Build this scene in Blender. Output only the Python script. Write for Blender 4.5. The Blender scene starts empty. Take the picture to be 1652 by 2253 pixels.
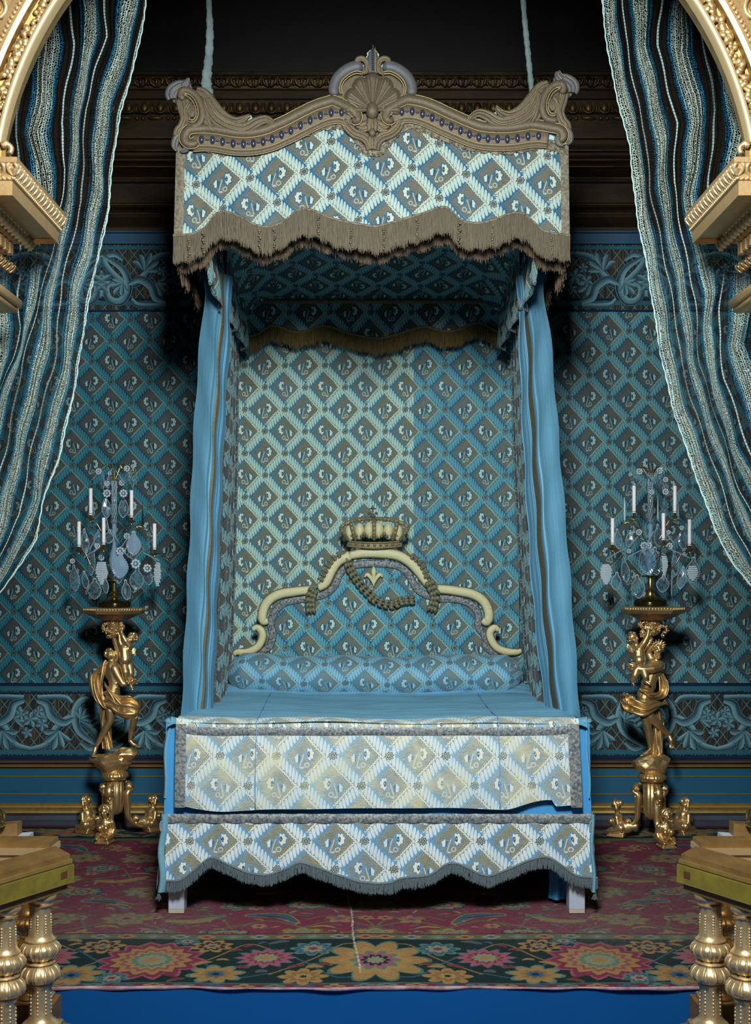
import bpy, bmesh, math, random
import numpy as np
from mathutils import Vector, Matrix, noise as mnoise

random.seed(7)
rng = np.random.default_rng(7)
PI = math.pi
C = bpy.context.scene.collection

# ------------------------------------------------------------------ camera
F = 2690.0            # focal length in pixels of the 1652 px wide frame
CX, HY = 826.0, 1270.0   # vanishing point of the depth axis
EYE = 1.5             # eye height above the alcove platform
cam_d = bpy.data.cameras.new('camera')
cam = bpy.data.objects.new('camera', cam_d)
C.objects.link(cam)
cam.location = (0, 0, EYE)
cam.rotation_euler = (PI / 2, 0, 0)
cam_d.sensor_fit = 'HORIZONTAL'
cam_d.sensor_width = 36.0
cam_d.lens = 36.0 * F / 1652.0
cam_d.shift_y = (HY - 1126.5) / 1652.0
cam_d.clip_end = 60
bpy.context.scene.camera = cam

# ------------------------------------------------------------------ world and lights
W = bpy.data.worlds.new('world'); bpy.context.scene.world = W
W.use_nodes = True
W.node_tree.nodes['Background'].inputs[0].default_value = (0.50, 0.62, 0.75, 1)
W.node_tree.nodes['Background'].inputs[1].default_value = 0.012


def area(name, loc, target, sx, sy, power, col=(1, 1, 1), spread=180):
    l = bpy.data.lights.new(name, 'AREA')
    l.shape = 'RECTANGLE'; l.size = sx; l.size_y = sy; l.energy = power; l.color = col
    l.spread = math.radians(spread)
    o = bpy.data.objects.new(name, l); C.objects.link(o)
    o.location = loc
    o.rotation_euler = (Vector(target) - Vector(loc)).to_track_quat('-Z', 'Y').to_euler()
    return o


area('studio_lamp', (0.04, 1.8, 3.2), (0, 6.6, 1.0), 0.5, 0.7, 128, (0.98, 1.0, 0.98), 130)
area('fill_light_left', (-2.6, -1.2, 2.2), (0.4, 6.5, 1.5), 1.2, 1.6, 4, (0.95, 0.98, 1.0))  # weak fill lamp added out of view on the left, no window there
area('fill_light_right', (2.6, -1.2, 2.2), (-0.4, 6.5, 1.5), 1.2, 1.6, 7, (0.95, 0.98, 1.0))  # matching added fill from the right, slightly stronger, not a window
vs = bpy.context.scene.view_settings
vs.view_transform = 'Standard'; vs.look = 'None'; vs.gamma = 1.0; vs.use_curve_mapping = False
vs.exposure = 0.0
bpy.context.scene.cycles.max_bounces = 8
bpy.context.scene.cycles.transparent_max_bounces = 24
bpy.context.scene.cycles.sample_clamp_indirect = 4.0

# ------------------------------------------------------------------ small helpers


def P(px, py, D):
    return ((px - CX) / F * D, D, EYE - (py - HY) / F * D)


def PX(px, D): return (px - CX) / F * D
def PZ(py, D): return EYE - (py - HY) / F * D


def lin(c):
    c = c / 255.0
    return c / 12.92 if c <= 0.04045 else ((c + 0.055) / 1.055) ** 2.4


def rgb(r, g, b, k=1.0): return (lin(r) * k, lin(g) * k, lin(b) * k, 1.0)


def interp(pts, x):
    xs = [p[0] for p in pts]; ys = [p[1] for p in pts]
    return np.interp(x, xs, ys)


def smooth_path(pts, n=8, closed=False):
    """Catmull-Rom through pts (any dimension)."""
    P_ = [np.array(p, float) for p in pts]
    if len(P_) < 3 and not closed:
        return [tuple(P_[0] + (P_[-1] - P_[0]) * t) for t in np.linspace(0, 1, n + 1)]
    out = []
    N = len(P_)
    rng_ = range(N) if closed else range(N - 1)
    for i in rng_:
        if closed:
            a, b, c, d = P_[(i - 1) % N], P_[i], P_[(i + 1) % N], P_[(i + 2) % N]
        else:
            a = P_[i - 1] if i > 0 else 2 * P_[0] - P_[1]
            b, c = P_[i], P_[i + 1]
            d = P_[i + 2] if i + 2 < N else 2 * P_[-1] - P_[-2]
        for k in range(n):
            t = k / n
            out.append(tuple(0.5 * ((2 * b) + (c - a) * t + (2 * a - 5 * b + 4 * c - d) * t * t + (3 * b - a - 3 * c + d) * t ** 3)))
    if not closed:
        out.append(tuple(P_[-1]))
    return out


class MB:
    """collects vertices and faces, builds ONE mesh"""
    def __init__(s):
        s.v = []; s.f = []; s.uv = []; s.has_uv = False; s.flat = False

    def add(s, v, f, uv=None):
        o = len(s.v)
        s.v.extend(v)
        s.f.extend([tuple(i + o for i in q) for q in f])
        s.uv.extend(uv if uv is not None else [(0, 0)] * len(v))
        if uv is not None: s.has_uv = True
        return s

    def tf(s, M, start=0):
        for i in range(start, len(s.v)):
            s.v[i] = tuple(M @ Vector(s.v[i]))
        return s

    def join(s, o, M=None):
        v = o.v if M is None else [tuple(M @ Vector(p)) for p in o.v]
        off = len(s.v); s.v.extend(v); s.f.extend([tuple(i + off for i in q) for q in o.f]); s.uv.extend(o.uv)
        s.has_uv = s.has_uv or o.has_uv
        return s

    def box(s, x0, x1, y0, y1, z0, z1, bev=0.0):
        if bev <= 0:
            v = [(x, y, z) for x in (x0, x1) for y in (y0, y1) for z in (z0, z1)]
            f = [(0, 1, 3, 2), (4, 6, 7, 5), (0, 4, 5, 1), (2, 3, 7, 6), (0, 2, 6, 4), (1, 5, 7, 3)]
            return s.add(v, f)
        b = bev
        # chamfered box through three stacked octagonal-ish rings
        v = []; f = []
        def ring(z, i):
            r = [(x0 + i + b, y0 + i), (x1 - i - b, y0 + i), (x1 - i, y0 + i + b), (x1 - i, y1 - i - b), (x1 - i - b, y1 - i), (x0 + i + b, y1 - i), (x0 + i, y1 - i - b), (x0 + i, y0 + i + b)]
            v.extend([(p[0], p[1], z) for p in r])
        ring(z0, b * .7); ring(z0 + b, 0); ring(z1 - b, 0); ring(z1, b * .7)
        for k in range(3):
            for j in range(8):
                a = k * 8 + j; c = k * 8 + (j + 1) % 8
                f.append((a, c, c + 8, a + 8))
        f.append(tuple(range(7, -1, -1))); f.append(tuple(range(24, 32)))
        return s.add(v, f)

    def build(s, name, mat, parent=None, smooth=True, loc=None):
        me = bpy.data.meshes.new(name)
        me.from_pydata(s.v, [], s.f)
        if s.has_uv:
            l = me.uv_layers.new(name='UVMap')
            li = np.zeros(len(me.loops), dtype=np.int32); me.loops.foreach_get('vertex_index', li)
            uv = np.array(s.uv, dtype=np.float32)[li]
            l.data.foreach_set('uv', uv.ravel())
        me.materials.append(mat)
        if smooth:
            me.polygons.foreach_set('use_smooth', [True] * len(me.polygons))
        me.update()
        o = bpy.data.objects.new(name, me); C.objects.link(o)
        if parent is not None:
            o.parent = parent
            o.matrix_parent_inverse = Matrix.Translation(parent.location).inverted() if loc is None else Matrix()
        if loc is not None: o.location = loc
        return o


def tag(o, label=None, cat=None, group=None, kind=None):
    if label: o['label'] = label
    if cat: o['category'] = cat
    if group: o['group'] = group
    if kind: o['kind'] = kind
    return o


def empty(name, loc, label=None, cat=None, group=None, kind=None):
    o = bpy.data.objects.new(name, None); C.objects.link(o); o.location = loc
    o.empty_display_size = .05
    return tag(o, label, cat, group, kind)


def struct(o): o['kind'] = 'structure'; return o


def copy_tree(o, parent=None):
    c = o.copy(); C.objects.link(c); c.parent = parent
    for ch in list(o.children): copy_tree(ch, c)
    return c


def autosmooth(o, deg=40):
    me = o.data
    me.polygons.foreach_set('use_smooth', [True] * len(me.polygons))
    try:
        me.set_sharp_from_angle(angle=math.radians(deg))
    except Exception:
        pass
    return o


def sheet(nu, nv, f, closed_u=False):
    """f(u,v) -> (xyz, uv); returns MB"""
    m = MB(); v = []; uv = []; fc = []
    for j in range(nv + 1):
        for i in range(nu + 1):
            p, t = f(i / nu, j / nv); v.append(tuple(p)); uv.append(t)
    for j in range(nv):
        for i in range(nu):
            a = j * (nu + 1) + i
            fc.append((a, a + 1, a + nu + 2, a + nu + 1))
    return m.add(v, fc, uv)


def lathe(prof, n=24, c=(0, 0, 0), rf=None, cap=True, a0=0.0):
    """prof: list (r,z); rf(angle,k,r,z)->r"""
    v = []; f = []
    for k, (r, z) in enumerate(prof):
        for i in range(n):
            a = a0 + 2 * PI * i / n
            rr = rf(a, k / (len(prof) - 1), r, z) if rf else r
            v.append((c[0] + rr * math.cos(a), c[1] + rr * math.sin(a), c[2] + z))
    for k in range(len(prof) - 1):
        for i in range(n):
            a = k * n + i; b = k * n + (i + 1) % n
            f.append((a, b, b + n, a + n))
    if cap:
        f.append(tuple(range(n - 1, -1, -1))); f.append(tuple(range((len(prof) - 1) * n, len(prof) * n)))
    m = MB(); return m.add(v, f)


def tube(pts, rad, n=8, flat=1.0, up=(0, 1, 0), cap=True, twist=0.0, ridges=0, rdepth=0.0):
    """tube through pts; rad float or list; flat scales the thickness along 'up'."""
    pts = [Vector(p) for p in pts]; N = len(pts); up = Vector(up)
    v = []; f = []
    for k, p in enumerate(pts):
        d = pts[min(k + 1, N - 1)] - pts[max(k - 1, 0)]
        if d.length < 1e-9: d = Vector((0, 0, 1))
        d.normalize()
        s = d.cross(up)
        if s.length < 1e-4: s = d.cross(Vector((1, 0, 0)))
        s.normalize(); w = s.cross(d).normalized()
        r = rad[k] if hasattr(rad, '__len__') else rad
        for i in range(n):
            a = 2 * PI * i / n + twist * k
            rr = r * (1 + (rdepth * math.cos(ridges * a) if ridges else 0))
            v.append(tuple(p + s * (math.cos(a) * rr) + w * (math.sin(a) * rr * flat)))
    for k in range(N - 1):
        for i in range(n):
            a = k * n + i; b = k * n + (i + 1) % n
            f.append((a, b, b + n, a + n))
    if cap:
        f.append(tuple(range(n - 1, -1, -1))); f.append(tuple(range((N - 1) * n, N * n)))
    m = MB(); return m.add(v, f)


def ball(c, r, nu=10, nv=7, sc=(1, 1, 1), rot=None):
    v = [(0, 0, r * sc[2])]; f = []
    for j in range(1, nv):
        t = PI * j / nv
        for i in range(nu):
            a = 2 * PI * i / nu
            v.append((r * math.sin(t) * math.cos(a) * sc[0], r * math.sin(t) * math.sin(a) * sc[1], r * math.cos(t) * sc[2]))
    v.append((0, 0, -r * sc[2]))
    for i in range(nu): f.append((0, 1 + i, 1 + (i + 1) % nu))
    for j in range(nv - 2):
        for i in range(nu):
            a = 1 + j * nu + i; b = 1 + j * nu + (i + 1) % nu
            f.append((a, a + nu, b + nu, b))
    l = len(v) - 1; o = 1 + (nv - 2) * nu
    for i in range(nu): f.append((l, o + (i + 1) % nu, o + i))
    M = Matrix.Translation(c) @ (rot.to_4x4() if rot is not None else Matrix())
    v = [tuple(M @ Vector(p)) for p in v]
    m = MB(); return m.add(v, f)


def plate(outline, y0, y1, bevel=0.0):
    """outline in (x,z); solid slab between depths y0 (front) and y1 (back)"""
    from mathutils.geometry import tessellate_polygon
    n = len(outline)
    v = [(x, y0, z) for x, z in outline]
    f = [tuple(t) for t in tessellate_polygon([[Vector((x, z, 0)) for x, z in outline]])]
    v2 = [(x, y1, z) for x, y, z in v]
    F_ = list(f) + [tuple(i + n for i in reversed(t)) for t in f]
    # side walls
    for i in range(n):
        j = (i + 1) % n
        F_.append((i, j, j + n, i + n))
    m = MB(); return m.add(v + v2, F_)


# ------------------------------------------------------------------ node expressions
class NB:
    def __init__(s, tree): s.t = tree
    def new(s, typ, **kw):
        n = s.t.nodes.new(typ)
        for k, v in kw.items(): setattr(n, k, v)
        return n
    def put(s, sock, val):
        if isinstance(val, E): s.t.links.new(val.s, sock)
        elif hasattr(val, 'is_output'): s.t.links.new(val, sock)
        else: sock.default_value = val
    def m(s, op, *a, clamp=False):
        n = s.new('ShaderNodeMath', operation=op); n.use_clamp = clamp
        for i, x in enumerate(a): s.put(n.inputs[i], x)
        return E(s, n.outputs[0])
    def mix(s, fac, a, b):
        n = s.new('ShaderNodeMix', data_type='RGBA')
        s.put(n.inputs[0], fac); s.put(n.inputs[6], a); s.put(n.inputs[7], b)
        return E(s, n.outputs[2])
    def sep(s, vec):
        n = s.new('ShaderNodeSeparateXYZ'); s.put(n.inputs[0], vec)
        return [E(s, n.outputs[i]) for i in range(3)]
    def comb(s, x, y, z=0.0):
        n = s.new('ShaderNodeCombineXYZ')
        for i, q in enumerate((x, y, z)): s.put(n.inputs[i], q)
        return E(s, n.outputs[0])
    def noise(s, vec, scale, detail=2.0, rough=0.5):
        n = s.new('ShaderNodeTexNoise'); s.put(n.inputs['Vector'], vec)
        n.inputs['Scale'].default_value = scale; n.inputs['Detail'].default_value = detail; n.inputs['Roughness'].default_value = rough
        return E(s, n.outputs[0])
    def uv(s):
        n = s.new('ShaderNodeTexCoord'); return E(s, n.outputs['UV'])
    def obj(s):
        n = s.new('ShaderNodeTexCoord'); return E(s, n.outputs['Object'])
    def step(s, edge, x, w):   # 0 below edge, 1 above, soft width w
        return ((x - edge) / w + 0.5).clamp()


class E:
    def __init__(s, nb, sock): s.n = nb; s.s = sock
    def _b(s, op, o, r=False): return s.n.m(op, o, s) if r else s.n.m(op, s, o)
    def __add__(s, o): return s._b('ADD', o)
    __radd__ = __add__
    def __sub__(s, o): return s._b('SUBTRACT', o)
    def __rsub__(s, o): return s._b('SUBTRACT', o, True)
    def __mul__(s, o): return s._b('MULTIPLY', o)
    __rmul__ = __mul__
    def __truediv__(s, o): return s._b('DIVIDE', o)
    def frac(s): return s.n.m('FRACT', s)
    def floor(s): return s.n.m('FLOOR', s)
    def abs(s): return s.n.m('ABSOLUTE', s)
    def sin(s): return s.n.m('SINE', s)
    def sqrt(s): return s.n.m('SQRT', s)
    def pow(s, e): return s.n.m('POWER', s, e)
    def lt(s, o): return s.n.m('LESS_THAN', s, o)
    def gt(s, o): return s.n.m('GREATER_THAN', s, o)
    def min(s, o): return s.n.m('MINIMUM', s, o)
    def max(s, o): return s.n.m('MAXIMUM', s, o)
    def clamp(s): return s.n.m('ADD', s, 0.0, clamp=True)


def new_mat(name):
    m = bpy.data.materials.new(name); m.use_nodes = True
    nt = m.node_tree; b = nt.nodes['Principled BSDF']
    return m, NB(nt), b


def simple(name, col, rough=0.6, metal=0.0, bump=0.0, bscale=60, var=0.0, vscale=8, spec=0.5, sheen=0.0, vcol=None, stretch=(1, 1, 1), bdist=0.002):
    m, nb, b = new_mat(name)
    b.inputs['Base Color'].default_value = col
    b.inputs['Roughness'].default_value = rough
    b.inputs['Metallic'].default_value = metal
    b.inputs['Specular IOR Level'].default_value = spec
    if sheen: b.inputs['Sheen Weight'].default_value = sheen
    if bump or var:
        o = nb.obj(); mp = nb.new('ShaderNodeMapping'); nb.put(mp.inputs[0], o); mp.inputs['Scale'].default_value = stretch
        vec = E(nb, mp.outputs[0])
    if var:
        n = nb.noise(vec, vscale, 4, .6)
        c2 = vcol if vcol else tuple(c * .45 for c in col[:3]) + (1,)
        nb.put(b.inputs['Base Color'], nb.mix(((n - 0.5) * (2.2 * var) + var * .5).clamp(), col, c2))
    if bump:
        bn = nb.new('ShaderNodeBump'); bn.inputs['Strength'].default_value = bump; bn.inputs['Distance'].default_value = bdist
        nb.put(bn.inputs['Height'], nb.noise(vec, bscale, 3, .6)); nb.put(b.inputs['Normal'], bn.outputs[0])
    return m


# ------------------------------------------------------------------ the brocade weave
def make_brocade_group():
    g = bpy.data.node_groups.new('brocade_weave', 'ShaderNodeTree')
    I = g.interface
    I.new_socket('Vector', in_out='INPUT', socket_type='NodeSocketVector')
    for nm in ('Rib', 'Shade', 'Ground', 'Gold', 'Pale'):
        I.new_socket(nm, in_out='INPUT', socket_type='NodeSocketColor')
    I.new_socket('Color', in_out='OUTPUT', socket_type='NodeSocketColor')
    I.new_socket('Height', in_out='OUTPUT', socket_type='NodeSocketFloat')
    nb = NB(g)
    gi = nb.new('NodeGroupInput'); go = nb.new('NodeGroupOutput')
    vec = E(nb, gi.outputs[0])
    rib, shade, ground, gold, pale = [E(nb, gi.outputs[i]) for i in range(1, 6)]
    wob = nb.noise(vec, 3.0, 1)
    wob2 = nb.noise(vec, 14.0, 1)
    X, Z, _ = nb.sep(vec)
    X = X + (wob - .5) * .05
    Z = Z + (wob2 - .5) * .03
    p = X + Z; q = X - Z
    fp = p.frac(); fq = q.frac()
    dp = fp - (fp + .5).floor(); dq = fq - (fq + .5).floor()
    # thread texture of the ground
    th = nb.noise(nb.comb(X * 2.2, Z * 46.0), 4.0, 2)
    dots = ((X * 150.0).sin() * (Z * 120.0).sin())
    lx0 = ((fp + fq) - 1.0) * .5
    lz = (fp - fq) * .55
    a1 = (fp - .5).abs(); a2 = (fq - .5).abs()
    hatch = (a1.max(a2)).gt(.27) * dots.gt(0.05)
    col = nb.mix((th - .42) * 3.0, ground, gold)
    nbm = nb.mix(hatch * .55, col, gold)
    # second dark dot inside hatch
    dark = nb.mix(.62, ground, (0, 0, 0, 1))
    col = nb.mix((a1.max(a2)).gt(.27) * dots.lt(-.25) * .45, nbm, dark)
    # flower
    par = (p.floor() - q.floor()) * .5
    odd = (par - par.floor()).gt(.25)
    sgn = odd * 2.0 - 1.0
    lx = lx0 * sgn
    def lobed(cx, cz, rx, rz, lob, amp, ph=0.0):
        dx = (lx - cx) / rx; dz = (lz - cz) / rz
        r = (dx * dx + dz * dz).sqrt()
        th_ = nb.m('ARCTAN2', dz, dx)
        return r / (((th_ * lob + ph).sin()) * amp + 1.0), dx, dz
    r1, dx1, dz1 = lobed(-.085, .035, .092, .135, 7.0, .13)
    r2, dx2, dz2 = lobed(.125, -.045, .062, .10, 5.0, .14)
    darkb = nb.mix(.5, shade, (0.002, 0.01, 0.02, 1))
    col = nb.mix(r1.lt(1.0), col, shade)
    col = nb.mix(r1.lt(.90) * dx1.lt(.52), col, darkb)
    col = nb.mix(r1.lt(.80) * dx1.lt(.44), col, pale)
    rc = ((dx1 - .16) * (dx1 - .16) * 2.6 + dz1 * dz1 * 1.1 + dots * .05).sqrt()
    col = nb.mix(rc.lt(.42), col, dark)
    col = nb.mix(rc.lt(.16), col, gold)
    col = nb.mix(r2.lt(1.0), col, shade)
    col = nb.mix(r2.lt(.80), col, darkb)
    col = nb.mix(r2.lt(.74) * dx2.gt(-.2), col, pale)
    col = nb.mix(r2.lt(.78) * (dx2 + .35).abs().lt(.16), col, darkb)
    # stem and ring
    stem = (lx - .03 + lz * .25).abs().lt(.009) * lz.lt(.04) * lz.gt(-.20)
    dxr = lx + .03; dzr = lz + .165
    rr = (dxr * dxr + dzr * dzr * .8).sqrt()
    ring = (rr - .036).abs().lt(.009)
    dxl = lx - .045; dzl = lz + .215
    leaf = (dxl * dxl * .5 + dzl * dzl * 1.6 + dots * .0002).sqrt().lt(.026)
    pal2 = nb.mix(.35, pale, shade)
    col = nb.mix(stem.max(ring).max(leaf), col, pal2)
    # the two ribbed bands of the lattice
    def band(col, s, t, k, n, ph):
        wv = ((t * (2 * PI * n * 1.6) + ph).sin()) * .012
        zig = ((t * n * 1.6).frac() - .5).abs() * .05
        inb = t.gt(.055) * t.lt(.945)
        # pale serrated selvedge on the left
        e = (s + .148)
        ser = (e - zig + .012).abs().lt(.019) * inb
        col = nb.mix(ser, col, nb.mix(.35, rib, pale))
        # blue shade and the wavy line on the right
        sh2 = (s - .205 + wv * 1.4).abs().lt(.013) * inb
        col = nb.mix(sh2 * .8, col, shade)
        sh = s.gt(0.0) * (s + wv).lt(.155) * inb
        col = nb.mix(sh, col, shade)
        lf = s.lt(0.0) * (s + .135 - zig).gt(0.0) * inb
        col = nb.mix(lf, col, nb.mix(.6, rib, dark))
        f = ((t + s * k) * n + ph * .1).frac()
        a = (f - .5).abs() * 2.0
        ss = (s / .118).abs()
        lim = (1.0 - ss * ss * ss).max(0.0).sqrt() * nb.m('ADD', s.lt(0.0) * .09, .84)
        ribm = a.lt(lim) * inb
        rc_ = nb.mix((a * .9 + s * 4.0 - .35).clamp() * .45, rib, shade)
        col = nb.mix(ribm, col, rc_)
        return col, ribm
    col, h1 = band(col, dq, fp, .55, 9.0, 0.0)
    col, h2 = band(col, dp, fq, .75, 9.0, 1.3)
    # rosette at the crossings
    ddx = (dp + dq) * .5; ddz = (dp - dq) * .55
    rr = (ddx * ddx + ddz * ddz).sqrt()
    tt = nb.m('ARCTAN2', ddz, ddx)
    ros = (rr / ((tt * 8.0).sin() * .14 + 1.0)).lt(.074)
    bronze = nb.mix(.45, dark, gold)
    col = nb.mix(ros, col, nb.mix(dots.gt(0.0), bronze, dark))
    col = nb.mix((rr - .048).abs().lt(.008) * (tt * 8.0).sin().gt(0.0), col, nb.mix(.5, gold, pale))
    col = nb.mix(rr.lt(.022), col, shade)
    g.links.new(col.s, go.inputs[0])
    g.links.new(h1.max(h2).s, go.inputs[1])
    return g


BROCADE = make_brocade_group()


def brocade(name, rib, shade, ground, gold, pale, rough=.62, wear=0.0, wearcol=None, fold=None, sheen=.15):
    m, nb, b = new_mat(name)
    uv = nb.uv()
    g = nb.new('ShaderNodeGroup'); g.node_tree = BROCADE
    nb.put(g.inputs[0], uv)
    for i, c in enumerate((rib, shade, ground, gold, pale)): g.inputs[i + 1].default_value = c
    col = E(nb, g.outputs[0])
    if wear:
        n = nb.noise(uv, 1.6, 3, .6)
        n2 = nb.noise(nb.comb(nb.sep(uv)[0] * 3.0, nb.sep(uv)[1] * 30.0), 3.0, 3, .7)
        k = ((n + n2 * .6 - .78) * 6.0).clamp() * wear
        col = nb.mix(k, col, wearcol)
    # slow differences in fading
    n3 = nb.noise(uv, .7, 2, .5)
    col = nb.mix(((n3 - .5) * 1.3).clamp() * .5, col, shade)
    nb.put(b.inputs['Base Color'], col)
    b.inputs['Roughness'].default_value = rough
    b.inputs['Specular IOR Level'].default_value = .25
    b.inputs['Sheen Weight'].default_value = sheen
    return m
# ------------------------------------------------------------------ materials
BR_VAL = brocade('brocade_valance', rgb(166, 188, 178), rgb(20, 88, 122), rgb(80, 84, 76), rgb(122, 118, 92), rgb(174, 190, 178))
BR_BACK = brocade('brocade_faded', rgb(166, 204, 192), rgb(38, 110, 140), rgb(88, 98, 86), rgb(132, 130, 94), rgb(196, 216, 200))
BR_BLUE = brocade('brocade_unfaded', rgb(84, 154, 170), rgb(14, 88, 122), rgb(82, 98, 92), rgb(130, 130, 98), rgb(170, 210, 205))
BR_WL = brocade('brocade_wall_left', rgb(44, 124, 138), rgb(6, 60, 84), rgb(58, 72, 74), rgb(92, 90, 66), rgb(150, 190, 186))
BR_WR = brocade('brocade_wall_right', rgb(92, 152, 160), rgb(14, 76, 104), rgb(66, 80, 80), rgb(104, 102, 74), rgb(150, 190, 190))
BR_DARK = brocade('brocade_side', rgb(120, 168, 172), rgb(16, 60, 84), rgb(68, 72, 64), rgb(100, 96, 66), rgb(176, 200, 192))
BR_COV = brocade('brocade_coverlet', rgb(196, 212, 214), rgb(120, 166, 196), rgb(126, 140, 144), rgb(186, 186, 150), rgb(206, 214, 208), wear=.5, wearcol=rgb(212, 208, 160))
BR_SKIRT = brocade('brocade_skirt', rgb(206, 222, 224), rgb(96, 152, 196), rgb(108, 118, 114), rgb(176, 170, 126), rgb(214, 224, 220))
BR_BOL = brocade('brocade_veiled', rgb(124, 178, 200), rgb(66, 128, 160), rgb(92, 122, 130), rgb(122, 130, 112), rgb(150, 190, 205))

GOLD = simple('carved_gilding', (0.80, 0.60, 0.28, 1), rough=.37, metal=.82, bump=.35, bscale=90, var=.5, vscale=26, vcol=(0.46, 0.24, 0.10, 1))
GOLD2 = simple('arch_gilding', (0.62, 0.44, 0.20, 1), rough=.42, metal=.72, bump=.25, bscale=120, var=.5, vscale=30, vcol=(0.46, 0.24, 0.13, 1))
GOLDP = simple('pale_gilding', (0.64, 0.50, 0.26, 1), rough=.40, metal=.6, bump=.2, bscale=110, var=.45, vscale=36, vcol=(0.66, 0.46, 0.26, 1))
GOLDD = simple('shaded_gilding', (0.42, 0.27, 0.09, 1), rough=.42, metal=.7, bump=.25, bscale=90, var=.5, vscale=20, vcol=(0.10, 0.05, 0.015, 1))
BRASS = simple('old_brass', (0.48, 0.36, 0.13, 1), rough=.22, metal=.95, var=.4, vscale=40, vcol=(0.14, 0.10, 0.04, 1))
BARE = simple('dark_bronzed_base', (0.06, 0.05, 0.02, 1), rough=.15, metal=.8)
SILVERGOLD = simple('gimp_braid', rgb(140, 134, 112), rough=.6, metal=.15, bump=.8, bscale=160, var=1.2, vscale=80, vcol=rgb(78, 72, 58))
GIMP = simple('crest_embroidery', rgb(116, 104, 82), rough=.5, metal=.25, bump=.7, bscale=180, var=.7, vscale=70, vcol=rgb(72, 66, 58), stretch=(3, 3, .5))
GIMPHI = simple('crest_cord', rgb(162, 146, 100), rough=.45, metal=.3, bump=.6, bscale=300)
GIMPB = simple('crest_grey_silk', rgb(92, 96, 102), rough=.55, metal=.1, bump=.5, bscale=150, var=.6, vscale=60, vcol=rgb(70, 68, 62))
PALEBLUE = simple('pale_blue_silk_backing', rgb(165, 205, 210), rough=.6, var=.3, vscale=20, vcol=rgb(130, 170, 175))
CAB = simple('dark_cabochon', rgb(52, 60, 80), rough=.22, metal=.1, spec=.8)
LACE = simple('metal_lace', rgb(164, 166, 158), rough=.5, metal=.15, bump=1.0, bscale=140, var=1.3, vscale=85, vcol=rgb(66, 84, 98))
LACEG = simple('gold_lace', rgb(132, 118, 82), rough=.5, metal=.2, bump=1.0, bscale=240, var=1.0, vscale=150, vcol=rgb(74, 66, 44))
CREAM = simple('cream_satin_embroidery', rgb(206, 204, 158), rough=.5, bump=.5, bscale=90, var=.4, vscale=40, vcol=rgb(160, 160, 124), stretch=(1, 1, 3))
WHITE_GREY = simple('grey_white_paint', rgb(176, 186, 205), rough=.7, bump=.3, bscale=60, stretch=(.4, 1, 4), var=.3, vscale=30, vcol=rgb(140, 150, 176))
BLUECLOTH = simple('blue_wool_cloth', rgb(64, 148, 206), rough=.9, bump=.3, bscale=8, bdist=.01, var=.2, vscale=3, vcol=rgb(52, 128, 188))
LINING = simple('pale_blue_lining', rgb(108, 164, 186), rough=.8, bump=.6, bscale=9, bdist=.01, var=.4, vscale=9, vcol=rgb(70, 124, 150))
STEPBLUE = simple('step_blue_cloth', rgb(12, 80, 142), rough=.95, bump=.3, bscale=300, var=.35, vscale=2.5, vcol=rgb(8, 66, 124), spec=.1)
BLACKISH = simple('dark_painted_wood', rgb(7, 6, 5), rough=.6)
CORN = simple('cornice_bronze', rgb(58, 43, 18), rough=.5, metal=.45, bump=.4, bscale=60, var=.9, vscale=9, vcol=rgb(14, 10, 6), stretch=(.3, 1, 1))
CORNG = simple('cornice_gilt_line', rgb(104, 80, 36), rough=.45, metal=.6, var=1.1, vscale=10, vcol=rgb(40, 28, 12), stretch=(.6, 1, 1))
DADO = simple('dado_blue_paint', rgb(26, 96, 130), rough=.5, var=.5, vscale=3, vcol=rgb(16, 74, 110), stretch=(.4, 1, 1))
DADOG = simple('dado_gilt_line', rgb(176, 150, 88), rough=.4, metal=.5, var=.4, vscale=30, vcol=rgb(104, 84, 46))
DADOM = simple('skirting_marbled', rgb(60, 78, 96), rough=.5, var=1.0, vscale=12, vcol=rgb(60, 50, 56), stretch=(.3, 1, 1))
WAX = simple('white_wax', rgb(252, 252, 255), rough=.5)
WAX.node_tree.nodes['Principled BSDF'].inputs['Subsurface Weight'].default_value = 0.0
WOODG = simple('worn_gilt_wood', rgb(150, 120, 66), rough=.5, metal=.3, bump=.3, bscale=40, var=.8, vscale=14, vcol=rgb(104, 70, 40), stretch=(1, .6, 1))
BALG = simple('baluster_gilding', (0.80, 0.62, 0.34, 1), rough=.36, metal=.72, bump=.25, bscale=120, var=.5, vscale=30, vcol=(0.42, 0.24, 0.10, 1))
VELVET = simple('olive_velvet_band', rgb(126, 118, 14), rough=.85, var=.9, vscale=14, vcol=rgb(92, 72, 10), sheen=.1, bump=.3, bscale=80)
ROPE = simple('wrapped_linen', rgb(128, 150, 148), rough=.85, bump=.8, bscale=26, bdist=.008, var=.6, vscale=16, vcol=rgb(84, 104, 106))
FRINGE = simple('fringe_thread', rgb(116, 106, 84), rough=.6, metal=.1, var=1.0, vscale=60, vcol=rgb(84, 80, 70), stretch=(6, 1, .2))
FRINGE2 = simple('inner_fringe_thread', rgb(124, 104, 80), rough=.6, metal=.1, var=1.0, vscale=60, vcol=rgb(74, 60, 50), stretch=(6, 1, .2))
FRINGEG = simple('gold_fringe_thread', rgb(138, 116, 60), rough=.5, metal=.25, var=1.0, vscale=60, vcol=rgb(76, 60, 34), stretch=(6, 1, .2))
FRINGEB = simple('grey_blue_fringe', rgb(104, 120, 128), rough=.75, var=.8, vscale=60, vcol=rgb(74, 90, 98), stretch=(6, 1, .2))


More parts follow.
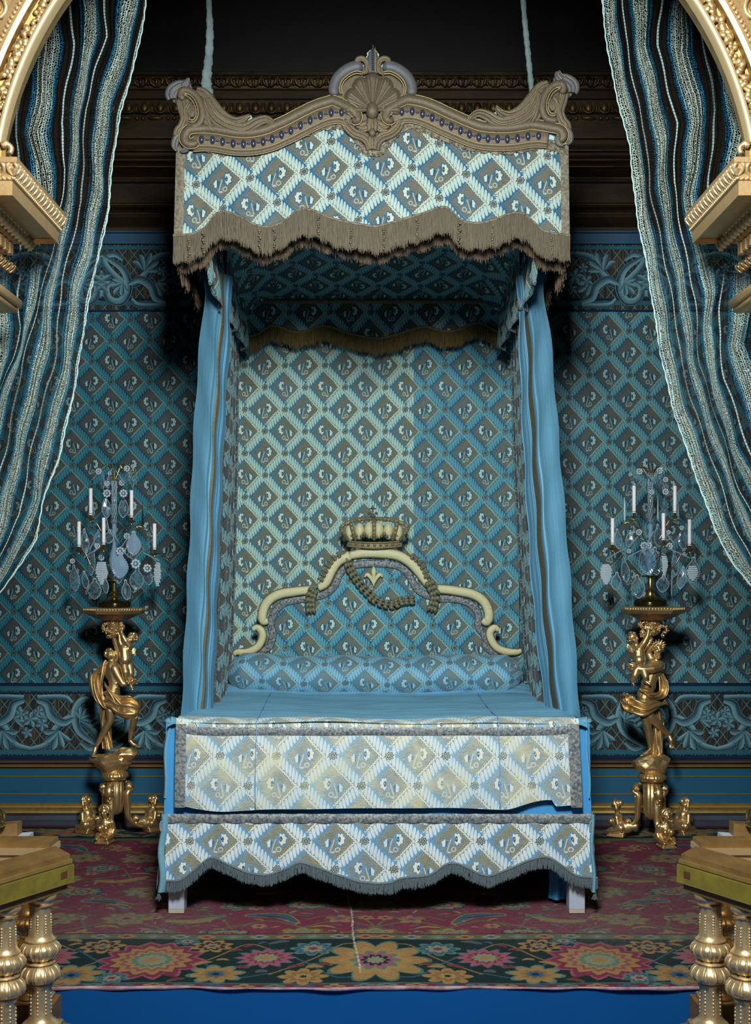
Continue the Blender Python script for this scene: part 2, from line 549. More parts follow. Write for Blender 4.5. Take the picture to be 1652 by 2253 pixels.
def silk():
    m, nb, b = new_mat('blue_silk')
    b.inputs['Base Color'].default_value = rgb(92, 160, 196)
    b.inputs['Roughness'].default_value = .42
    b.inputs['Specular IOR Level'].default_value = .45
    uv = nb.uv()
    n = nb.noise(uv, 2.0, 3, .6)
    nb.put(b.inputs['Base Color'], nb.mix(((n - .4) * 1.5).clamp() * .35, rgb(98, 154, 182), rgb(66, 128, 158)))
    bn = nb.new('ShaderNodeBump'); bn.inputs['Strength'].default_value = .25; bn.inputs['Distance'].default_value = .01
    x, y, z = nb.sep(uv)
    nb.put(bn.inputs['Height'], nb.noise(nb.comb(x * 8.0, y * 1.2), 2.0, 2)); nb.put(b.inputs['Normal'], bn.outputs[0])
    return m


SILK = silk()


def coverlet_top():
    m, nb, b = new_mat('veiled_coverlet')
    uv = nb.uv(); x, y, z = nb.sep(uv)
    n = nb.noise(nb.comb(x * 1.0, y * 9.0), 2.2, 4, .65)
    n2 = nb.noise(uv, .9, 2)
    col = nb.mix(((n - .42) * 4.0).clamp() * .85, rgb(112, 178, 212), rgb(92, 128, 140))
    col = nb.mix(((n2 - .4) * 2.0).clamp() * .5, col, rgb(130, 190, 220))
    nb.put(b.inputs['Base Color'], col); b.inputs['Roughness'].default_value = .7
    bn = nb.new('ShaderNodeBump'); bn.inputs['Strength'].default_value = .4; bn.inputs['Distance'].default_value = .01
    nb.put(bn.inputs['Height'], n); nb.put(b.inputs['Normal'], bn.outputs[0])
    return m


COVTOP = coverlet_top()


def scroll_mat():
    """woven acanthus strap: u runs along, v across 0..1; dark outer line, pale rim, blue body"""
    m, nb, b = new_mat('woven_scroll_blues')
    x, y, z = nb.sep(nb.uv())
    e = (y - .5).abs() * 2.0
    th = nb.noise(nb.comb(x * 30, y * 4), 3.0, 2)
    n = nb.noise(nb.comb(x * 3, y * 2.0), 2.0, 2)
    body = nb.mix((y * 1.5 + (n - .5) * .9 - .2).clamp(), rgb(10, 44, 66), rgb(118, 164, 176))
    body = nb.mix(e.gt(.80), body, rgb(96, 138, 148))
    body = nb.mix(e.gt(.93), body, rgb(4, 18, 28))
    body = nb.mix((th - .45).clamp() * .6, body, rgb(40, 84, 104))
    nb.put(b.inputs['Base Color'], body); b.inputs['Roughness'].default_value = .85
    b.inputs['Specular IOR Level'].default_value = .15
    return m


SCROLL = scroll_mat()


def border_ground():
    m, nb, b = new_mat('woven_border_ground')
    o = nb.obj(); x, y, z = nb.sep(o)
    n = nb.noise(nb.comb(x * 40, z * 2.0), 3.0, 2)
    col = nb.mix(((n - .45) * 4).clamp(), rgb(38, 46, 48), rgb(98, 84, 56))
    p = ((x * 14.0 + z * 11.0).frac() - .5).abs(); q = ((x * 14.0 - z * 11.0).frac() - .5).abs()
    col = nb.mix(p.min(q).lt(.045), col, rgb(92, 128, 134))
    col = nb.mix((p.min(q) - .06).abs().lt(.015), col, rgb(14, 30, 40))
    nb.put(b.inputs['Base Color'], col); b.inputs['Roughness'].default_value = .85
    b.inputs['Specular IOR Level'].default_value = .15
    return m


BGROUND = border_ground()
BLINE1 = simple('woven_blue_band', rgb(50, 104, 122), rough=.85, var=.4, vscale=6, vcol=rgb(28, 72, 92), stretch=(.2, 1, 3), spec=.15)
BLINE2 = simple('woven_navy_band', rgb(12, 44, 74), rough=.85, spec=.15)
BLINE3 = simple('woven_grey_band', rgb(40, 50, 54), rough=.85, spec=.15)

# ------------------------------------------------------------------ room shell
WD = 7.44      # depth of the back wall
SX = 2.75      # half width of the alcove


def zw(py): return PZ(py, WD)


def sbox(name, x0, x1, y0, y1, z0, z1, m):
    return struct(MB().box(x0, x1, y0, y1, z0, z1).build(name, m, smooth=False))


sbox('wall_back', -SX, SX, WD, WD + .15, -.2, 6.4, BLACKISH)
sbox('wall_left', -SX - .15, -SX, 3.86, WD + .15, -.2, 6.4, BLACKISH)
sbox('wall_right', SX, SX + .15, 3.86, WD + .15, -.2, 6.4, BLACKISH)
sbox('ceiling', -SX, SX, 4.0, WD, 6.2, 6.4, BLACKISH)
sbox('floor', -SX, SX, 4.45, WD, -.25, 0.0, STEPBLUE)          # blue covered platform with its riser
sbox('floor_front', -4.5, 4.5, -1.0, 4.45, -.40, -.25, STEPBLUE)

# dado and skirting along the back wall
dado = sbox('trim_1', -SX, SX, WD - .03, WD - .001, zw(1765), zw(1688), DADO)
dado['label'] = 'blue painted dado with gilt lines'
g = MB()
for (a, b_) in ((1686.5, 1689), (1705.2, 1707), (1744, 1746)):
    g.box(-SX, SX, WD - .036, WD - .03, zw(b_), zw(a))
for sx in (-1, 1):
    g.box(sx * 1.02 - .004, sx * 1.02 + .004, WD - .036, WD - .03, zw(1746), zw(1705))
g.build('gilt_line', DADOG, dado, smooth=False)
# dado rail
rail = MB()
prof = [(0, 1690), (-.045, 1687), (-.05, 1684), (-.04, 1682), (-.042, 1677), (-.06, 1675), (-.06, 1671), (0, 1668)]


def run(prof, x0, x1, D0=WD, mb=None):
    mb = mb or MB()
    n = len(prof)
    v = [(x0, D0 + d, zw(py)) for d, py in prof] + [(x1, D0 + d, zw(py)) for d, py in prof]
    f = [(i, i + 1, i + 1 + n, i + n) for i in range(n - 1)] + [tuple(range(n)), tuple(range(2 * n - 1, n - 1, -1))]
    return mb.add(v, f)


r1 = run(prof, -SX, SX).build('trim_2', simple('dado_rail_brown', rgb(96, 74, 66), rough=.5, metal=.2, var=.6, vscale=10, vcol=rgb(60, 50, 50), stretch=(.2, 1, 1)), smooth=False); struct(r1)
run([(-.055, 1684.5), (-.062, 1683.5), (-.062, 1681.5), (-.055, 1680.5)], -SX, SX).build('gilt_line', DADOG, r1, smooth=False)
bb = run([(0, 1812), (-.10, 1812), (-.10, 1800), (-.085, 1798), (-.08, 1789), (-.06, 1787), (0, 1786)], -SX, SX).build('baseboard_back', DADOM, smooth=False); struct(bb)
run([(-.058, 1787), (-.075, 1784), (-.07, 1779), (-.05, 1776), (-.06, 1773), (-.055, 1769), (-.04, 1767), (-.045, 1764), (0, 1764)], -SX, SX).build('gilt_moulding', DADOG, bb, smooth=False)
# blue band above the hangings
struct(run([(0, 541), (-.05, 541), (-.05, 519), (-.07, 518), (-.07, 515), (0, 515)], -SX, SX).build('trim_3', simple('band_blue', rgb(26, 78, 110), rough=.5), smooth=False))

# ------------------------------------------------------------------ cornice: dark gilt mouldings and carved courses
# (z is measured as a picture row at the wall's depth)
cp = [(0, 515), (-.05, 513), (-.06, 500), (-.10, 478), (-.11, 470), (-.10, 462), (-.13, 455), (-.14, 449), (-.12, 446),
      (-.12, 404), (-.15, 400), (-.16, 392), (-.17, 388), (-.15, 382), (-.18, 372), (-.20, 366), (-.19, 360), (-.22, 354), (-.22, 350),
      (-.24, 342), (-.24, 336), (-.26, 330), (-.28, 318), (-.28, 308), (-.31, 303), (-.31, 297), (-.31, 270), (-.31, 252), (-.32, 250), (-.33, 247), (-.36, 222), (-.36, 219),
      (-.40, 217), (-.40, 199), (-.43, 197), (-.43, 193), (-.44, 172), (-.44, 168), (-.47, 165), (-.47, 160), (0, 158)]
# project: a moulding standing forward must sit lower to keep its row, so convert by its own depth
def cz(d, py): return PZ(py, WD + d)
def crun(prof, x0, x1):
    n = len(prof)
    v = [(x0, WD + d, cz(d, py)) for d, py in prof] + [(x1, WD + d, cz(d, py)) for d, py in prof]
    f = [(i, i + 1, i + 1 + n, i + n) for i in range(n - 1)] + [tuple(range(n)), tuple(range(2 * n - 1, n - 1, -1))]
    return MB().add(v, f)
corn = crun(cp, -SX, SX).build('trim_4', CORN, smooth=False); struct(corn)
gl = MB()
for d, py in ((-.315, 303), (-.165, 392), (-.225, 352), (-.145, 450), (-.475, 161), (-.435, 195), (-.205, 367), (-.115, 470), (-.265, 331)):
    D = WD + d
    gl.box(-SX, SX, D - .004, D + .01, PZ(py + 1.1, D), PZ(py - 1.1, D))
gl.build('gilt_fillet', CORNG, corn, smooth=False)
# carved courses: leaf course, tongue course, bead-and-reel course
lf = MB()
D = WD - .45
x = -SX + .03
while x < SX:
    for s in (-1, 1):
        pts = smooth_path([(x + s * .005, D - .01, PZ(192, D)), (x + s * .03, D - .018, PZ(186, D)), (x + s * .034, D - .022, PZ(176, D)), (x + s * .014, D - .016, PZ(173, D))], 4)
        lf.join(tube(pts, [.006] * 4 + [.009] * 5 + [.007] * 4, 6))
    lf.join(tube([(x, D - .01, PZ(192, D)), (x, D - .02, PZ(174, D))], [.004, .012], 6))
    lf.join(ball((x + .045, D - .008, PZ(186, D)), .008, 6, 5))
    x += .092
lf.build('leaf_course', CORNG, corn)
tg = MB(); D = WD - .345; x = -SX + .03
while x < SX:
    tg.join(ball((x, D, PZ(236, D)), 1.0, 10, 8, (.024, .02, .034)))
    o = smooth_path([(x - .034, D - .005, PZ(223, D)), (x - .034, D - .012, PZ(240, D)), (x - .018, D - .012, PZ(248, D)), (x, D - .012, PZ(250, D)), (x + .018, D - .012, PZ(248, D)), (x + .034, D - .012, PZ(240, D)), (x + .034, D - .005, PZ(223, D))], 3)
    tg.join(tube(o, .005, 5))
    tg.join(tube([(x + .046, D - .004, PZ(222, D)), (x + .046, D - .012, PZ(248, D))], [.007, .003], 5))
    x += .092
tg.build('tongue_course', CORNG, corn)
bd = MB(); D = WD - .32; x = -SX + .03
while x < SX:
    bd.join(ball((x, D, PZ(260, D)), 1.0, 8, 6, (.045, .016, .011)))
    for k in (-1, 1): bd.join(ball((x + .09 + k * .018, D, PZ(260, D)), .013, 7, 5))
    x += .18
bd.build('bead_course', CORNG, corn)

# ------------------------------------------------------------------ tapestry wall hangings


def strap(pts, wid, y, n=6, lift=.003, flip=1):
    """flat woven strap in the wall plane; pts (x,z)"""
    S = smooth_path(pts, n); N = len(S)
    ws = np.interp(np.linspace(0, 1, N), np.linspace(0, 1, len(wid)), wid) if hasattr(wid, '__len__') else [wid] * N
    v = []; uv = []; f = []; L = 0
    for k in range(N):
        a = np.array(S[max(k - 1, 0)]); b_ = np.array(S[min(k + 1, N - 1)]); d = b_ - a
        d = d / (np.linalg.norm(d) + 1e-9); nn = np.array((-d[1], d[0])) * flip
        if k: L += np.linalg.norm(np.array(S[k]) - np.array(S[k - 1]))
        for j in range(5):
            t = j / 4 - .5
            q = np.array(S[k]) + nn * ws[k] * t
            v.append((q[0], y - lift - .003 * (1 - (2 * t) ** 2), q[1])); uv.append((L, j / 4))
    for k in range(N - 1):
        for j in range(4):
            a = k * 5 + j; f.append((a, a + 1, a + 6, a + 5))
    return MB().add(v, f, uv)


def acanthus(c, ang, L, y, lift, mirror=1, n=5):
    """fan of lobes growing from c"""
    m = MB()
    for i in range(n):
        t = (i / (n - 1) - .5)
        a = ang + t * 2.0
        l = L * (1 - .5 * abs(t))
        p0 = np.array(c); d = np.array((math.cos(a), math.sin(a))); q = np.array((-d[1], d[0]))
        pts = [p0, p0 + d * l * .4 + q * l * .06 * t, p0 + d * l * .8 + q * l * .22 * t, p0 + d * l + q * l * .5 * t]
        m.join(strap([tuple(p) for p in pts], [l * .10, l * .34, l * .42, l * .10], y, 5, lift + .0012 * (i % 2), mirror))
    return m


def hanging(side):
    s = side
    nm = 'left' if s < 0 else 'right'
    e = empty('tapestry_hanging', (s * 1.75, WD - .02, zw(1660)),
              ('teal and gold diamond patterned brocade hanging on the wall left of the bed' if s < 0 else
               'greyer teal diamond patterned brocade hanging on the wall right of the bed'), 'wall hanging', None)
    y = WD - .02
    x0, x1 = (-SX + .01, -.55) if s < 0 else (.55, SX - .01)
    w, h, ox, oz = (.236, .253, -1.368, 2.179) if s < 0 else (.243, .270, 1.4175, 2.05)
    def f(u, v):
        x = x0 + (x1 - x0) * u; z = zw(1502) + (zw(688) - zw(1502)) * v
        return (x, y - .004 * math.sin(x * 9 + z * .7), z), ((x - ox) / w, (z - oz) / h)
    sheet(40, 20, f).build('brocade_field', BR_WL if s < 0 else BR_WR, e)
    # lower and upper scroll borders
    for (a, b_, nmb) in ((1503, 1668, 'lower_border'), (541, 688, 'upper_border')):
        z1, z0 = zw(a), zw(b_)
        g_ = MB().box(x0, x1, y - .004, y + .01, z0, z1).build(nmb, BGROUND, e, smooth=False)
        ban = MB(); H = z1 - z0
        if nmb == 'lower_border':
            B1 = ((.90, .965),); B2 = ((.0, .045), (.865, .885), (.965, 1.0)); B3 = ((.06, .12),)
        else:
            B1 = ((.10, .16),); B2 = ((.0, .03), (.17, .2)); B3 = ((.93, .98),)
        for B, mt, nn in ((B1 + B3, BLINE1, 'blue_stripe'), (B2, BLINE2, 'navy_stripe')):
            bm_ = MB()
            for p, q in B: bm_.box(x0, x1, y - .007, y - .003, z0 + H * p, z0 + H * q)
            bm_.build(nn, mt, g_, smooth=False)
        sc = MB()
        zc = (z0 + z1) / 2 - .01; per = .86
        k0 = int(math.floor(x0 / per)) - 1
        for k in range(k0, k0 + 8):
            for mrr in (-1, 1):
                cx = (k + .5) * per + (0.06 if s < 0 else -.08)
                def T(p): return (cx + mrr * p[0], zc + p[1] * (1 if nmb == 'lower_border' else -1))
                st = []
                st.append(([(.0, -.16), (.10, -.13), (.17, -.02), (.27, .03), (.36, -.03), (.42, -.12), (.36, -.155), (.30, -.12)], [.03, .05, .06, .055, .05, .045, .04, .02], 0))
                st.append(([(.04, .155), (.20, .155), (.25, .12)], [.03, .036, .03], .001))
                st.append(([(.43, -.15), (.30, -.06), (.27, .05), (.31, .13), (.38, .12), (.40, .05), (.35, .01)], [.02, .045, .06, .055, .05, .04, .02], .002))
                st.append(([(.27, .03), (.20, .0), (.13, .04), (.10, .11), (.04, .135)], [.02, .05, .06, .055, .03], .003))
                for pts, wd, lf_ in st:
                    q = [T(p) for p in pts]
                    if min(p[0] for p in q) < x0 + .02 or max(p[0] for p in q) > x1 - .02: continue
                    sc.join(strap(q, wd, y - .004, 6, .003 + lf_, mrr))
                for (c, a, L, lf_) in (((.17, -.05), -1.9, .12, .005), ((.40, .02), .1, .11, .004), ((.10, .02), 2.6, .10, .004), ((.30, .02), .9, .09, .006)):
                    q = T(c)
                    if q[0] < x0 + .13 or q[0] > x1 - .13: continue
                    ang = a if mrr > 0 else PI - a
                    if nmb != 'lower_border': ang = -ang
                    sc.join(acanthus(q, ang, L, y - .004, lf_, mrr))
            # flower sprig between the scrolls
            q0 = cx
            for j, (dx, dz, r) in enumerate(((.0, .02, .05), (-.06, .05, .035), (.07, -.01, .04), (-.02, -.06, .035), (.05, .07, .03))):
                if q0 + dx - .06 < x0 or q0 + dx + .06 > x1: continue
                for i in range(5):
                    a = 2 * PI * i / 5 + j
                    c = (q0 + dx, zc + dz)
                    sc.join(strap([c, (c[0] + math.cos(a) * r * .6, c[1] + math.sin(a) * r * .6), (c[0] + math.cos(a) * r, c[1] + math.sin(a) * r)], [.008, r * .8, .012], y - .004, 3, .007))
        sc.build('woven_acanthus_scrolls', SCROLL, g_)
    return e


hanging(-1); hanging(1)


# ------------------------------------------------------------------ arch in front of the alcove
AC = (0.0, 3.85, 2.66)      # centre of the arch
R0 = 1.205
AEND = math.asin((PZ(340, 3.85) - AC[2]) / 1.24)       # springing angle


def arc_run(prof, a0, a1, n=96):
    """prof (r, depth) swept round the arch"""
    v = []; f = []; m_ = len(prof)
    for k in range(n + 1):
        a = a0 + (a1 - a0) * k / n
        for r, d in prof: v.append((AC[0] + r * math.cos(a), d, AC[2] + r * math.sin(a)))
    for k in range(n):
        for j in range(m_ - 1):
            a = k * m_ + j; f.append((a, a + 1, a + 1 + m_, a + m_))
    f.append(tuple(range(m_))); f.append(tuple(range((n + 1) * m_ - 1, n * m_ - 1, -1)))
    return MB().add(v, f)


arch = arc_run([(1.223, 3.90), (1.30, 3.88), (1.30, 3.99), (1.225, 3.99), (1.225, 3.96)], AEND, PI - AEND).build('wall_front', GOLDD, smooth=False); struct(arch)
arch['label'] = 'gilded and carved arch framing the alcove'
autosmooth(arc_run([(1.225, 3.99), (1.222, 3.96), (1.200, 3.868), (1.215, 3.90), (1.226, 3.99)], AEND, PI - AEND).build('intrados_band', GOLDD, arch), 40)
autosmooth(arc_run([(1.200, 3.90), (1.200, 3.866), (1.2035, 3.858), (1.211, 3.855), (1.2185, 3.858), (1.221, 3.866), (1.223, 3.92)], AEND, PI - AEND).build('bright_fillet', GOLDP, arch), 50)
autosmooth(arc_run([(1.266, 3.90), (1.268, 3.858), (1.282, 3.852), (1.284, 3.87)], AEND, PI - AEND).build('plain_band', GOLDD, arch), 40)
sp = arc_run([(1.282, 3.87), (1.284, 3.862), (1.290, 3.862), (1.292, 3.868), (1.308, 3.868), (1.311, 3.862), (1.323, 3.862), (1.330, 3.875), (1.62, 3.875), (1.62, 4.0), (1.30, 4.0)], AEND - .05, PI - AEND + .05).build('archivolt_face', GOLD2, arch)
autosmooth(sp, 40)


def arc_pt(r, a, d): return (AC[0] + r * math.cos(a), d, AC[2] + r * math.sin(a))


pe = MB()
n = int((PI - 2 * AEND) * 1.322 / .0165)
for k in range(n + 1):
    a = AEND + (PI - 2 * AEND) * k / n
    pe.join(ball(arc_pt(1.300, a, 3.864), .0068, 8, 6))
pe.build('pearl_course', GOLDP, arch)
eg = MB(); ef = MB()
n = 34
for k in range(n + 1):
    a = AEND + .02 + (PI - 2 * AEND - .04) * k / n
    c = arc_pt(1.383, a, 3.872)
    rot = Matrix.Rotation(-(a - PI / 2), 3, 'Y')
    eg.join(ball(c, 1.0, 12, 8, (.03, .022, .040), rot))
    ring = []
    for i in range(17):
        t = 2 * PI * i / 16
        q = rot @ Vector((.043 * math.cos(t), 0, .055 * math.sin(t)))
        ring.append((c[0] + q.x, 3.866, c[2] + q.z))
    ef.join(tube(ring, .0075, 6))
    a2 = a + (PI - 2 * AEND - .04) / n / 2
    ef.join(tube([arc_pt(1.330, a2, 3.866), arc_pt(1.378, a2, 3.862), arc_pt(1.428, a2, 3.868)], [.004, .012, .004], 6))
eg.build('egg_course', GOLD2, arch); ef.build('egg_surround', GOLDP, arch)
# leaf and fruit garland in the hollow
ga = MB()
n = 420
for k in range(n):
    a = AEND + (PI - 2 * AEND) * (k + .5) / n
    r = 1.242 + random.uniform(-.013, .013)
    if (k // 9) % 4 == 0:
        ga.join(ball(arc_pt(r, a, 3.880), random.uniform(.007, .011), 7, 5))
    else:
        ta = a + random.uniform(-.01, .01); d = random.choice((-1, 1))
        ga.join(tube(smooth_path([arc_pt(r - d * .016, ta - .010, 3.893), arc_pt(r, ta, 3.872), arc_pt(r + d * .016, ta + .016, 3.885)], 4), [.002, .005, .009, .011, .0115, .010, .007, .004, .001], 6, flat=.6))
ga.build('fruit_and_leaf_garland', GOLD, arch)
# upper wall above the arch, outside the picture, and piers beneath it
wl = MB()
oc = [(1.6 * math.cos(a), AC[2] + 1.6 * math.sin(a)) for a in np.linspace(AEND, PI - AEND, 48)]
for i in range(47):
    (xa, za), (xb, zb) = oc[i], oc[i + 1]
    wl.add([(xa, 3.9, za), (xb, 3.9, zb), (xb, 3.9, 6.4), (xa, 3.9, 6.4)], [(0, 1, 2, 3)])
ex = 1.6 * math.cos(AEND)
for s in (-1, 1):
    wl.box(min(s * ex, s * 4.5), max(s * ex, s * 4.5), 3.9, 4.0, 2.82, 6.4)
wl.build('spandrel', GOLD2, arch, smooth=False)
for s in (-1, 1):
    wl = MB().box(min(s * 1.385, s * 4.5), max(s * 1.385, s * 4.5), 3.95, 4.40, -.25, 2.70)
    o = wl.build('wall_front_pier', GOLD2, smooth=False); struct(o)
    o['label'] = 'gilded pier on the %s of the arch' % ('left' if s < 0 else 'right')


# entablature blocks carrying the arch on both sides
def entablature(s):
    """profile (outward offset x, z), wraps the front, the reveal and the back of the pier"""
    prof = [(-1.36, 2.824), (-1.129, 2.824), (-1.129, 2.808), (-1.1335, 2.804), (-1.136, 2.79), (-1.147, 2.775), (-1.149, 2.768), (-1.143, 2.765), (-1.143, 2.757), (-1.149, 2.754),
            (-1.149, 2.709), (-1.156, 2.709), (-1.165, 2.722), (-1.232, 2.722), (-1.234, 2.716), (-1.248, 2.705), (-1.262, 2.690), (-1.268, 2.680), (-1.268, 2.676), (-1.284, 2.676),
            (-1.284, 2.672), (-1.296, 2.672), (-1.296, 2.632), (-1.304, 2.630), (-1.318, 2.622), (-1.33, 2.608), (-1.336, 2.600), (-1.345, 2.597), (-1.345, 2.545), (-1.335, 2.540), (-1.335, 2.520), (-1.36, 2.515), (-1.36, 2.4)]
    PXM = -1.129; YF, YB = 3.85, 4.455
    v = []; f = []; n = len(prof)
    def st(x):      # inward set-back
        return PXM - x
    for (fx) in range(4):
        for (x, z) in prof:
            k = st(x)
            if fx == 0: q = (-1.95, YF + k, z)
            elif fx == 1: q = (x, YF + k, z)
            elif fx == 2: q = (x, YB - k, z)
            else: q = (-1.95, YB - k, z)
            v.append((-s * q[0] * -1 if False else (q[0] if s < 0 else -q[0]), q[1], q[2]))
    for a in range(3):
        for j in range(n - 1):
            b_ = a * n + j; f.append((b_, b_ + 1, b_ + 1 + n, b_ + n))
    o = MB().add(v, f).build('trim_5' if s < 0 else 'trim_6', GOLD2, smooth=False); struct(o)
    o['label'] = 'carved gilt entablature on the %s under the arch' % ('left' if s < 0 else 'right')
    sg = 1 if s < 0 else -1
    def X(x): return x * sg
    # acanthus leaf course on the cyma: front and reveal
    lv = MB(); beads = MB(); eg_ = MB(); dn = MB(); lv2 = MB()
    yy = YF + .014
    ys = np.arange(YF + .02, YB - .02, .040)
    for y in ys:
        x = -1.140
        for d in (-1, 1):
            lv.join(tube(smooth_path([(X(-1.147), y, 2.769), (X(-1.138), y + d * .012, 2.782), (X(-1.1285), y + d * .014, 2.797), (X(-1.126), y + d * .006, 2.804)], 3), [.002, .003, .004, .005, .006, .006, .0065, .006, .005, .003], 6))
        lv.join(tube([(X(-1.146), y + .02, 2.772), (X(-1.128), y + .02, 2.800)], [.005, .002], 5))
        eg_.join(ball((X(-1.250), y, 2.698), 1.0, 8, 6, (.014, .013, .020), Matrix.Rotation(sg * .6, 3, 'Y')))
        eg_.join(tube(smooth_path([(X(-1.236), y - .017, 2.718), (X(-1.247), y - .016, 2.698), (X(-1.262), y, 2.684), (X(-1.247), y + .016, 2.698), (X(-1.236), y + .017, 2.718)], 3), .0035, 5))
        for d in (-1, 1):
            lv2.join(tube(smooth_path([(X(-1.336), y, 2.603), (X(-1.325), y + d * .012, 2.610), (X(-1.312), y + d * .012, 2.622), (X(-1.305), y + d * .004, 2.629)], 3), [.002] * 2 + [.005] * 6 + [.003] * 2, 5))
    for x in np.arange(-1.145, -1.60, -.040):
        for d in (-1, 1):
            lv.join(tube(smooth_path([(X(x), YF + .020, 2.769), (X(x + d * .012), YF + .010, 2.782), (X(x + d * .014), YF + .000, 2.797), (X(x + d * .006), YF - .002, 2.804)], 3), [.002, .003, .004, .005, .006, .006, .0065, .006, .005, .003], 6))
    for x in np.arange(-1.25, -1.60, -.040):
        eg_.join(ball((X(x), YF + .121, 2.698), 1.0, 8, 6, (.013, .014, .020)))
    for y in np.arange(YF + .015, YB - .01, .0155):
        beads.join(ball((X(-1.141), y, 2.761), .0048, 6, 5))
    for x in np.arange(-1.145, -1.60, -.0155):
        beads.join(ball((X(x), YF + .012, 2.761), .0048, 6, 5))
    for y in np.arange(YF + .165, YB - .17, .052):
        a, b_ = sorted((X(-1.296), X(-1.276)))
        dn.box(a, b_, y, y + .034, 2.634, 2.672)
    lv.build('leaf_course', GOLDP, o); beads.build('bead_course', GOLDP, o); eg_.build('egg_course', GOLDP, o)
    dn.build('dentil_course', GOLD2, o, smooth=False); lv2.build('small_leaf_course', GOLD2, o)
    # stilt block where the arch lands
    a, b_ = sorted((X(-1.172), X(-1.36)))
    MB().box(a, b_, 3.87, 4.05, 2.824, 2.862, .006).build('impost_block', GOLDD, o, smooth=False)
    bt = MB()
    bt.join(tube(smooth_path([(X(-1.18), 3.86, 2.862), (X(-1.165), 3.86, 2.868), (X(-1.15), 3.862, 2.855), (X(-1.155), 3.862, 2.838)], 4), [.012] * 5 + [.009] * 8, 8))
    bt.build('leaf_stop', GOLD2, o)
    # capital with volute, leafy mask and hanging bud below
    cap = MB()
    a, b_ = sorted((X(-1.275), X(-1.40)))
    cap.box(a, b_, 4.10, 4.42, 2.470, 2.500, .006)
    cap.box(*sorted((X(-1.288), X(-1.40))), 4.11, 4.41, 2.452, 2.470, .004)
    sp_ = []
    for i in range(40):
        t = i / 39; a = -PI * .5 + t * 2.6 * PI; r = .062 * (1 - .8 * t)
        sp_.append((X(-1.345) + sg * r * math.cos(a + PI * .9), 4.12 - .02 * t, 2.392 + r * math.sin(a + PI * .9)))
    cap.join(tube(sp_, list(np.linspace(.014, .008, 40)), 8))
    cap.join(ball((X(-1.345), 4.13, 2.392), .03, 10, 8, (1, .8, 1)))
    o3 = cap.build('volute_capital', GOLD2, o)
    mk = MB()
    mk.join(ball((X(-1.355), 4.09, 2.39), .045, 14, 10, (.9, .8, 1.2)))
    for i in range(26):
        a = random.uniform(0, 2 * PI); r = .048
        mk.join(ball((X(-1.355) + r * math.cos(a) * random.uniform(.6, 1), 4.075 + random.uniform(-.01, .03), 2.39 + r * 1.3 * math.sin(a)), random.uniform(.009, .016), 7, 5))
    mk.build('leafy_mask', GOLDP, o3)
    bud = MB()
    bx = X(-1.312)
    bud.join(tube(smooth_path([(X(-1.345), 4.1, 2.35), (X(-1.33), 4.1, 2.33), (bx, 4.1, 2.325)], 4), [.009] * 9, 7))
    for i in range(6):
        a = 2 * PI * i / 6
        bud.join(tube(smooth_path([(bx, 4.1, 2.335), (bx + .020 * math.cos(a), 4.1 + .020 * math.sin(a), 2.315), (bx + .018 * math.cos(a), 4.1 + .018 * math.sin(a), 2.290), (bx + .024 * math.cos(a), 4.1 + .024 * math.sin(a), 2.272)], 4), list(np.linspace(.006, .010, 8)) + [.008, .006, .004, .003, .001], 6))
    bud.build('flower_bud', GOLD, o3)
    return o


entablature(-1); entablature(1)
# ================================================================== BED
BF = 5.35      # depth of the front of the bed
BH = 7.22      # depth of the head of the bed
sF = F / BF


def fx(px): return PX(px, BF)
def fz(py): return PZ(py, BF)


SKX = (366, 1304)
SCAL = [(362, 1943), (368, 1942), (403, 1938), (434, 1916), (460, 1894), (478.5, 1892), (516, 1909), (560, 1925), (592, 1928), (629.6, 1916), (655, 1901.5), (677, 1903), (718, 1919), (765, 1934.6), (812, 1945.6), (859, 1946), (883, 1934.6), (946, 1927), (977, 1906), (996, 1903), (1021, 1909), (1056, 1927), (1087.5, 1927), (1135, 1906), (1172.5, 1890.5), (1204, 1890.5), (1229, 1906), (1261, 1928), (1308, 1934.6)]
SCALS = smooth_path(SCAL, 4)
VSC = [(382, 522), (420, 519), (450, 504), (471, 476.5), (495, 470.5), (525.5, 479.5), (562, 498), (592, 501), (628.5, 488.6), (655.7, 466), (689, 467), (728, 482.5), (773.7, 494.7), (822, 502), (850, 496), (895.7, 482.5), (932, 473.5), (971, 460), (989.5, 464), (1016.7, 488.6), (1056, 494.7), (1092, 485.6), (1125.7, 472), (1153, 473.5), (1177, 494.7), (1201, 514), (1253, 522)]
VSCS = smooth_path(VSC, 4)


def fringe(edge, length, n, jit=.004, wid=.0022, jl=.12, y=None, layers=2):
    """edge: function t-> (x,y,z); thousands of hanging threads as one mesh"""
    m = MB(); v = []; f = []
    for l in range(layers):
        for i in range(n):
            t = (i + rng.random()) / n
            x, yy, z = edge(t)
            L = length * (1 + rng.normal() * jl * .5 - (.06 if l else 0))
            # clumping
            L *= 1 + .05 * math.sin(t * n * .11 + l) + .03 * math.sin(t * n * .037)
            dx = rng.normal() * jit; y1 = yy - .002 - .004 * rng.random() + l * .004
            b = len(v); w = wid * (.7 + .6 * rng.random())
            for k, tt in enumerate((0, .35, .7, 1)):
                xx = x + dx * tt * tt + .0012 * math.sin(t * n * .8 + k)
                ww = w * (1 if tt < 1 else .5)
                v.append((xx - ww / 2, y1 - .001 * (k % 2), z - L * tt)); v.append((xx + ww / 2, y1 - .001, z - L * tt))
                v.append((xx, y1 + .0015, z - L * tt))
            for k in range(3):
                o = b + k * 3
                f += [(o, o + 1, o + 4, o + 3), (o + 1, o + 2, o + 5, o + 4), (o + 2, o, o + 3, o + 5)]
    return m.add(v, f)


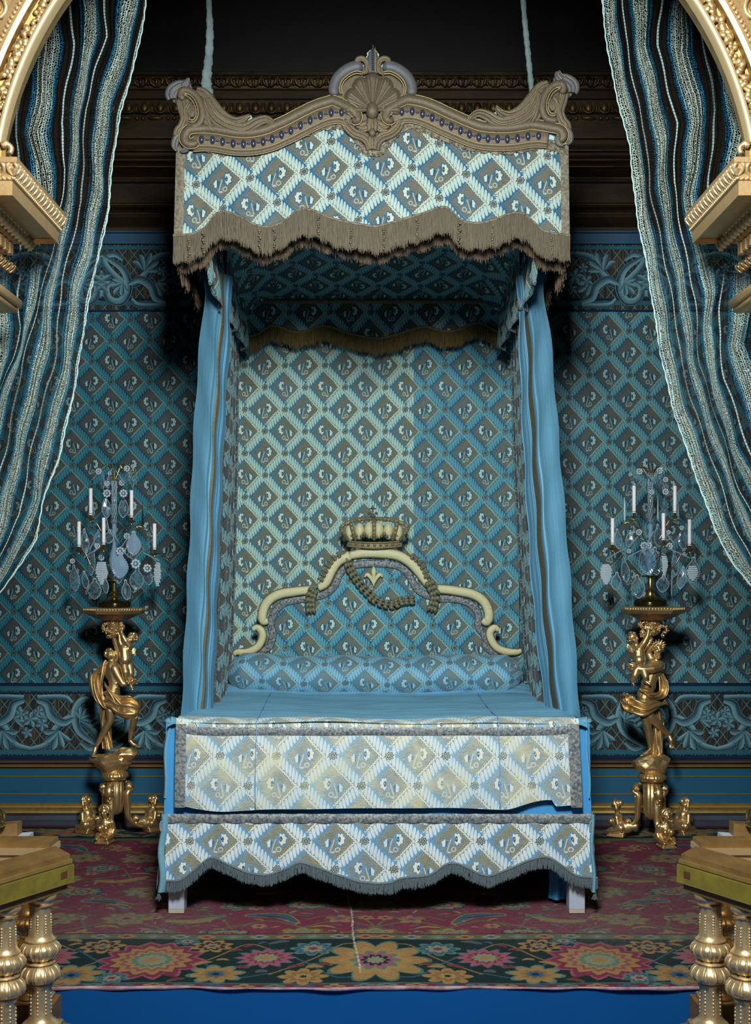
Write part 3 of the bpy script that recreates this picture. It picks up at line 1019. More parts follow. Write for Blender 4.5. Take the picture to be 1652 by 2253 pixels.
bed = empty('state_bed', (0, BF, 0), 'state bed with pale brocade skirt, blue sides and arched gilt-edged headboard', 'bed')
# legs
for i, (x0, x1, y0) in enumerate(((370, 405, 5.41), (1252, 1287, 5.41), (430, 460, 7.0), (1180, 1210, 7.0))):
    MB().box(PX(x0, y0), PX(x1, y0), y0, y0 + .085, 0.029, .42, .003).build('leg', WHITE_GREY, bed, smooth=False)
    MB().box(PX(x0, y0) + .001, PX(x1, y0) - .001, y0 + .001, y0 + .084, 0.013, .031).build('foot_pad', simple('bare_wood', rgb(176, 168, 150), rough=.7), bed.children[-1], smooth=False)
# blue cloth covered body


def body_f():
    m = MB()
    xl, xr = fx(363), fx(1299)
    top = fz(1588); bot = fz(1800)
    # front with a slightly rounded edge
    n = 40
    def f(u, v):
        x = xl + (xr - xl) * u
        z = bot + (top - bot) * v
        bulge = .006 * math.sin(u * 23) * (1 - v) + .003 * math.sin(u * 61 + v * 3)
        tap = .010 * (1 - v) * (1 if u > .5 else -1) * abs(2 * u - 1)
        return (x + tap, BF + .03 - bulge, z), (u, v)
    m.join(sheet(n, 10, f))
    for s, xx in ((-1, xl), (1, xr)):
        def g(u, v, s=s, xx=xx):
            return (xx + s * .010 * (1 - v), BF + .03 + (BH - BF - .03) * u, bot + (top - .02 + .0 * u - bot) * v), (u, v)
        m.join(sheet(10, 6, g))
    return m


body_f().build('mattress_side', BLUECLOTH, bed)
MB().box(fx(366), fx(1297), BF + .05, BH, fz(1795) - .05, fz(1600) - .06).build('mattress_core', BLUECLOTH, bed, smooth=False)
MB().box(fx(372), fx(1294), BF + .05, BH, .34, fz(1795) - .05).build('bed_frame', simple('frame_wood', rgb(90, 80, 66), rough=.7), bed, smooth=False)
# skirt
xL, xR = fx(SKX[0]), fx(SKX[1])


def skirt_f(u, v):
    px = SKX[0] + (SKX[1] - SKX[0]) * u
    zt = fz(1791); zb = fz(interp(SCALS, px))
    z = zb + (zt - zb) * v
    x = fx(px)
    y = BF + .002 - .006 * math.sin(px * .05) * (1 - v) - .004 * math.sin(px * .13)
    fl = .012 * (1 - v) * (2 * u - 1)
    return (x + fl, y, z), ((x - fx(547)) / (127.5 / sF) + .002 * math.sin(px * .02), (z - fz(1851)) / (125 / sF))


sk = sheet(160, 18, skirt_f).build('front_skirt', BR_SKIRT, bed)


def strip(f_edge, h, n=120, y=-.006, th=.004):
    """raised braid following f_edge(t)->(x,y,z) with height h upwards"""
    m = MB(); v = []; f = []
    for i in range(n + 1):
        x, yy, z = f_edge(i / n)
        hh = h
        v += [(x, yy + y * .2, z), (x, yy + y, z + hh * .2), (x, yy + y - th * .5, z + hh * .5), (x, yy + y, z + hh * .8), (x, yy + y * .2, z + hh)]
    for i in range(n):
        for k in range(4):
            a = i * 5 + k; f.append((a, a + 5, a + 6, a + 1))
    return m.add(v, f)


def edge_sk(t):
    px = SKX[0] - 2 + (SKX[1] - SKX[0] + 6) * t
    p, _ = skirt_f(min(max((px - SKX[0]) / (SKX[1] - SKX[0]), 0), 1), 0)
    return (fx(px) + .012 * (2 * t - 1), p[1] - .003, fz(interp(SCALS, px)))


fr = fringe(lambda t: (edge_sk(t)[0], edge_sk(t)[1], edge_sk(t)[2] + .004), .046, 1000, jit=.005, wid=.0026)
fro = fr.build('fringe', FRINGEB, sk); fro['kind'] = 'stuff'
strip(edge_sk, .012, 200).build('fringe_braid', FRINGEB, sk)


def edge_top(t):
    px = SKX[0] + (SKX[1] - SKX[0]) * t
    return (fx(px), BF - .001, fz(1811))


strip(edge_top, 20 / sF, 160, y=-.004, th=.002).build('lace_band', LACE, sk)
# side skirts, seen edge on
for s in (-1, 1):
    x0 = fx(350) if s < 0 else fx(1304)
    def g(u, v, s=s, x0=x0):
        y = BF - .0 + (BH - BF) * u
        z = fz(1958) + (fz(1788) - fz(1958)) * v
        zz = z + (.02 * abs(math.sin(u * 14))) * (1 - v)
        xx = x0 + s * (.006 * math.sin(u * 30) + .012 * (1 - v)) + (.014 if s < 0 else 0) * (v)
        return (xx, y, zz), (u * 8, v * 1.3)
    so = sheet(40, 8, g).build('side_skirt', BR_SKIRT, bed)
    # folded pale lining at the front corner
    lo = MB()
    def l(u, v, s=s):
        a, b_ = ((347, 364) if s < 0 else (1299, 1309))
        px = a + (b_ - a) * u + (3 * math.sin(v * 9) if s < 0 else 2 * math.sin(v * 8))
        px += (-2 + 6 * v) * (1 if s < 0 else -.6)
        return (PX(px, BF), BF - .004 - .014 * math.sin(u * PI) + (.03 if u < .05 else 0), fz(1962) + (fz(1790) - fz(1962)) * v), (u, v)
    sheet(6, 24, l).build('lining_fold', LINING, so)
    fringe(lambda t, s=s: (PX((348 if s < 0 else 1306) + 4 * t, BF) + .0, BF - .002 + .3 * t * 0, fz(1958)), .04, 14, jit=.006, wid=.0026).build('fringe', FRINGEB, so)
    px0 = 357 if s < 0 else 1300
    ringp = [(PX(px0, BF) + .008 * math.cos(a), BF - .012, fz(1817) + .022 * math.sin(a)) for a in np.linspace(0, 2 * PI, 17)]
    tube(ringp, .0035, 6).build('buttonhole_loop', LINING, so)
    MB().box(PX(px0, BF) - .003, PX(px0, BF) + .004, BF - .016, BF - .006, fz(1817) - .016, fz(1817) + .012).build('toggle', simple('wood_toggle', rgb(150, 120, 110), rough=.6), so, smooth=False)
    # narrow flap of the cover hanging at the side of the mattress
    def fl(u, v, s=s):
        a, b_ = ((352, 364) if s < 0 else (1296, 1305))
        top, bot = 1578, 1758
        px = a + (b_ - a) * u
        if s < 0: px += 14 * v ** 3 + 2 * math.sin(v * 8)
        else: px += -8 * v ** 2 + 2 * math.sin(v * 8)
        return (PX(px, BF), BF + .02 - .02 * math.sin(PI * u) + .05 * (1 - u if s < 0 else u), fz(bot) + (fz(top) - fz(bot)) * v), (u, v)
    sheet(5, 24, fl).build('side_flap', LINING, bed)
    # pillow-like turned corner of white ticking
    cpx = 378 if s < 0 else 1287
    c = MB().join(ball((PX(cpx, BF + .06), BF + .07, fz(1590)), 1.0, 12, 8, (.034, .05, .016)))
    c.build('ticking_corner', LINING, bed)
# blue drapery under the bed beside the right leg
def und(u, v):
    px = 1206 + (1246 - 1206) * u + 2 * math.sin(v * 6)
    return (PX(px, 5.6), 5.6 - .03 * math.sin(u * PI) + .01 * math.sin(u * 12), .03 + .30 * v), (u, v)
sheet(10, 8, und).build('hanging_cloth', BLUECLOTH, bed)
def und2(u, v):
    px = 415 + (475 - 415) * u
    return (PX(px, 5.6), 5.6 - .02 * math.sin(u * PI), PZ(1926, 5.6) + .05 * abs(2 * u - 1) + .2 * v), (u, v)
sheet(10, 6, und2).build('hanging_cloth', BLUECLOTH, bed)

# ------------------------------------------------------------------ coverlet: flat top plus a hanging brocade panel
cov = empty('coverlet', (0, BF + .5, fz(1590)), 'silvery blue brocade coverlet spread over the bed, its worn front panel hanging', 'bedspread')


def topz(x, y):
    t = (y - BF) / (BH - BF)
    base = fz(1584) - .028 * t
    base -= .022 * math.exp(-((x - .0) / .45) ** 2) * math.sin(PI * min(max(t, 0), 1))
    return base + .004 * math.sin(x * 9 + y * 3) + .003 * math.sin(y * 17 + x * 4)


def cov_top(u, v):
    y = BF - .005 + (7.02 - BF) * v
    hw0 = (1293 - 367) / 2 / sF
    xc = PX(830, BF)
    hw = hw0 * (1 - .05 * v)
    x = xc + (2 * u - 1) * hw
    z = topz(x, y)
    e = abs(2 * u - 1)
    if e > .93: z -= .5 * (e - .93) ** 2 * 8 + .0
    if v < .04: z -= (1 - v / .04) ** 2 * .014
    if v > .9: z += (v - .9) * .5
    return (x, y, z), (x * 2, y * 2)


ct = sheet(70, 60, cov_top).build('coverlet_top', COVTOP, cov)
BOTP = smooth_path([(384, 1776), (392, 1773), (400, 1771), (440, 1778), (480, 1783), (520, 1783), (600, 1779), (680, 1778), (760, 1777), (860, 1776), (1000, 1776), (1090, 1779), (1120, 1777), (1160, 1765), (1190, 1759), (1208, 1759), (1210, 1759)], 4)
BOTP2 = [(1208, 1757), (1215, 1773), (1240, 1771), (1281, 1766)]


def cov_front(u, v):
    px = 388 + (1272 - 388) * u
    bot = interp(BOTP, px) if px < 1209 else interp(BOTP2, px)
    # the lower edge spreads a little at both ends
    top = 1590 - 10 * (max(0, abs(2 * u - 1) - .8) * 5) ** 1
    py = bot + (top - bot) * v
    pxx = px + (6 * (u - .5) * 2 * (1 - v) if u > .5 else 2 * (u - .5) * 3 * (1 - v))
    y = BF - .012 - .010 * math.sin(PI * (1 - v) * .5) - .005 * math.sin(px * .03 + v * 2) * (1 - v)
    if v > .96: y += (v - .96) * .3
    return (PX(pxx, BF), y, fz(py)), ((px - 486) / 123.5, -(py - 1662) / 130)


cf = sheet(180, 26, cov_front).build('front_panel', BR_COV, cov)


def cov_roll(u, v):          # the brocade turning over the edge on to the top
    px = 388 + (1272 - 388) * u
    y = BF - .012 + .10 * v
    x = PX(px, BF)
    z = topz(x, y) + .004 - (1 - v) ** 2 * .016 - (.004 if u < .0 else 0)
    return (x, y - .0, z), ((px - 486) / 123.5, .55 + v * .4)


sheet(90, 8, cov_roll).build('turnover', BR_COV, cov)


def eL(t): px = 392 + (1262 - 392) * t; return (PX(px, BF), BF - .016 - .005 * math.sin(px * .03) * .1, fz(1617 - 9 * (max(0, abs(2 * t - 1) - .85) * 6) ** 2))
strip(eL, 18 / sF, 140, y=-.003, th=.002).build('lace_band', LACE, cf)
for s in (0, 1):
    m = MB(); v = []; f = []
    for k in range(31):
        t = k / 30; py = 1592 + (1774 - 1592) * t
        a = (388, 411) if s == 0 else (1247, 1272)
        dx = (-1.5 * t if s == 0 else 7 * t)
        for j, pxx in enumerate((a[0] + dx, (a[0] + a[1]) / 2 + dx, a[1] + dx)):
            v.append((PX(pxx, BF), BF - .016 - .010 * math.sin(PI * t * .5) - (.003 if j == 1 else 0) - .004 * math.sin(pxx * .03 + 2) * t, fz(py)))
    for k in range(30):
        for j in range(2):
            a_ = k * 3 + j; f.append((a_, a_ + 1, a_ + 4, a_ + 3))
    MB().add(v, f).build('lace_edge', LACE, cf)
# fine blue ribs where the covering net is seamed
for px0, px1, px2 in ((565, 563, 592), (1096, 1098, 1052)):
    pts = [(PX(px1, BF), BF - .030, fz(1776)), (PX(px1, BF), BF - .030, fz(1700)), (PX(px0, BF), BF - .022, fz(1610)), (PX(px0, BF), BF - .012, fz(1588))]
    yy = BF + .05
    for k in range(8):
        y = BF + .02 + k * .20; x = PX(px0, BF) + (PX(px2, 6.8) - PX(px0, BF)) * k / 8
        pts.append((x, y, topz(x, y) + .004))
    tube(smooth_path(pts, 4), .0022, 5).build('net_seam', simple('seam_blue', rgb(110, 160, 205)), cov)

# ------------------------------------------------------------------ bolster
BD = 7.0


def bol(u, v):
    # u along, v around
    xl, xr = PX(496, 6.95), PX(1152, 6.95)
    x = xl + (xr - xl) * u
    e = min(u, 1 - u) * 2
    r = .125 * min(1, (e * 9) ** .5) if e > 0 else 0.001
    a = -1.1 + v * (PI + 1.6)
    sag = .008 * math.cos(2 * PI * u) + .006 * math.sin(u * 19)
    z = .935 + sag + r * math.sin(a) * .95
    y = BD + .0 - r * math.cos(a) * 1.2
    return (x, y, z), (x / .234 + .22, (v * (PI + 1.6) * .13) / .25 + .05)


bo = sheet(90, 26, bol).build('bolster', BR_BOL); tag(bo, 'long round bolster under veiled blue diamond brocade at the bed head', 'bolster')
# make its origin sit at the bolster
bo.data.transform(Matrix.Translation((0, -BD, -.82))); bo.location = (0, BD, .82)

# ------------------------------------------------------------------ headboard
HD = 7.16


def hx(px): return PX(px, HD)
def hz(py): return PZ(py, HD)


HB = [(520, 1455), (520, 1440), (540, 1432), (560, 1425), (568, 1400), (562, 1388), (573, 1372), (572, 1350), (580, 1325), (600, 1306), (640, 1297), (680, 1294), (700, 1286), (715, 1262), (726, 1238), (745, 1222), (765, 1213), (800, 1210), (840, 1210), (875, 1213), (900, 1222), (920, 1236), (936, 1262), (945, 1280), (965, 1290), (1010, 1292), (1050, 1302), (1072, 1318), (1082, 1345), (1080, 1368), (1092, 1390), (1090, 1410), (1105, 1424), (1130, 1432), (1150, 1440), (1150, 1455)]
hb = plate([(hx(a), hz(b)) for a, b in HB] + [(hx(1150), .5), (hx(520), .5)], HD, HD + .05)
hb.uv = [((p[0] - hx(768)) / .246, (p[2] - hz(1376)) / .262) for p in hb.v]; hb.has_uv = True
hbo = hb.build('headboard', BR_BLUE, bed, smooth=False)


def hpath(pts, n=6, dy=-.018): return [(hx(a), HD + dy, hz(b)) for a, b in smooth_path(pts, n)]


fm = MB(); cord = MB()
def moulding(pts, r, taper=(1, 1)):
    q = hpath(pts); N = len(q)
    rr = [r * (taper[0] + (1 - taper[0]) * min(1, k / (N * .25))) * (taper[1] + (1 - taper[1]) * min(1, (N - 1 - k) / (N * .25))) for k in range(N)]
    fm.join(tube(q, rr, 12, flat=.55))
    for sg in (-1, 1):
        off = []
        for k in range(N):
            a = Vector(q[max(k - 1, 0)]); b = Vector(q[min(k + 1, N - 1)]); d = (b - a).normalized()
            nrm = Vector((-d.z, 0, d.x))
            off.append(tuple(Vector(q[k]) + nrm * rr[k] * sg * 1.06 + Vector((0, -.002, 0))))
        cord.join(tube(off, .0026, 5))


# central hoop, shoulders, lower scrolls
moulding([(770, 1222), (800, 1217), (840, 1217), (875, 1222), (903, 1238), (925, 1262), (940, 1283), (948, 1292)], .027, (.8, .7))
moulding([(770, 1222), (745, 1234), (730, 1254), (716, 1282), (700, 1294)], .027, (1, .7))
moulding([(590, 1366), (580, 1366), (578, 1350), (588, 1325), (612, 1308), (650, 1301), (690, 1297)], .026, (.6, .9))
moulding([(1060, 1364), (1070, 1368), (1075, 1352), (1066, 1326), (1042, 1308), (1000, 1299), (962, 1295)], .026, (.6, .9))
moulding([(556, 1384), (566, 1380), (576, 1388), (578, 1402), (568, 1422), (545, 1434), (522, 1434), (516, 1440)], .021, (.6, .5))
moulding([(1096, 1386), (1088, 1380), (1078, 1388), (1078, 1402), (1090, 1422), (1110, 1432), (1135, 1434), (1146, 1430)], .021, (.6, .5))
fmo = fm.build('frame_moulding', CREAM, hbo); cord.build('frame_cord', LACEG, hbo)
# gimp band inside the frame
gm = MB()
inner = [(560, 1440), (590, 1425), (600, 1400), (596, 1372), (606, 1345), (630, 1325), (680, 1316), (712, 1308), (735, 1290), (748, 1262), (770, 1246), (822, 1240), (870, 1244), (894, 1258), (908, 1280), (924, 1302), (960, 1316), (1000, 1318), (1036, 1330), (1052, 1352), (1052, 1378), (1066, 1400), (1070, 1424), (1095, 1440)]
q = hpath(inner, 6, -.003)
gm.join(tube(q, .022, 8, flat=.25))
for k in range(0, len(q), 1):
    p = q[k]
    for j in range(2):
        gm.join(ball((p[0] + rng.normal() * .008, p[1] - .005, p[2] + rng.normal() * .008), .005, 5, 4))
gm.build('gimp_band', LACE, hbo)
# laurel garland
lv = MB()
def laurel(pts, s=.012, dens=.027, dy=-.03):
    q = [Vector(p) for p in hpath(pts, 10, dy)]
    acc = 0
    lv.join(tube(q, .006, 6))
    for k in range(1, len(q)):
        acc += (q[k] - q[k - 1]).length
        if acc > dens:
            acc = 0; d = (q[k] - q[k - 1]).normalized(); nrm = Vector((-d.z, 0, d.x))
            for sg in (-1, 0, 1):
                p0 = q[k]; p1 = p0 + nrm * sg * s * .9 + d * s * .6 + Vector((0, -.008, 0)); p2 = p0 + nrm * sg * s * 1.3 + d * s * 1.9
                lv.join(tube(smooth_path([p0, p1, p2], 3), [s * .2, s * .5, s * .7, s * .75, s * .62, s * .4, s * .1], 6, flat=.6))


laurel([(762, 1228), (770, 1250), (785, 1275), (805, 1300), (830, 1322), (860, 1330), (885, 1322), (905, 1320)], .017)
laurel([(700, 1288), (690, 1300), (684, 1318), (684, 1340)], .019)
laurel([(760, 1215), (738, 1226), (722, 1245), (706, 1275)], .012)
laurel([(938, 1268), (948, 1290), (956, 1312), (950, 1340)], .019)
laurel([(895, 1218), (918, 1232), (934, 1256), (940, 1275)], .012)
lv.build('laurel_garland', simple('olive_embroidery', rgb(124, 122, 92), rough=.55, metal=.2, bump=.6, bscale=150, var=.7, vscale=70, vcol=rgb(76, 82, 70)), hbo)
# fleur-de-lis
fl = MB()
fl.join(tube(smooth_path([(hx(822), HD - .022, hz(1246)), (hx(822), HD - .024, hz(1264)), (hx(822), HD - .022, hz(1290))], 5), [.002, .007, .012, .015, .015, .013, .010, .007, .006, .005, .004], 8, flat=.6))
for sg in (-1, 1):
    fl.join(tube(smooth_path([(hx(822), HD - .022, hz(1287)), (hx(822 + sg * 6), HD - .024, hz(1272)), (hx(822 + sg * 14), HD - .024, hz(1264)), (hx(822 + sg * 20), HD - .022, hz(1270))], 4), [.004, .005, .007, .009, .011, .012, .0125, .012, .011, .010, .008, .006, .004], 8, flat=.6))
fl.join(ball((hx(822), HD - .02, hz(1276)), 1.0, 8, 6, (.009, .006, .004)))
fl.build('fleur_de_lis', CREAM, hbo)
# crown
cr = MB()
CYD = HD - .01
def ch(px, py, dy=0): return (hx(px), CYD - dy, hz(py))
# circlet as two curved bands with jewels
for py, r in ((1203, .006), (1192, .005)):
    pts = [ch(763 + (885 - 763) * t, py + 5 * (2 * t - 1) ** 2 * -1 + 3, .05 * (1 - (2 * t - 1) ** 2)) for t in np.linspace(0, 1, 25)]
    cr.join(tube(pts, r, 8))
bandm = MB()
v = []; f = []
for i in range(25):
    t = i / 24; d = .045 * (1 - (2 * t - 1) ** 2); c = 3 - 5 * (2 * t - 1) ** 2
    v.append(ch(763 + (885 - 763) * t, 1203 + c, d)); v.append(ch(765 + (883 - 765) * t, 1191 + c, d))
for i in range(24): f.append((i * 2, i * 2 + 2, i * 2 + 3, i * 2 + 1))
cr.add(v, f)
crown = cr.build('crown', simple('crown_gold_thread', rgb(150, 140, 100), rough=.5, metal=.3, bump=.6, bscale=200, var=.7, vscale=90, vcol=rgb(90, 86, 64)), hbo)
cap = MB()
for k in range(6):        # pale velvet puffs between the arches
    px = 770 + k * 21
    cap.join(ball(ch(px, 1166 + abs(k - 2.5) * 2.2, .01), 1.0, 10, 8, (.030, .03, .050)))
cap.build('crown_lining', CREAM, crown)
arches = MB(); pearls = MB()
for k, (bx, tx, ox, oy) in enumerate(((765, 815, 752, 1160), (783, 817, 774, 1150), (823, 822, 823, 1150), (863, 828, 872, 1150), (881, 831, 896, 1160))):
    pts = smooth_path([ch(bx, 1188, .03), ch((bx + ox) / 2, 1176, .05), ch(ox, oy, .045), ch((ox + tx) / 2, 1144 if k != 2 else 1146, .04), ch(tx, 1142, .02)], 6)
    arches.join(tube(pts, .011, 8, flat=.6))
    for j, p in enumerate(pts[::2]):
        pearls.join(ball((p[0], p[1] - .010, p[2]), .0062, 7, 5))
for k in range(7):        # trefoils on the circlet
    px = 757 + k * 22; py = 1183 - 3 * abs(k - 3) ** .5
    d = .05 * (1 - ((px - 823) / 70) ** 2)
    for a in (-1, 0, 1):
        arches.join(ball(ch(px + a * 6, py - (5 if a == 0 else 0), d), .011 if a == 0 else .009, 8, 6))
arches.build('crown_arch', crown.data.materials[0], crown)
for k in range(9):
    t = (k + .5) / 9; c = 3 - 5 * (2 * t - 1) ** 2
    pearls.join(ball(ch(765 + 118 * t, 1197 + c, .05 * (1 - (2 * t - 1) ** 2) + .003), 1.0, 8, 6, (.009, .005, .006)))
pearls.build('crown_jewels', simple('seed_pearls', rgb(120, 112, 96), rough=.3, metal=.2), crown)
orb = MB().join(ball(ch(820, 1135, .02), .014, 10, 8)).join(tube([ch(820, 1128, .02), ch(820, 1112, .02)], .004, 6)).join(tube([ch(812, 1120, .02), ch(828, 1120, .02)], .004, 6))
for px, py in ((812, 1130), (828, 1130), (820, 1118)): orb.join(ball(ch(px, py, .02), .009, 8, 6))
orb.build('orb_and_cross', GIMPB, crown)

# ------------------------------------------------------------------ hanging behind the bed
BK = 7.32
dos = empty('head_cloth', (0, BK, .9), 'faded brocade hanging behind the headboard, its right-hand width much bluer', 'wall hanging')
def back_f(x0, x1):
    def f(u, v):
        x = x0 + (x1 - x0) * u; z = .6 + (3.18 - .6) * v
        return (x, BK + .003 * math.sin(x * 11), z), ((x - PX(627, BK)) / .24, (z - PZ(804, BK)) / .263)
    return f
xs = PX(910, BK)
sheet(20, 20, back_f(-.86, xs)).build('faded_width', BR_BACK, dos)
sheet(12, 20, back_f(xs, .86)).build('bluer_width', BR_BLUE, dos)
# ================================================================== CANOPY
can = empty('bed_canopy', (0, BF, 3.0), 'bed canopy with embroidered shell crest, brocade valance and long gold-grey fringe', 'canopy')
UP = [(392, 325), (400, 318), (430, 310), (470, 318), (520, 322), (560, 320), (600, 312), (640, 295), (680, 278), (720, 265), (750, 263), (775, 285), (800, 320), (822, 328), (845, 318), (870, 285), (895, 265), (925, 270), (960, 285), (1000, 300), (1040, 314), (1090, 320), (1140, 318), (1190, 308), (1235, 318), (1246, 325)]


def val_f(u, v):
    px = 388 + (1250 - 388) * u
    zt = fz(interp(UP, px) - 6); zb = fz(interp(VSCS, px))
    z = zb + (zt - zb) * v
    lean = (-5 * (1 - v) * (1 if u < .5 else -.6)) * abs(2 * u - 1) ** 3
    x = fx(px + lean)
    y = BF + .006 * math.sin(px * .045 + v) * (1 - v) - .003 * math.sin(px * .11) * (1 - v)
    return (x, y, z), ((x - fx(549.8)) / (119 / sF), (z + .117 * abs(x) - fz(391.7) - .117 * abs(fx(549.8))) / (120 / sF))


va = sheet(180, 26, val_f).build('front_valance', BR_VAL, can)


def v_edge(t):
    px = 382 + (1253 - 382) * t
    return (fx(px), BF - .008 + .006 * math.sin(px * .045), fz(interp(VSCS, px)))


fro = fringe(lambda t: (v_edge(t)[0], v_edge(t)[1], v_edge(t)[2] + .004), .116, 1700, jit=.0035, wid=.0024, jl=.12).build('fringe', FRINGE, va); fro['kind'] = 'stuff'
strip(lambda t: (v_edge(t)[0], v_edge(t)[1] - .002, v_edge(t)[2] - .004), .014, 220).build('fringe_braid', SILVERGOLD, va)
# tassels of beads in the fringe
tm = MB()
for px in (417, 448, 572, 605, 700, 773, 845, 918, 1010, 1083, 1213):
    x = fx(px); z = fz(interp(VSCS, px))
    for k in range(9):
        tm.join(ball((x + rng.normal() * .002, BF - .020, z - .02 - k * .0105), .0048 if k % 3 else .0068, 6, 5))
tm.build('bead_tassels', SILVERGOLD, va)
# side lace borders and the lace along the cornice
for s in (0, 1):
    m = MB(); v = []; f = []
    for k in range(31):
        t = k / 30
        p, _ = val_f(0 if s == 0 else 1, t)
        w = .040 if s == 0 else -.036
        for j in range(3): v.append((p[0] + w * j / 2, p[1] - .006 - (.002 if j == 1 else 0), p[2]))
    for k in range(30):
        for j in range(2):
            a = k * 3 + j; f.append((a, a + 1, a + 4, a + 3))
    MB().add(v, f).build('lace_edge', SILVERGOLD, va)
lc = MB(); v = []; f = []
for k in range(161):
    px = 398 + (1244 - 398) * k / 160; y0 = interp(UP, px)
    hgt = 20 + 3 * math.sin(px * .22)
    for j, dd in enumerate((0, .3, .6, 1)):
        v.append((fx(px), BF - .006 - .004 * (j in (1, 2)), fz(y0 + hgt * dd)))
for k in range(160):
    for j in range(3):
        a = k * 4 + j; f.append((a, a + 4, a + 5, a + 1))
lc.add(v, f)
for k in range(700):
    px = random.uniform(398, 1244); dd = random.uniform(2, 22)
    lc.join(ball((fx(px), BF - .010, fz(interp(UP, px) + dd)), random.uniform(.0028, .0048), 5, 4))
lc.build('lace_heading', SILVERGOLD, va)

# ------- crest: pale backing board cut to outline
BO = [(390, 328), (389, 300), (396, 285), (404, 262), (399, 235), (384, 226), (378, 214), (383, 204), (397, 191), (407, 180), (414, 176), (420, 186), (422, 200), (440, 206), (460, 220), (478, 244), (498, 262), (520, 270), (540, 262), (552, 253), (556, 262), (546, 274), (566, 268), (586, 262), (602, 268), (610, 282), (640, 268), (680, 245), (708, 228), (730, 222), (727, 208), (726, 190), (732, 178), (748, 163), (770, 150), (780, 146), (780, 137), (790, 131), (800, 132), (803, 128), (808, 122), (807, 117), (812, 112), (820, 107), (828, 112), (834, 120), (832, 128), (840, 131), (852, 133), (861, 141), (862, 146), (880, 156), (898, 172), (910, 192), (914, 208), (908, 221), (930, 224), (960, 240), (1000, 262), (1024, 274), (1034, 262), (1052, 256), (1080, 266), (1086, 262), (1082, 252), (1090, 246), (1100, 256), (1120, 262), (1140, 252), (1160, 228), (1180, 205), (1205, 192), (1218, 186), (1220, 172), (1226, 162), (1234, 164), (1242, 176), (1254, 190), (1258, 206), (1252, 214), (1240, 222), (1238, 250), (1241, 272), (1243, 285), (1249, 300), (1249, 318), (1246, 328)]
LOW = [(1235, 316), (1190, 300), (1140, 312), (1090, 314), (1040, 308), (1000, 292), (960, 276), (925, 262), (895, 258), (872, 280), (848, 312), (822, 334), (798, 312), (775, 282), (750, 258), (720, 262), (680, 274), (640, 290), (600, 306), (560, 314), (520, 316), (470, 310), (430, 302), (400, 316)]
plate([(fx(a), fz(b)) for a, b in BO + LOW], BF + .0, BF + .035).build('crest_board', PALEBLUE, can, smooth=False)


def cpx(pts, dy=-.02, n=6): return [(fx(a), BF + dy, fz(b)) for a, b in smooth_path(pts, n)]


CABL = [(350 + a / 3.304, 80 + b / 3.304) for a, b in ((315, 765), (395, 768), (467, 780), (543, 793), (618, 797), (690, 793), (760, 780), (826, 760), (893, 730), (960, 700), (1030, 663), (1100, 627), (1175, 592), (1252, 570), (1328, 567))]
CABR = [(820 + a / 3.304, 80 + b / 3.304) for a, b in ((210, 563), (285, 560), (360, 578), (430, 606), (500, 640), (567, 670), (635, 700), (700, 727), (767, 748), (833, 757), (903, 762), (973, 762), (1047, 755), (1123, 742), (1200, 737))]
base = MB(); tor = MB(); crd = MB()


def offset(path, d):
    out = []
    N = len(path)
    for k in range(N):
        a = Vector(path[max(k - 1, 0)]); b = Vector(path[min(k + 1, N - 1)]); t = (b - a).normalized()
        out.append(tuple(Vector(path[k]) + Vector((-t.z, 0, t.x)) * d))
    return out


for side, cb in ((0, CABL), (1, CABR)):
    ext = [(cb[0][0] - 22, cb[0][1] + (2 if side == 0 else 8))] + cb + [(cb[-1][0] + 22, cb[-1][1] + (10 if side == 0 else 2))]
    mid = cpx(ext, -.012, 5)
    base.join(tube(mid, .034, 10, flat=.35))
    up = offset(mid, .052); lo = offset(mid, -.036)
    N = len(up)
    rr = [.023] * N
    # curled ends of the upper torus
    if side == 0:
        st = cpx([(436, 316), (424, 322), (412, 318), (408, 306), (416, 292), (432, 288)], -.024, 4)
        en = cpx([(770, 244), (780, 252), (786, 262), (784, 270), (776, 266)], -.024, 4)
    else:
        st = cpx([(862, 266), (856, 270), (849, 262), (852, 250), (862, 240)], -.024, 4)
        en = cpx([(1212, 287), (1228, 290), (1237, 300), (1234, 312), (1222, 316)], -.024, 4)
    full = st + up[6:-7] + en
    full = smooth_path([tuple(p) for p in full[::3]], 3)
    R = [.0215] * len(full)
    for k in range(6): R[k] = .012 + .002 * k; R[-1 - k] = .012 + .002 * k
    tor.join(tube(full, R, 12, flat=.9))
    for sg, dd in ((-1, .0225), (1, .0225)):
        crd.join(tube([(p[0], p[1] - .008, p[2]) for p in offset(full, sg * dd)], .0026, 5))
    tor.join(tube(lo, .011, 8, flat=.9))
    crd.join(tube([(p[0], p[1] - .008, p[2]) for p in offset(lo, .012)], .0022, 5))
    crd.join(tube([(p[0], p[1] - .008, p[2]) for p in offset(lo, -.012)], .0022, 5))
    for k in range(0, len(lo), 1):
        pass
base.build('cornice_band', GIMP, can)
tor.build('cornice_torus', GIMP, can)
crd.build('cornice_cord', GIMPHI, can)
first = None
for cb in (CABL, CABR):
    for k, (a, b) in enumerate(cb):
        c = (fx(a), BF - .026, fz(b))
        if first is None:
            first = ball((0, 0, 0), 1.0, 12, 8, (.0115, .012, .0185)).build('cabochon', CAB, can, loc=(c[0], c[1] - BF, c[2] - 3.0))
            first.matrix_parent_inverse = Matrix()
        else:
            o = first.copy(); C.objects.link(o); o.location = (c[0], c[1] - BF, c[2] - 3.0)
sb = MB()
for cb in (CABL, CABR):
    for (a, b), (a2, b2) in zip(cb[:-1], cb[1:]):
        sb.join(ball((fx((a + a2) / 2), BF - .024, fz((b + b2) / 2)), 1.0, 7, 5, (.009, .006, .0045)))
sb.build('small_beads', CAB, can)


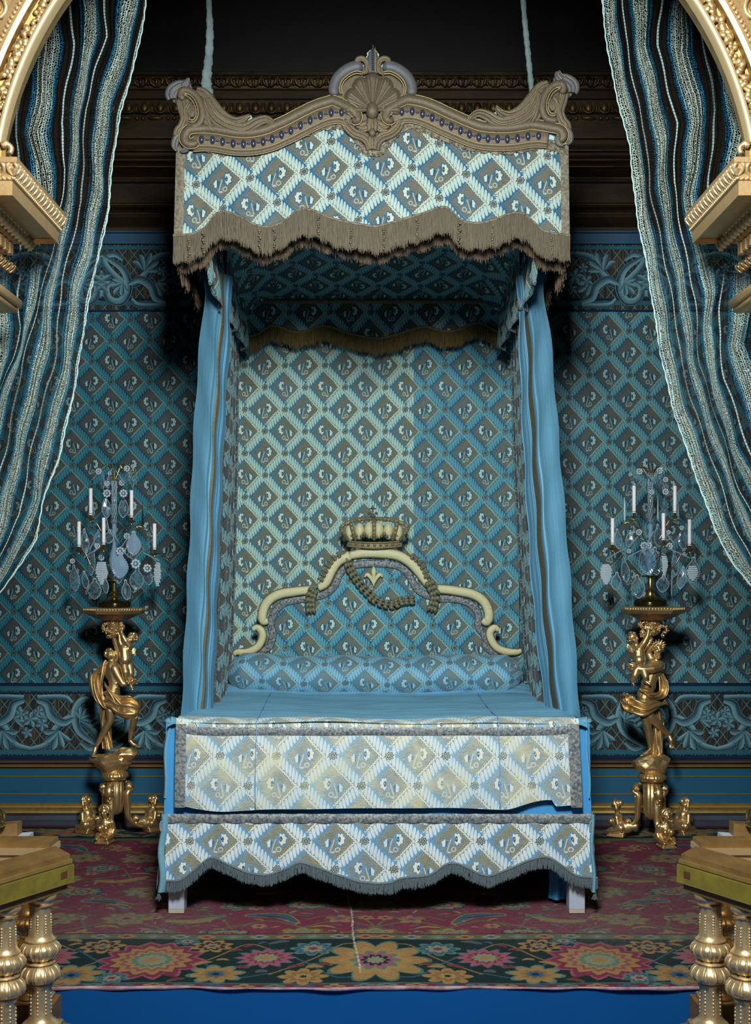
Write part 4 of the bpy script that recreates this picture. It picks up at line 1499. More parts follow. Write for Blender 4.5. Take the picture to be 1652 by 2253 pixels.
def strands(mb, cd, pts, r, n=3, spread=1.6, dy=-.024, taper=1):
    """bundle of raised cords following a tapering leaf"""
    q = cpx(pts, dy, 7); N = len(q)
    prof = [math.sin(PI * min(1, .12 + .88 * k / (N - 1)) ** .8) ** .6 if taper else 1 for k in range(N)]
    prof = [max(.12, p) for p in prof]
    for j in range(n):
        o = (j - (n - 1) / 2) * r * spread
        off = []
        for k in range(N):
            a = Vector(q[max(k - 1, 0)]); b = Vector(q[min(k + 1, N - 1)]); t = (b - a).normalized()
            off.append(tuple(Vector(q[k]) + Vector((-t.z, 0, t.x)) * o * prof[k] + Vector((0, .004 * abs(j - (n - 1) / 2), 0))))
        mb.join(tube(off, [r * p for p in prof], 8, flat=.8))
        if j: cd.join(tube([(p[0], p[1] - .006, p[2]) for p in offset(off, -r * .8)], .0018, 4))


# central cartouche: scrolls, finial, shell
for m_ in (1, -1):
    cs = MB(); cc = MB(); gs = MB()
    def M_(pts): return [(820 + m_ * (a - 820), b) for a, b in pts]
    q = cpx(M_([(736, 214), (735, 196), (743, 176), (760, 160), (780, 151), (798, 152)]), -.022, 7)
    R = [.016, .019, .022] + [.0245] * (len(q) - 6) + [.020, .016, .012]
    gs.join(tube(q, R, 12, flat=.7))
    cc.join(tube([(p[0], p[1] - .01, p[2]) for p in offset(q, -.025 * m_)], .003, 5))
    cc.join(tube([(p[0], p[1] - .006, p[2]) for p in offset(q, -.033 * m_)], .003, 5))
    strands(cs, cc, M_([(784, 144), (788, 137), (798, 136), (806, 143), (808, 156), (805, 166), (798, 170)]), .0075, 2, 1.5, -.034)
    strands(gs, cc, M_([(812, 166), (811, 150), (806, 138), (797, 132)]), .008, 2, 1.4, -.024)
    strands(gs, cc, M_([(815, 160), (814, 140), (809, 128)]), .008, 2, 1.2, -.024)
    q_ = cs.build('crest_curl', GIMP, can); cc.build('crest_cord', GIMPHI, q_); cs = MB(); cc = MB()
    # leaves of the lower pendant
    strands(cs, cc, M_([(816, 268), (806, 276), (795, 280), (786, 278), (780, 266)]), .010, 2, 1.5, -.018)
    strands(cs, cc, M_([(815, 272), (808, 284), (798, 290), (788, 288)]), .009, 2, 1.4, -.020)
    strands(cs, cc, M_([(760, 266), (764, 280), (780, 296), (800, 304), (812, 316), (816, 332)]), .009, 3, 1.5, -.018, taper=0)
    gs.build('crest_scroll', GIMPB, can); q_ = cs.build('crest_leaf', GIMP, can); cc.build('crest_cord', GIMPHI, q_)
cs = MB(); cc = MB(); gs = MB()
strands(gs, cc, [(820, 166), (820, 140), (820, 112)], .013, 3, 1.0, -.028)
strands(cs, cc, [(818, 262), (819, 285), (819, 300)], .012, 3, 1.2, -.026)
cs.join(ball((fx(819), BF - .03, fz(297)), 1.0, 10, 7, (.016, .014, .020)))
strands(cs, cc, [(819, 304), (819, 318), (819, 332)], .011, 3, 1.2, -.022)
gs.build('crest_finial', GIMPB, can); q_ = cs.build('crest_pendant', GIMP, can); cc.build('crest_cord', GIMPHI, q_)
gp = [(737, 220), (737, 190), (752, 167), (785, 152), (803, 146), (803, 132), (810, 126), (810, 116), (820, 109), (831, 117), (831, 126), (838, 134), (838, 148), (858, 153), (888, 167), (904, 192), (904, 218), (870, 240), (850, 262), (838, 272), (832, 300), (819, 308), (806, 300), (802, 272), (790, 262), (775, 240), (755, 224)]
plate([(fx(a), fz(b)) for a, b in gp], BF - .006, BF + .002).build('crest_ground', GIMP, can, smooth=False)
for m_ in (1, -1):
    gp = [(820 + m_ * (a - 820) + (0 if m_ > 0 else -2), b - (0 if m_ > 0 else 14)) for a, b in ((390, 326), (392, 290), (402, 264), (398, 232), (382, 226), (376, 214), (382, 203), (396, 190), (412, 176), (421, 188), (422, 200), (434, 206), (452, 217), (470, 240), (490, 262), (505, 280), (470, 300), (430, 306), (410, 322))]
    plate([(fx(a), fz(b)) for a, b in gp], BF - .005, BF + .002).build('shoulder_ground', GIMP, can, smooth=False)
jw = MB()
for k in range(12):
    jw.join(ball((fx(820.5), BF - .05, fz(112 + k * 4.5)), .0048, 6, 5))
jw.build('finial_beads', CAB, can)


def shell_f(u, v):
    a = math.radians(196 - 212 * u)
    lob = abs(math.sin(u * PI * 7))
    r = v * (70 + 8 * math.sin(u * PI)) * (1 - .10 * (1 - lob ** .5) * (v ** 3))
    ex = 1.0 if True else 0
    px = 820 + math.cos(a) * r * .93 + 0; py = 250 - math.sin(a) * r * 1.1 * (1 if math.sin(a) > 0 else .45)
    dep = .014 + .016 * lob * (.25 + v) + .006 * abs(math.sin(u * PI * 28)) * v
    dep *= (1 - .6 * max(0, v - .85) / .15)
    return (fx(px), BF - .004 - dep - .02 * (1 - v), fz(py)), (u, v)


sheet(150, 20, shell_f).build('crest_shell', GIMP, can)
MB().join(ball((fx(819), BF - .03, fz(250)), 1.0, 12, 9, (.028, .03, .038))).build('shell_boss', GIMP, can)

# shoulders at both ends
for m_ in (1, -1):
    sh = MB(); sc_ = MB(); sgm = MB()
    def M_(pts): return [(820 + m_ * (a - 820) + (0 if m_ > 0 else -2), b - (0 if m_ > 0 else 14)) for a, b in pts]
    # big C scroll
    q = cpx(M_([(406, 224), (400, 216), (402, 206), (412, 204), (426, 210), (438, 223), (446, 244), (446, 264), (438, 279), (424, 284), (414, 282)]), -.026, 6)
    sh.join(tube(q, [.014] * 3 + [.0165] * (len(q) - 6) + [.012] * 3, 10, flat=.9))
    sc_.join(tube([(p[0], p[1] - .01, p[2]) for p in offset(q, -.017 * m_)], .0026, 5))
    sc_.join(tube([(p[0], p[1] - .01, p[2]) for p in offset(q, -.026 * m_)], .0026, 5))
    # its little shell
    for k in range(6):
        a = -2.3 + k * .42
        p0 = (424, 262); p1 = (418 + 10 * math.cos(a) + k * 2, 238 + 16 * math.sin(a) + 6)
        strands(sh, sc_, M_([p0, ((p0[0] + p1[0]) / 2 - 2, (p0[1] + p1[1]) / 2), p1]), .008, 1, 1, -.022)
    strands(sh, sc_, M_([(398, 222), (402, 240), (408, 262), (402, 282), (394, 292), (392, 312)]), .009, 3, 1.5, -.020, taper=0)
    strands(sh, sc_, M_([(420, 232), (412, 246), (414, 266), (420, 278)]), .008, 3, 1.3, -.022)
    strands(sgm, sc_, M_([(380, 222), (378, 212), (382, 202), (394, 193), (406, 188), (414, 178)]), .013, 3, 1.3, -.022)
    strands(sgm, sc_, M_([(404, 196), (412, 188), (416, 176)]), .011, 2, 1.2, -.026)
    # long sweeping leaves
    strands(sh, sc_, M_([(432, 205), (448, 212), (464, 232), (480, 252), (498, 266), (518, 272), (536, 266), (551, 255)]), .012, 3, 1.7, -.022)
    strands(sh, sc_, M_([(455, 222), (464, 246), (478, 266), (500, 280), (530, 288), (548, 284), (566, 273), (586, 267), (602, 276), (606, 286)]), .011, 3, 1.7, -.026)
    strands(sh, sc_, M_([(448, 226), (456, 250), (462, 274), (474, 292)]), .012, 3, 1.6, -.024)
    q_ = sgm.build('shoulder_finial', GIMPB, can); sgm = MB()
    strands(sgm, sc_, M_([(396, 300), (388, 312), (386, 326), (392, 336)]), .011, 2, 1.4, -.022)
    strands(sgm, sc_, M_([(404, 312), (412, 324), (408, 334), (398, 338)]), .010, 2, 1.3, -.022)
    so_ = sh.build('shoulder_scroll', GIMP, can); sc_.build('shoulder_cord', GIMPHI, so_); sgm.build('shoulder_ornament', GIMPB, can)

# ------- tester, side valances, inner pelmet
TZ = 3.16
CB = 7.28
xl, xr = fx(392), fx(1246)


def ceil_f(u, v):
    x = xl + .03 + (xr - xl - .06) * u
    y = BF + .06 + (CB - BF - .06) * v
    e = abs(2 * u - 1)
    z = 3.36 - .27 * max(0, y - 6.4) - (.16 * max(0, (e - .72) / .28) ** 1.5) - .006 * math.sin(u * 60) * max(0, e - .5)
    return (x, y, z), ((x - .02) / .24, (y * 1.035 + .03) / .262)


sheet(60, 20, ceil_f).build('tester_lining', BR_DARK, can)
MB().box(xl, xr, BF + .04, CB, 3.37, 3.41).build('tester_frame', BLACKISH, can, smooth=False)
for s in (-1, 1):
    xx = xl if s < 0 else xr
    def sv(u, v, s=s, xx=xx):
        y = BF + .02 + (CB - BF - .02) * u
        zb = 2.98 - .035 * math.sin(u * 5 * PI) ** 2 + .02 * math.cos(u * 9 * PI)
        return (xx + s * (.004 + .006 * math.sin(u * 40) * (1 - v)), y, zb + (3.40 - zb) * v), (u * 7.6, v * 1.8)
    so = sheet(60, 10, sv).build('side_valance', BR_VAL, can)
    def se(t, s=s): p, _ = sv(t, 0); return p
    f2 = fringe(lambda t: se(t), .12, 260, jit=.006, wid=.006).build('fringe', FRINGE2, so)
    # inner side lining hanging lower, gathered
    def si(u, v, s=s, xx=xx):
        y = BF + .10 + (CB - BF - .15) * u
        x = xx - s * (.07 + .05 * (1 - v) + .02 * math.sin(u * 44))
        return (x, y, 2.80 + .03 * math.sin(u * 22) + (3.24 - 2.80) * v), (u * 7 + v * .4, v * 1.7)
    sheet(90, 12, si).build('gathered_inner_valance', BR_DARK, can)
    # ruffled festoons in the back corners
    rf = MB()
    for k in range(7):
        y = CB - .10 - k * .05; x0 = PX(540 if s < 0 else 1112, y)
        pts = smooth_path([(x0 + s * .10, y, 3.10), (x0 + s * (.07 + .02 * (k % 2)), y, 2.98), (x0 + s * (.10 + .02 * (k % 3)), y, 2.88), (x0 + s * .06, y, 2.74 + .03 * (k % 3))], 5)
        rf.join(tube(pts, [.010 + .022 * math.sin(PI * min(1, j / (len(pts) - 1) * .9 + .1)) for j in range(len(pts))], 8, flat=.6, ridges=4, rdepth=.3))
    rf.uv = [(p[0] * 5, p[2] * 5) for p in rf.v]; rf.has_uv = True
    rf.build('corner_festoon', BR_DARK, can)
# second row of valance fringe just behind the front one
ib = MB()
def ib_f(u, v):
    px = 392 + (1246 - 392) * u; D = BF + .10
    zb = PZ(interp(VSCS, px) + 22, D)
    return (PX(px, D) * .985, D + .004 * math.sin(px * .1), zb + (TZ + .02 - zb) * v), (u * 7, v)
iv = sheet(120, 6, ib_f).build('inner_front_valance', LINING, can)
def ibe(t): p, _ = ib_f(t, 0); return (p[0], p[1] - .004, p[2])
f3 = fringe(ibe, .112, 1100, jit=.005, wid=.0028).build('fringe', FRINGE2, iv); f3['kind'] = 'stuff'
# pelmet over the head of the bed
PD = 7.2
PEL = [(550, 741), (566, 737), (580, 727), (598, 717), (620, 722), (650, 732), (680, 728), (704, 718), (726, 720), (770, 735), (820, 745), (860, 741), (900, 728), (935, 720), (960, 726), (985, 731), (1010, 726), (1040, 713), (1060, 712), (1080, 724), (1104, 736)]
PELS = smooth_path(PEL, 4)
def pel_f(u, v):
    px = 550 + (1104 - 550) * u; zb = PZ(interp(PELS, px), PD)
    return (PX(px, PD), PD + .003 * math.sin(px * .1), zb + (PZ(660, PD) - zb) * v), ((PX(px, PD) - PX(637, PD)) / .24, (zb + (PZ(660, PD) - zb) * v - PZ(687, PD)) / .262)
pl = sheet(120, 8, pel_f).build('head_pelmet', BR_DARK, can)
def pe_(t): p, _ = pel_f(t, 0); return (p[0], p[1] - .004, p[2])
f4 = fringe(pe_, .092, 700, jit=.003, wid=.0034).build('fringe', FRINGEG, pl); f4['kind'] = 'stuff'
strip(lambda t: (pe_(t)[0], pe_(t)[1] - .002, pe_(t)[2] - .006), .016, 160).build('fringe_braid', LACEG, pl)
strip(lambda t: (PX(550 + 554 * t, PD), PD - .002, PZ(668, PD)), .028, 100).build('lace_heading', LACEG, pl)
tm = MB()
for px in range(570, 1100, 36):
    x = PX(px, PD); z = PZ(interp(PELS, px), PD)
    for k in range(8): tm.join(ball((x + rng.normal() * .002, PD - .014, z - .014 - k * .0105), .0052, 6, 5))
tm.build('bead_tassels', LACEG, pl)

# ------------------------------------------------------------------ curtains of the bed


def curtain(name, label, fo, mat, nu=40, nv=40, parent=None):
    o = sheet(nu, nv, fo).build(name, mat, parent)
    if parent is None: tag(o, label, 'curtain')
    return o


# (row y, outer edge px, inner edge px)
CL = [(585, 447, 500), (650, 452, 498), (720, 443, 496), (850, 433, 488), (1000, 424, 480), (1150, 419, 474), (1300, 412, 468), (1450, 405, 462), (1580, 399, 455), (1640, 396, 450)]
CRr = [(585, 1194, 1146), (650, 1196, 1150), (720, 1210, 1152), (850, 1221, 1156), (1000, 1233, 1163), (1150, 1246, 1172), (1300, 1258, 1182), (1450, 1269, 1197), (1580, 1278, 1214), (1640, 1282, 1220)]


def bed_curtain(s, tab):
    ys = [t[0] for t in tab]; xo = [t[1] for t in tab]; xi = [t[2] for t in tab]
    nm = 'left' if s < 0 else 'right'
    e = empty('bed_curtain', (s * .9, 5.75, .72), 'plain sky-blue silk bed curtain hanging on the %s of the bed' % nm, 'curtain', None)
    def f(u, v):
        py = 1640 + (585 - 1640) * v
        D = 5.72 + .28 * u
        px = np.interp(py, ys, xo) * (1 - u) + np.interp(py, ys, xi) * u
        w = (1 - v) * .6 + .4
        inn = min(1, max(0, (u - .45) * 3))
        fold = .022 * w * math.sin(u * 2 * PI * 1.3 + s) + inn * (.030 * w * math.sin(u * 2 * PI * 4.2 + s) + .012 * math.sin(u * 2 * PI * 9.3 + v * 2) * w)
        wr = .004 * math.sin(v * 40 + u * 9)
        return (PX(px, 5.72 + .10 * u) + s * wr, D + fold, PZ(py, 5.78)), (u, v * 3)
    sheet(90, 50, f).build('silk', SILK, e)
    # gilt galloon stitched down the curtain
    uu = .66
    m = MB(); v_ = []; f_ = []
    for k in range(61):
        for j in range(3):
            p, _ = f(uu + j * .045, k / 60)
            v_.append((p[0], p[1] - .012, p[2]))
    for k in range(60):
        for j in range(2):
            a = k * 3 + j; f_.append((a, a + 1, a + 4, a + 3))
    MB().add(v_, f_).build('gold_galloon', LACEG, e)
    # brocade curtain lining the inside of the bed
    e2 = empty('inner_bed_curtain', (s * .82, 6.7, .72), 'patterned brocade curtain just inside the blue silk on the %s of the bed' % nm, 'curtain', None)
    a0 = [(600, 500), (800, 497), (1000, 494), (1200, 488), (1400, 482), (1560, 470)] if s < 0 else [(600, 1140), (800, 1152), (1000, 1156), (1200, 1168), (1400, 1183), (1560, 1196)]
    a1 = [(600, 512), (800, 524), (1000, 522), (1200, 518), (1400, 512), (1560, 500)] if s < 0 else [(600, 1128), (800, 1126), (1000, 1132), (1200, 1140), (1400, 1152), (1560, 1166)]
    def g(u, v):
        py = 1570 + (600 - 1570) * v
        D = 6.15 + 1.05 * u
        px = interp(a0, py) * (1 - u) + interp(a1, py) * u
        # keep it clear of the silk: convert with its own depth
        x = PX(px, D) + s * .018 * math.sin(u * 2 * PI * 4.5)
        return (x, D, PZ(py, 6.9) if True else 0), (u * 1.9, v * 9.5)
    sheet(60, 60, g).build('brocade', BR_DARK, e2)


bed_curtain(-1, CL); bed_curtain(1, CRr)

# ------------------------------------------------------------------ suspension ropes


def rope(nm, pts, rad, D, label):
    q = [(PX(a, D), D, PZ(b, D)) for a, b in pts]
    S = smooth_path(q, 14)
    rr = np.interp(np.linspace(0, 1, len(S)), np.linspace(0, 1, len(rad)), rad)
    rr = [r * (1 + .10 * math.sin(k * .9) + .05 * math.sin(k * 2.3)) for k, r in enumerate(rr)]
    o = tube(S, rr, 14, twist=.16, ridges=3, rdepth=.13).build('suspension_rope', ROPE)
    z0 = min(p[2] for p in S); c = S[-1]
    tag(o, label, 'rope', None)
    return o


rope('l', [(459, -120), (459, 0), (461, 70), (458, 130), (453, 180), (457, 215), (462, 250)], [.010, .012, .017, .019, .023, .027, .024], 5.6, 'thick crumpled linen-wrapped rope holding the canopy up on the left')
rope('r', [(1143, -120), (1150, 0), (1156, 70), (1160, 110), (1166, 170), (1172, 235)], [.010, .012, .013, .013, .013, .012], 5.6, 'thinner twisted linen-wrapped rope holding the canopy up on the right')
# ================================================================== CARPET (knotted pile drawn as coloured points of a fine mesh)
CSTEP = .0042
cx0, cx1 = -2.5, 2.5
cy0, cy1 = 4.445, 7.33
NX = int((cx1 - cx0) / CSTEP) + 1; NY = int((cy1 - cy0) / CSTEP) + 1
gx = np.linspace(cx0, cx1, NX); gy = np.linspace(cy0, cy1, NY)
GX, GY = np.meshgrid(gx, gy)
AX = np.abs(GX)           # the design mirrors about the middle


def L3(r, g, b): return np.array([lin(r), lin(g), lin(b)])


RED, GREEN, OCH, TEAL, BLUE, PINK, PALE, NAVY, OLIVE = L3(138, 34, 74), L3(14, 50, 50), L3(176, 134, 62), L3(84, 136, 122), L3(44, 100, 130), L3(176, 84, 104), L3(150, 152, 116), L3(20, 36, 66), L3(112, 116, 66)
img = np.zeros((NY, NX, 3)); img[:] = RED
B0, B1 = cy0 + .035, 5.02      # front border
BB = 6.98                      # back border


def sub(x, y, r):
    i0 = max(0, int((x - r - cx0) / CSTEP)); i1 = min(NX, int((x + r - cx0) / CSTEP) + 2)
    j0 = max(0, int((y - r - cy0) / CSTEP)); j1 = min(NY, int((y + r - cy0) / CSTEP) + 2)
    return (slice(j0, j1), slice(i0, i1)) if i1 > i0 and j1 > j0 else None


def flower(x, y, r, cols, lobes=8, amp=.14, rot=0.0, sx=1.0, sy=1.0, mir=True, point=False):
    for xx, sg in ((x, 1), (-x, -1)):
        if abs(x) < 1e-6 and sg < 0: continue
        s = sub(xx, y, r * 1.5)
        if s is None: continue
        X = (GX[s] - xx) * sg / sx; Y = (GY[s] - y) / sy
        R = np.sqrt(X * X + Y * Y); T = np.arctan2(Y, X) + rot
        if point: mod = 1 + amp * (np.abs(((T * lobes / (2 * PI)) % 1) * 2 - 1) * 2 - 1)
        else: mod = 1 + amp * (np.abs(np.cos(T * lobes / 2)) * 2 - 1)
        Q = R / (r * mod)
        for q, c in cols:
            img[s][Q < q] = c


def stroke(pts, w, c, edge=None, ew=.004, taper=True):
    S = np.array(smooth_path(pts, 8)); N = len(S)
    ws = np.array([w * (math.sin(PI * (.15 + .7 * k / (N - 1))) if taper else 1) for k in range(N)])
    for sg in (1, -1):
        for col, ex in ((edge, ew), (c, 0)):
            if col is None: continue
            for k in range(N - 1):
                p, q = S[k].copy(), S[k + 1].copy(); p[0] *= sg; q[0] *= sg
                m = (p + q) / 2; r = np.linalg.norm(q - p) / 2 + ws[k] + ex + .01
                s = sub(m[0], m[1], r)
                if s is None: continue
                d = q - p; L2 = d @ d + 1e-12
                X = GX[s] - p[0]; Y = GY[s] - p[1]
                t = np.clip((X * d[0] + Y * d[1]) / L2, 0, 1)
                D = np.sqrt((X - t * d[0]) ** 2 + (Y - t * d[1]) ** 2)
                img[s][D < ws[k] + ex] = col


# field: arabesque tendrils, palmettes, feathery leaves
for j, yy in enumerate(np.arange(5.16, 7.0, .46)):
    for i, xx in enumerate(np.arange(0.0, 2.5, .62)):
        ox = .31 if j % 2 else 0
        x = xx + ox
        stroke([(x - .31, yy + .04), (x - .16, yy + .14), (x, yy + .05), (x + .16, yy - .05), (x + .31, yy + .04)], .007, OLIVE, taper=False)
        stroke([(x, yy + .05), (x + .06, yy + .18), (x + .2, yy + .22), (x + .30, yy + .16)], .006, OLIVE, taper=False)
        stroke([(x, yy + .05), (x - .07, yy - .1), (x - .2, yy - .16)], .005, OLIVE, taper=False)
for j, yy in enumerate(np.arange(5.10, 7.1, .23)):
    for i, xx in enumerate(np.arange(0.0, 2.5, .31)):
        k = (i * 3 + j * 5) % 7
        x = xx + (.155 if j % 2 else 0)
        a = math.sin(i * 2.1 + j * 1.3)
        if k in (0, 3):
            flower(x, yy, .085, [(1.15, OLIVE), (1, OCH), (.72, TEAL), (.5, OCH), (.3, PINK), (.14, NAVY)], 8, .2, sy=.9)
        elif k == 1:
            stroke([(x - .12, yy - .05), (x - .04, yy + .05), (x + .09, yy + .06)], .028, BLUE, OCH, .008)
            stroke([(x - .06, yy + .02), (x + .05, yy + .05)], .008, NAVY)
        elif k == 2:
            flower(x, yy, .07, [(1.1, TEAL), (.85, RED), (.7, PALE), (.42, BLUE), (.2, OCH)], 6, .2, rot=a)
        elif k == 4:
            stroke([(x - .10, yy + .06), (x, yy - .03), (x + .12, yy - .03)], .026, OCH, TEAL, .006)
        elif k == 5:
            flower(x, yy, .05, [(1, OCH), (.55, PINK), (.25, BLUE)], 5, .3, rot=a)
        else:
            flower(x, yy, .095, [(1.05, NAVY), (.95, TEAL), (.7, OCH), (.5, RED), (.3, PALE), (.15, BLUE)], 10, .12, sy=.75)
for j, yy in enumerate(np.arange(5.06, 7.1, .155)):
    for i, xx in enumerate(np.arange(0.06, 2.5, .155)):
        if (i + j) % 2: continue
        k = (i * 5 + j * 3) % 6; a = i * 1.1 + j * 1.9
        x = xx + .03 * math.sin(a); y = yy + .02 * math.cos(a)
        stroke([(x - .07, y - .02), (x - .03, y + .03 * math.sin(a)), (x + .03, y + .03), (x + .07, y - .01)], .0045, OLIVE, taper=False)
        if k < 2: flower(x, y, .030, [(1, [OCH, TEAL][k]), (.5, [PINK, PALE][k]), (.22, NAVY)], 6, .25, rot=a)
        elif k == 2: stroke([(x - .05, y), (x, y + .025), (x + .055, y + .01)], .013, [TEAL, OCH][i % 2], NAVY, .004)
        elif k == 3: flower(x, y, .036, [(1, OLIVE), (.62, OCH), (.3, RED)], 4, .35, rot=a)
# scattered leaflets
for k in range(520):
    x = random.uniform(0, 2.5); y = random.uniform(5.1, 7.0); a = random.uniform(0, 2 * PI); l = random.uniform(.02, .05)
    stroke([(x, y), (x + l * math.cos(a) * .5, y + l * math.sin(a) * .5 + .006), (x + l * math.cos(a), y + l * math.sin(a))], random.uniform(.004, .009), [OLIVE, TEAL, OCH, PALE, BLUE][k % 5])
# borders
for (a, b_, c) in ((cy0, B0 + .0, L3(126, 30, 62)), (B0, B0 + .012, TEAL * .6), (B0 + .012, B1, GREEN), (B1, B1 + .012, NAVY), (B1 + .012, B1 + .085, L3(104, 112, 80)), (B1 + .085, B1 + .094, RED * .4)):
    img[(GY >= a) & (GY < b_)] = c
BT0, BT1 = BB, 7.36
img[(GY > BB)] = GREEN
img[(GY > BB - .05) & (GY <= BB)] = L3(104, 112, 80)
img[(GY > 7.28)] = L3(126, 30, 62)
for x in np.arange(.04, 2.5, .11):      # outer guard lozenges
    k = int(round(x / .11)) % 3
    flower(x, cy0 + .018, .032, [(1, [TEAL, OCH, BLUE][k]), (.4, RED)], 4, .3, sy=.5)
    flower(x, B1 + .048, .034, [(1, [OCH, PALE, TEAL][k]), (.45, [RED, BLUE, OCH][k])], 4, .2, sy=.8)
for yb, sy_ in ((4.755, 1.25), (7.14, .55)):
    # thin tendrils first
    for x in np.arange(.0, 2.5, .40):
        stroke([(x, yb + .1 * sy_), (x + .12, yb + .17 * sy_), (x + .24, yb + .02 * sy_), (x + .40, yb - .13 * sy_)], .0045, OCH * .8, taper=False)
        stroke([(x, yb - .12 * sy_), (x + .14, yb - .16 * sy_), (x + .26, yb - .03 * sy_), (x + .40, yb + .12 * sy_)], .0045, BLUE, taper=False)
    # great palmettes at the middle and at intervals
    flower(0, yb - .0, .165, [(1.12, TEAL * .8), (1.04, OCH), (.72, OCH * 1.15), (.52, TEAL), (.42, PINK), (.30, NAVY), (.20, PALE)], 10, .20, sx=1.0, sy=.95 * sy_)
    flower(.87, yb, .175, [(1.10, PINK * .9), (1.0, RED), (.84, OCH), (.66, PINK * .8), (.56, OCH * 1.1), (.44, TEAL), (.33, PALE), (.15, OCH)], 14, .12, point=True, sy=.9 * sy_)
    flower(1.74, yb, .19, [(1.12, TEAL), (1.0, OCH), (.6, PINK), (.4, OCH), (.2, NAVY)], 9, .22, sy=.9 * sy_)
    flower(.43, yb + .03 * sy_, .10, [(1.08, BLUE), (1, PINK), (.66, RED), (.5, PALE), (.22, OCH)], 12, .2, point=True, sy=.8 * sy_)
    flower(1.30, yb + .03 * sy_, .11, [(1.08, TEAL), (1, PINK), (.66, PINK * .7), (.4, PALE), (.2, OCH)], 12, .2, point=True, sy=.8 * sy_)
    for (x, y, r, kk) in ((.25, .12, .07, 0), (.66, .15, .065, 1), (.60, -.13, .085, 2), (.27, -.15, .075, 3), (1.10, .14, .07, 1), (1.14, -.14, .095, 2), (.98, -.17, .05, 0), (1.5, .12, .07, 0), (1.5, -.14, .08, 2), (.77, .20, .04, 0), (2.0, .1, .08, 2), (2.1, -.12, .08, 1)):
        c = [[(1.1, TEAL), (.9, BLUE), (.6, PALE), (.25, RED)], [(1.1, OCH), (.75, NAVY), (.5, OCH), (.2, BLUE)], [(1.1, TEAL), (.95, OCH), (.55, OCH * .75), (.35, BLUE), (.15, NAVY)], [(1.05, OCH), (.7, OCH * .7), (.4, OCH * 1.2), (.18, GREEN)]][kk]
        flower(x, yb + y * sy_, r, c, 8, .22, rot=x * 3, sy=.8 * sy_)
    for k in range(150):
        x = random.uniform(0, 2.4); y = yb + random.uniform(-.21, .21) * sy_; a = random.uniform(-.9, .9); l = random.uniform(.03, .08)
        s = sub(x, y, .004)
        if s is None or np.abs(img[s].mean((0, 1)) - GREEN).sum() > .02: continue
        stroke([(x, y), (x + l * .5 * math.cos(a), y + l * .5 * math.sin(a) + .01), (x + l * math.cos(a), y + l * math.sin(a))], random.uniform(.007, .013), [OCH, TEAL, BLUE, OCH, L3(130, 40, 70)][k % 5], OCH * .6 if k % 3 else None, .003)
# worn pile: pale scuffs and a long repaired seam
wn = rng.random((NY // 6 + 2, NX // 3 + 2))
wn = np.kron(wn, np.ones((6, 3)))[:NY, :NX]
low = np.zeros((NY, NX))
for k in range(40):
    x, y, r = random.uniform(-2.2, 2.2), random.uniform(5.0, 7.0), random.uniform(.15, .5)
    low += np.exp(-(((GX - x) / r) ** 2 + ((GY - y) / (r * .6)) ** 2))
for x, y in ((-.95, 5.8), (-1.1, 5.4), (1.0, 5.5), (1.25, 5.9), (1.2, 5.15)):
    low += 1.5 * np.exp(-(((GX - x) / .4) ** 2 + ((GY - y) / .35) ** 2))
k_ = np.clip(low * .12 * (.45 + .55 * wn) + .02, 0, .38)[..., None]
img = img * (1 - k_) + L3(140, 138, 132) * k_
lum = img.mean(-1, keepdims=True); img = (img * .80 + lum * .20) * .74; img *= (.86 + .28 * rng.random((NY, NX)))[..., None]
seam = np.abs(GX + .12 + .06 * (GY - 5.6) + .004 * np.sin(GY * 9)) < .0035
img[seam & (GY > 4.6) & (GY < 5.9) & (rng.random((NY, NX)) > .35)] = L3(196, 190, 180)
# mesh
co = np.zeros((NY, NX, 3), dtype=np.float32)
co[..., 0] = GX; co[..., 1] = GY
co[..., 2] = .010 + .002 * np.sin(GX * 7 + GY * 3)
edge = GY < cy0 + .006
co[..., 1] += np.where(GY < cy0 + .03, .006 * np.sin(GX * 5) + .004 * np.sin(GX * 17 + 1), 0)
idx = np.arange(NX * NY, dtype=np.int32).reshape(NY, NX)
quads = np.stack([idx[:-1, :-1], idx[:-1, 1:], idx[1:, 1:], idx[1:, :-1]], -1).reshape(-1, 4)
me = bpy.data.meshes.new('carpet')
me.vertices.add(NX * NY); me.vertices.foreach_set('co', co.reshape(-1))
me.loops.add(quads.size); me.loops.foreach_set('vertex_index', quads.reshape(-1).astype(np.int32))
me.polygons.add(len(quads)); me.polygons.foreach_set('loop_start', np.arange(0, quads.size, 4, dtype=np.int32))
try: me.polygons.foreach_set('loop_total', np.full(len(quads), 4, dtype=np.int32))
except Exception: pass
me.update(calc_edges=True)
ca = me.color_attributes.new('pile_colour', 'FLOAT_COLOR', 'POINT')
ca.data.foreach_set('color', np.concatenate([img, np.ones((NY, NX, 1))], -1).astype(np.float32).reshape(-1))
cm, nb, b = new_mat('knotted_wool_pile')
at = nb.new('ShaderNodeVertexColor'); at.layer_name = 'pile_colour'
o_ = nb.obj(); ns = nb.noise(o_, 260, 2, .6)
nb.put(b.inputs['Base Color'], nb.mix((ns - .3).clamp() * .5, at.outputs[0], (0.01, 0.012, 0.015, 1)))
b.inputs['Roughness'].default_value = .95; b.inputs['Specular IOR Level'].default_value = .1
bn = nb.new('ShaderNodeBump'); bn.inputs['Strength'].default_value = .35; bn.inputs['Distance'].default_value = .003
nb.put(bn.inputs['Height'], ns); nb.put(b.inputs['Normal'], bn.outputs[0])
me.materials.append(cm)
carpet = bpy.data.objects.new('carpet', me); C.objects.link(carpet)
tag(carpet, 'crimson floral carpet with a dark green border under the bed', 'carpet')
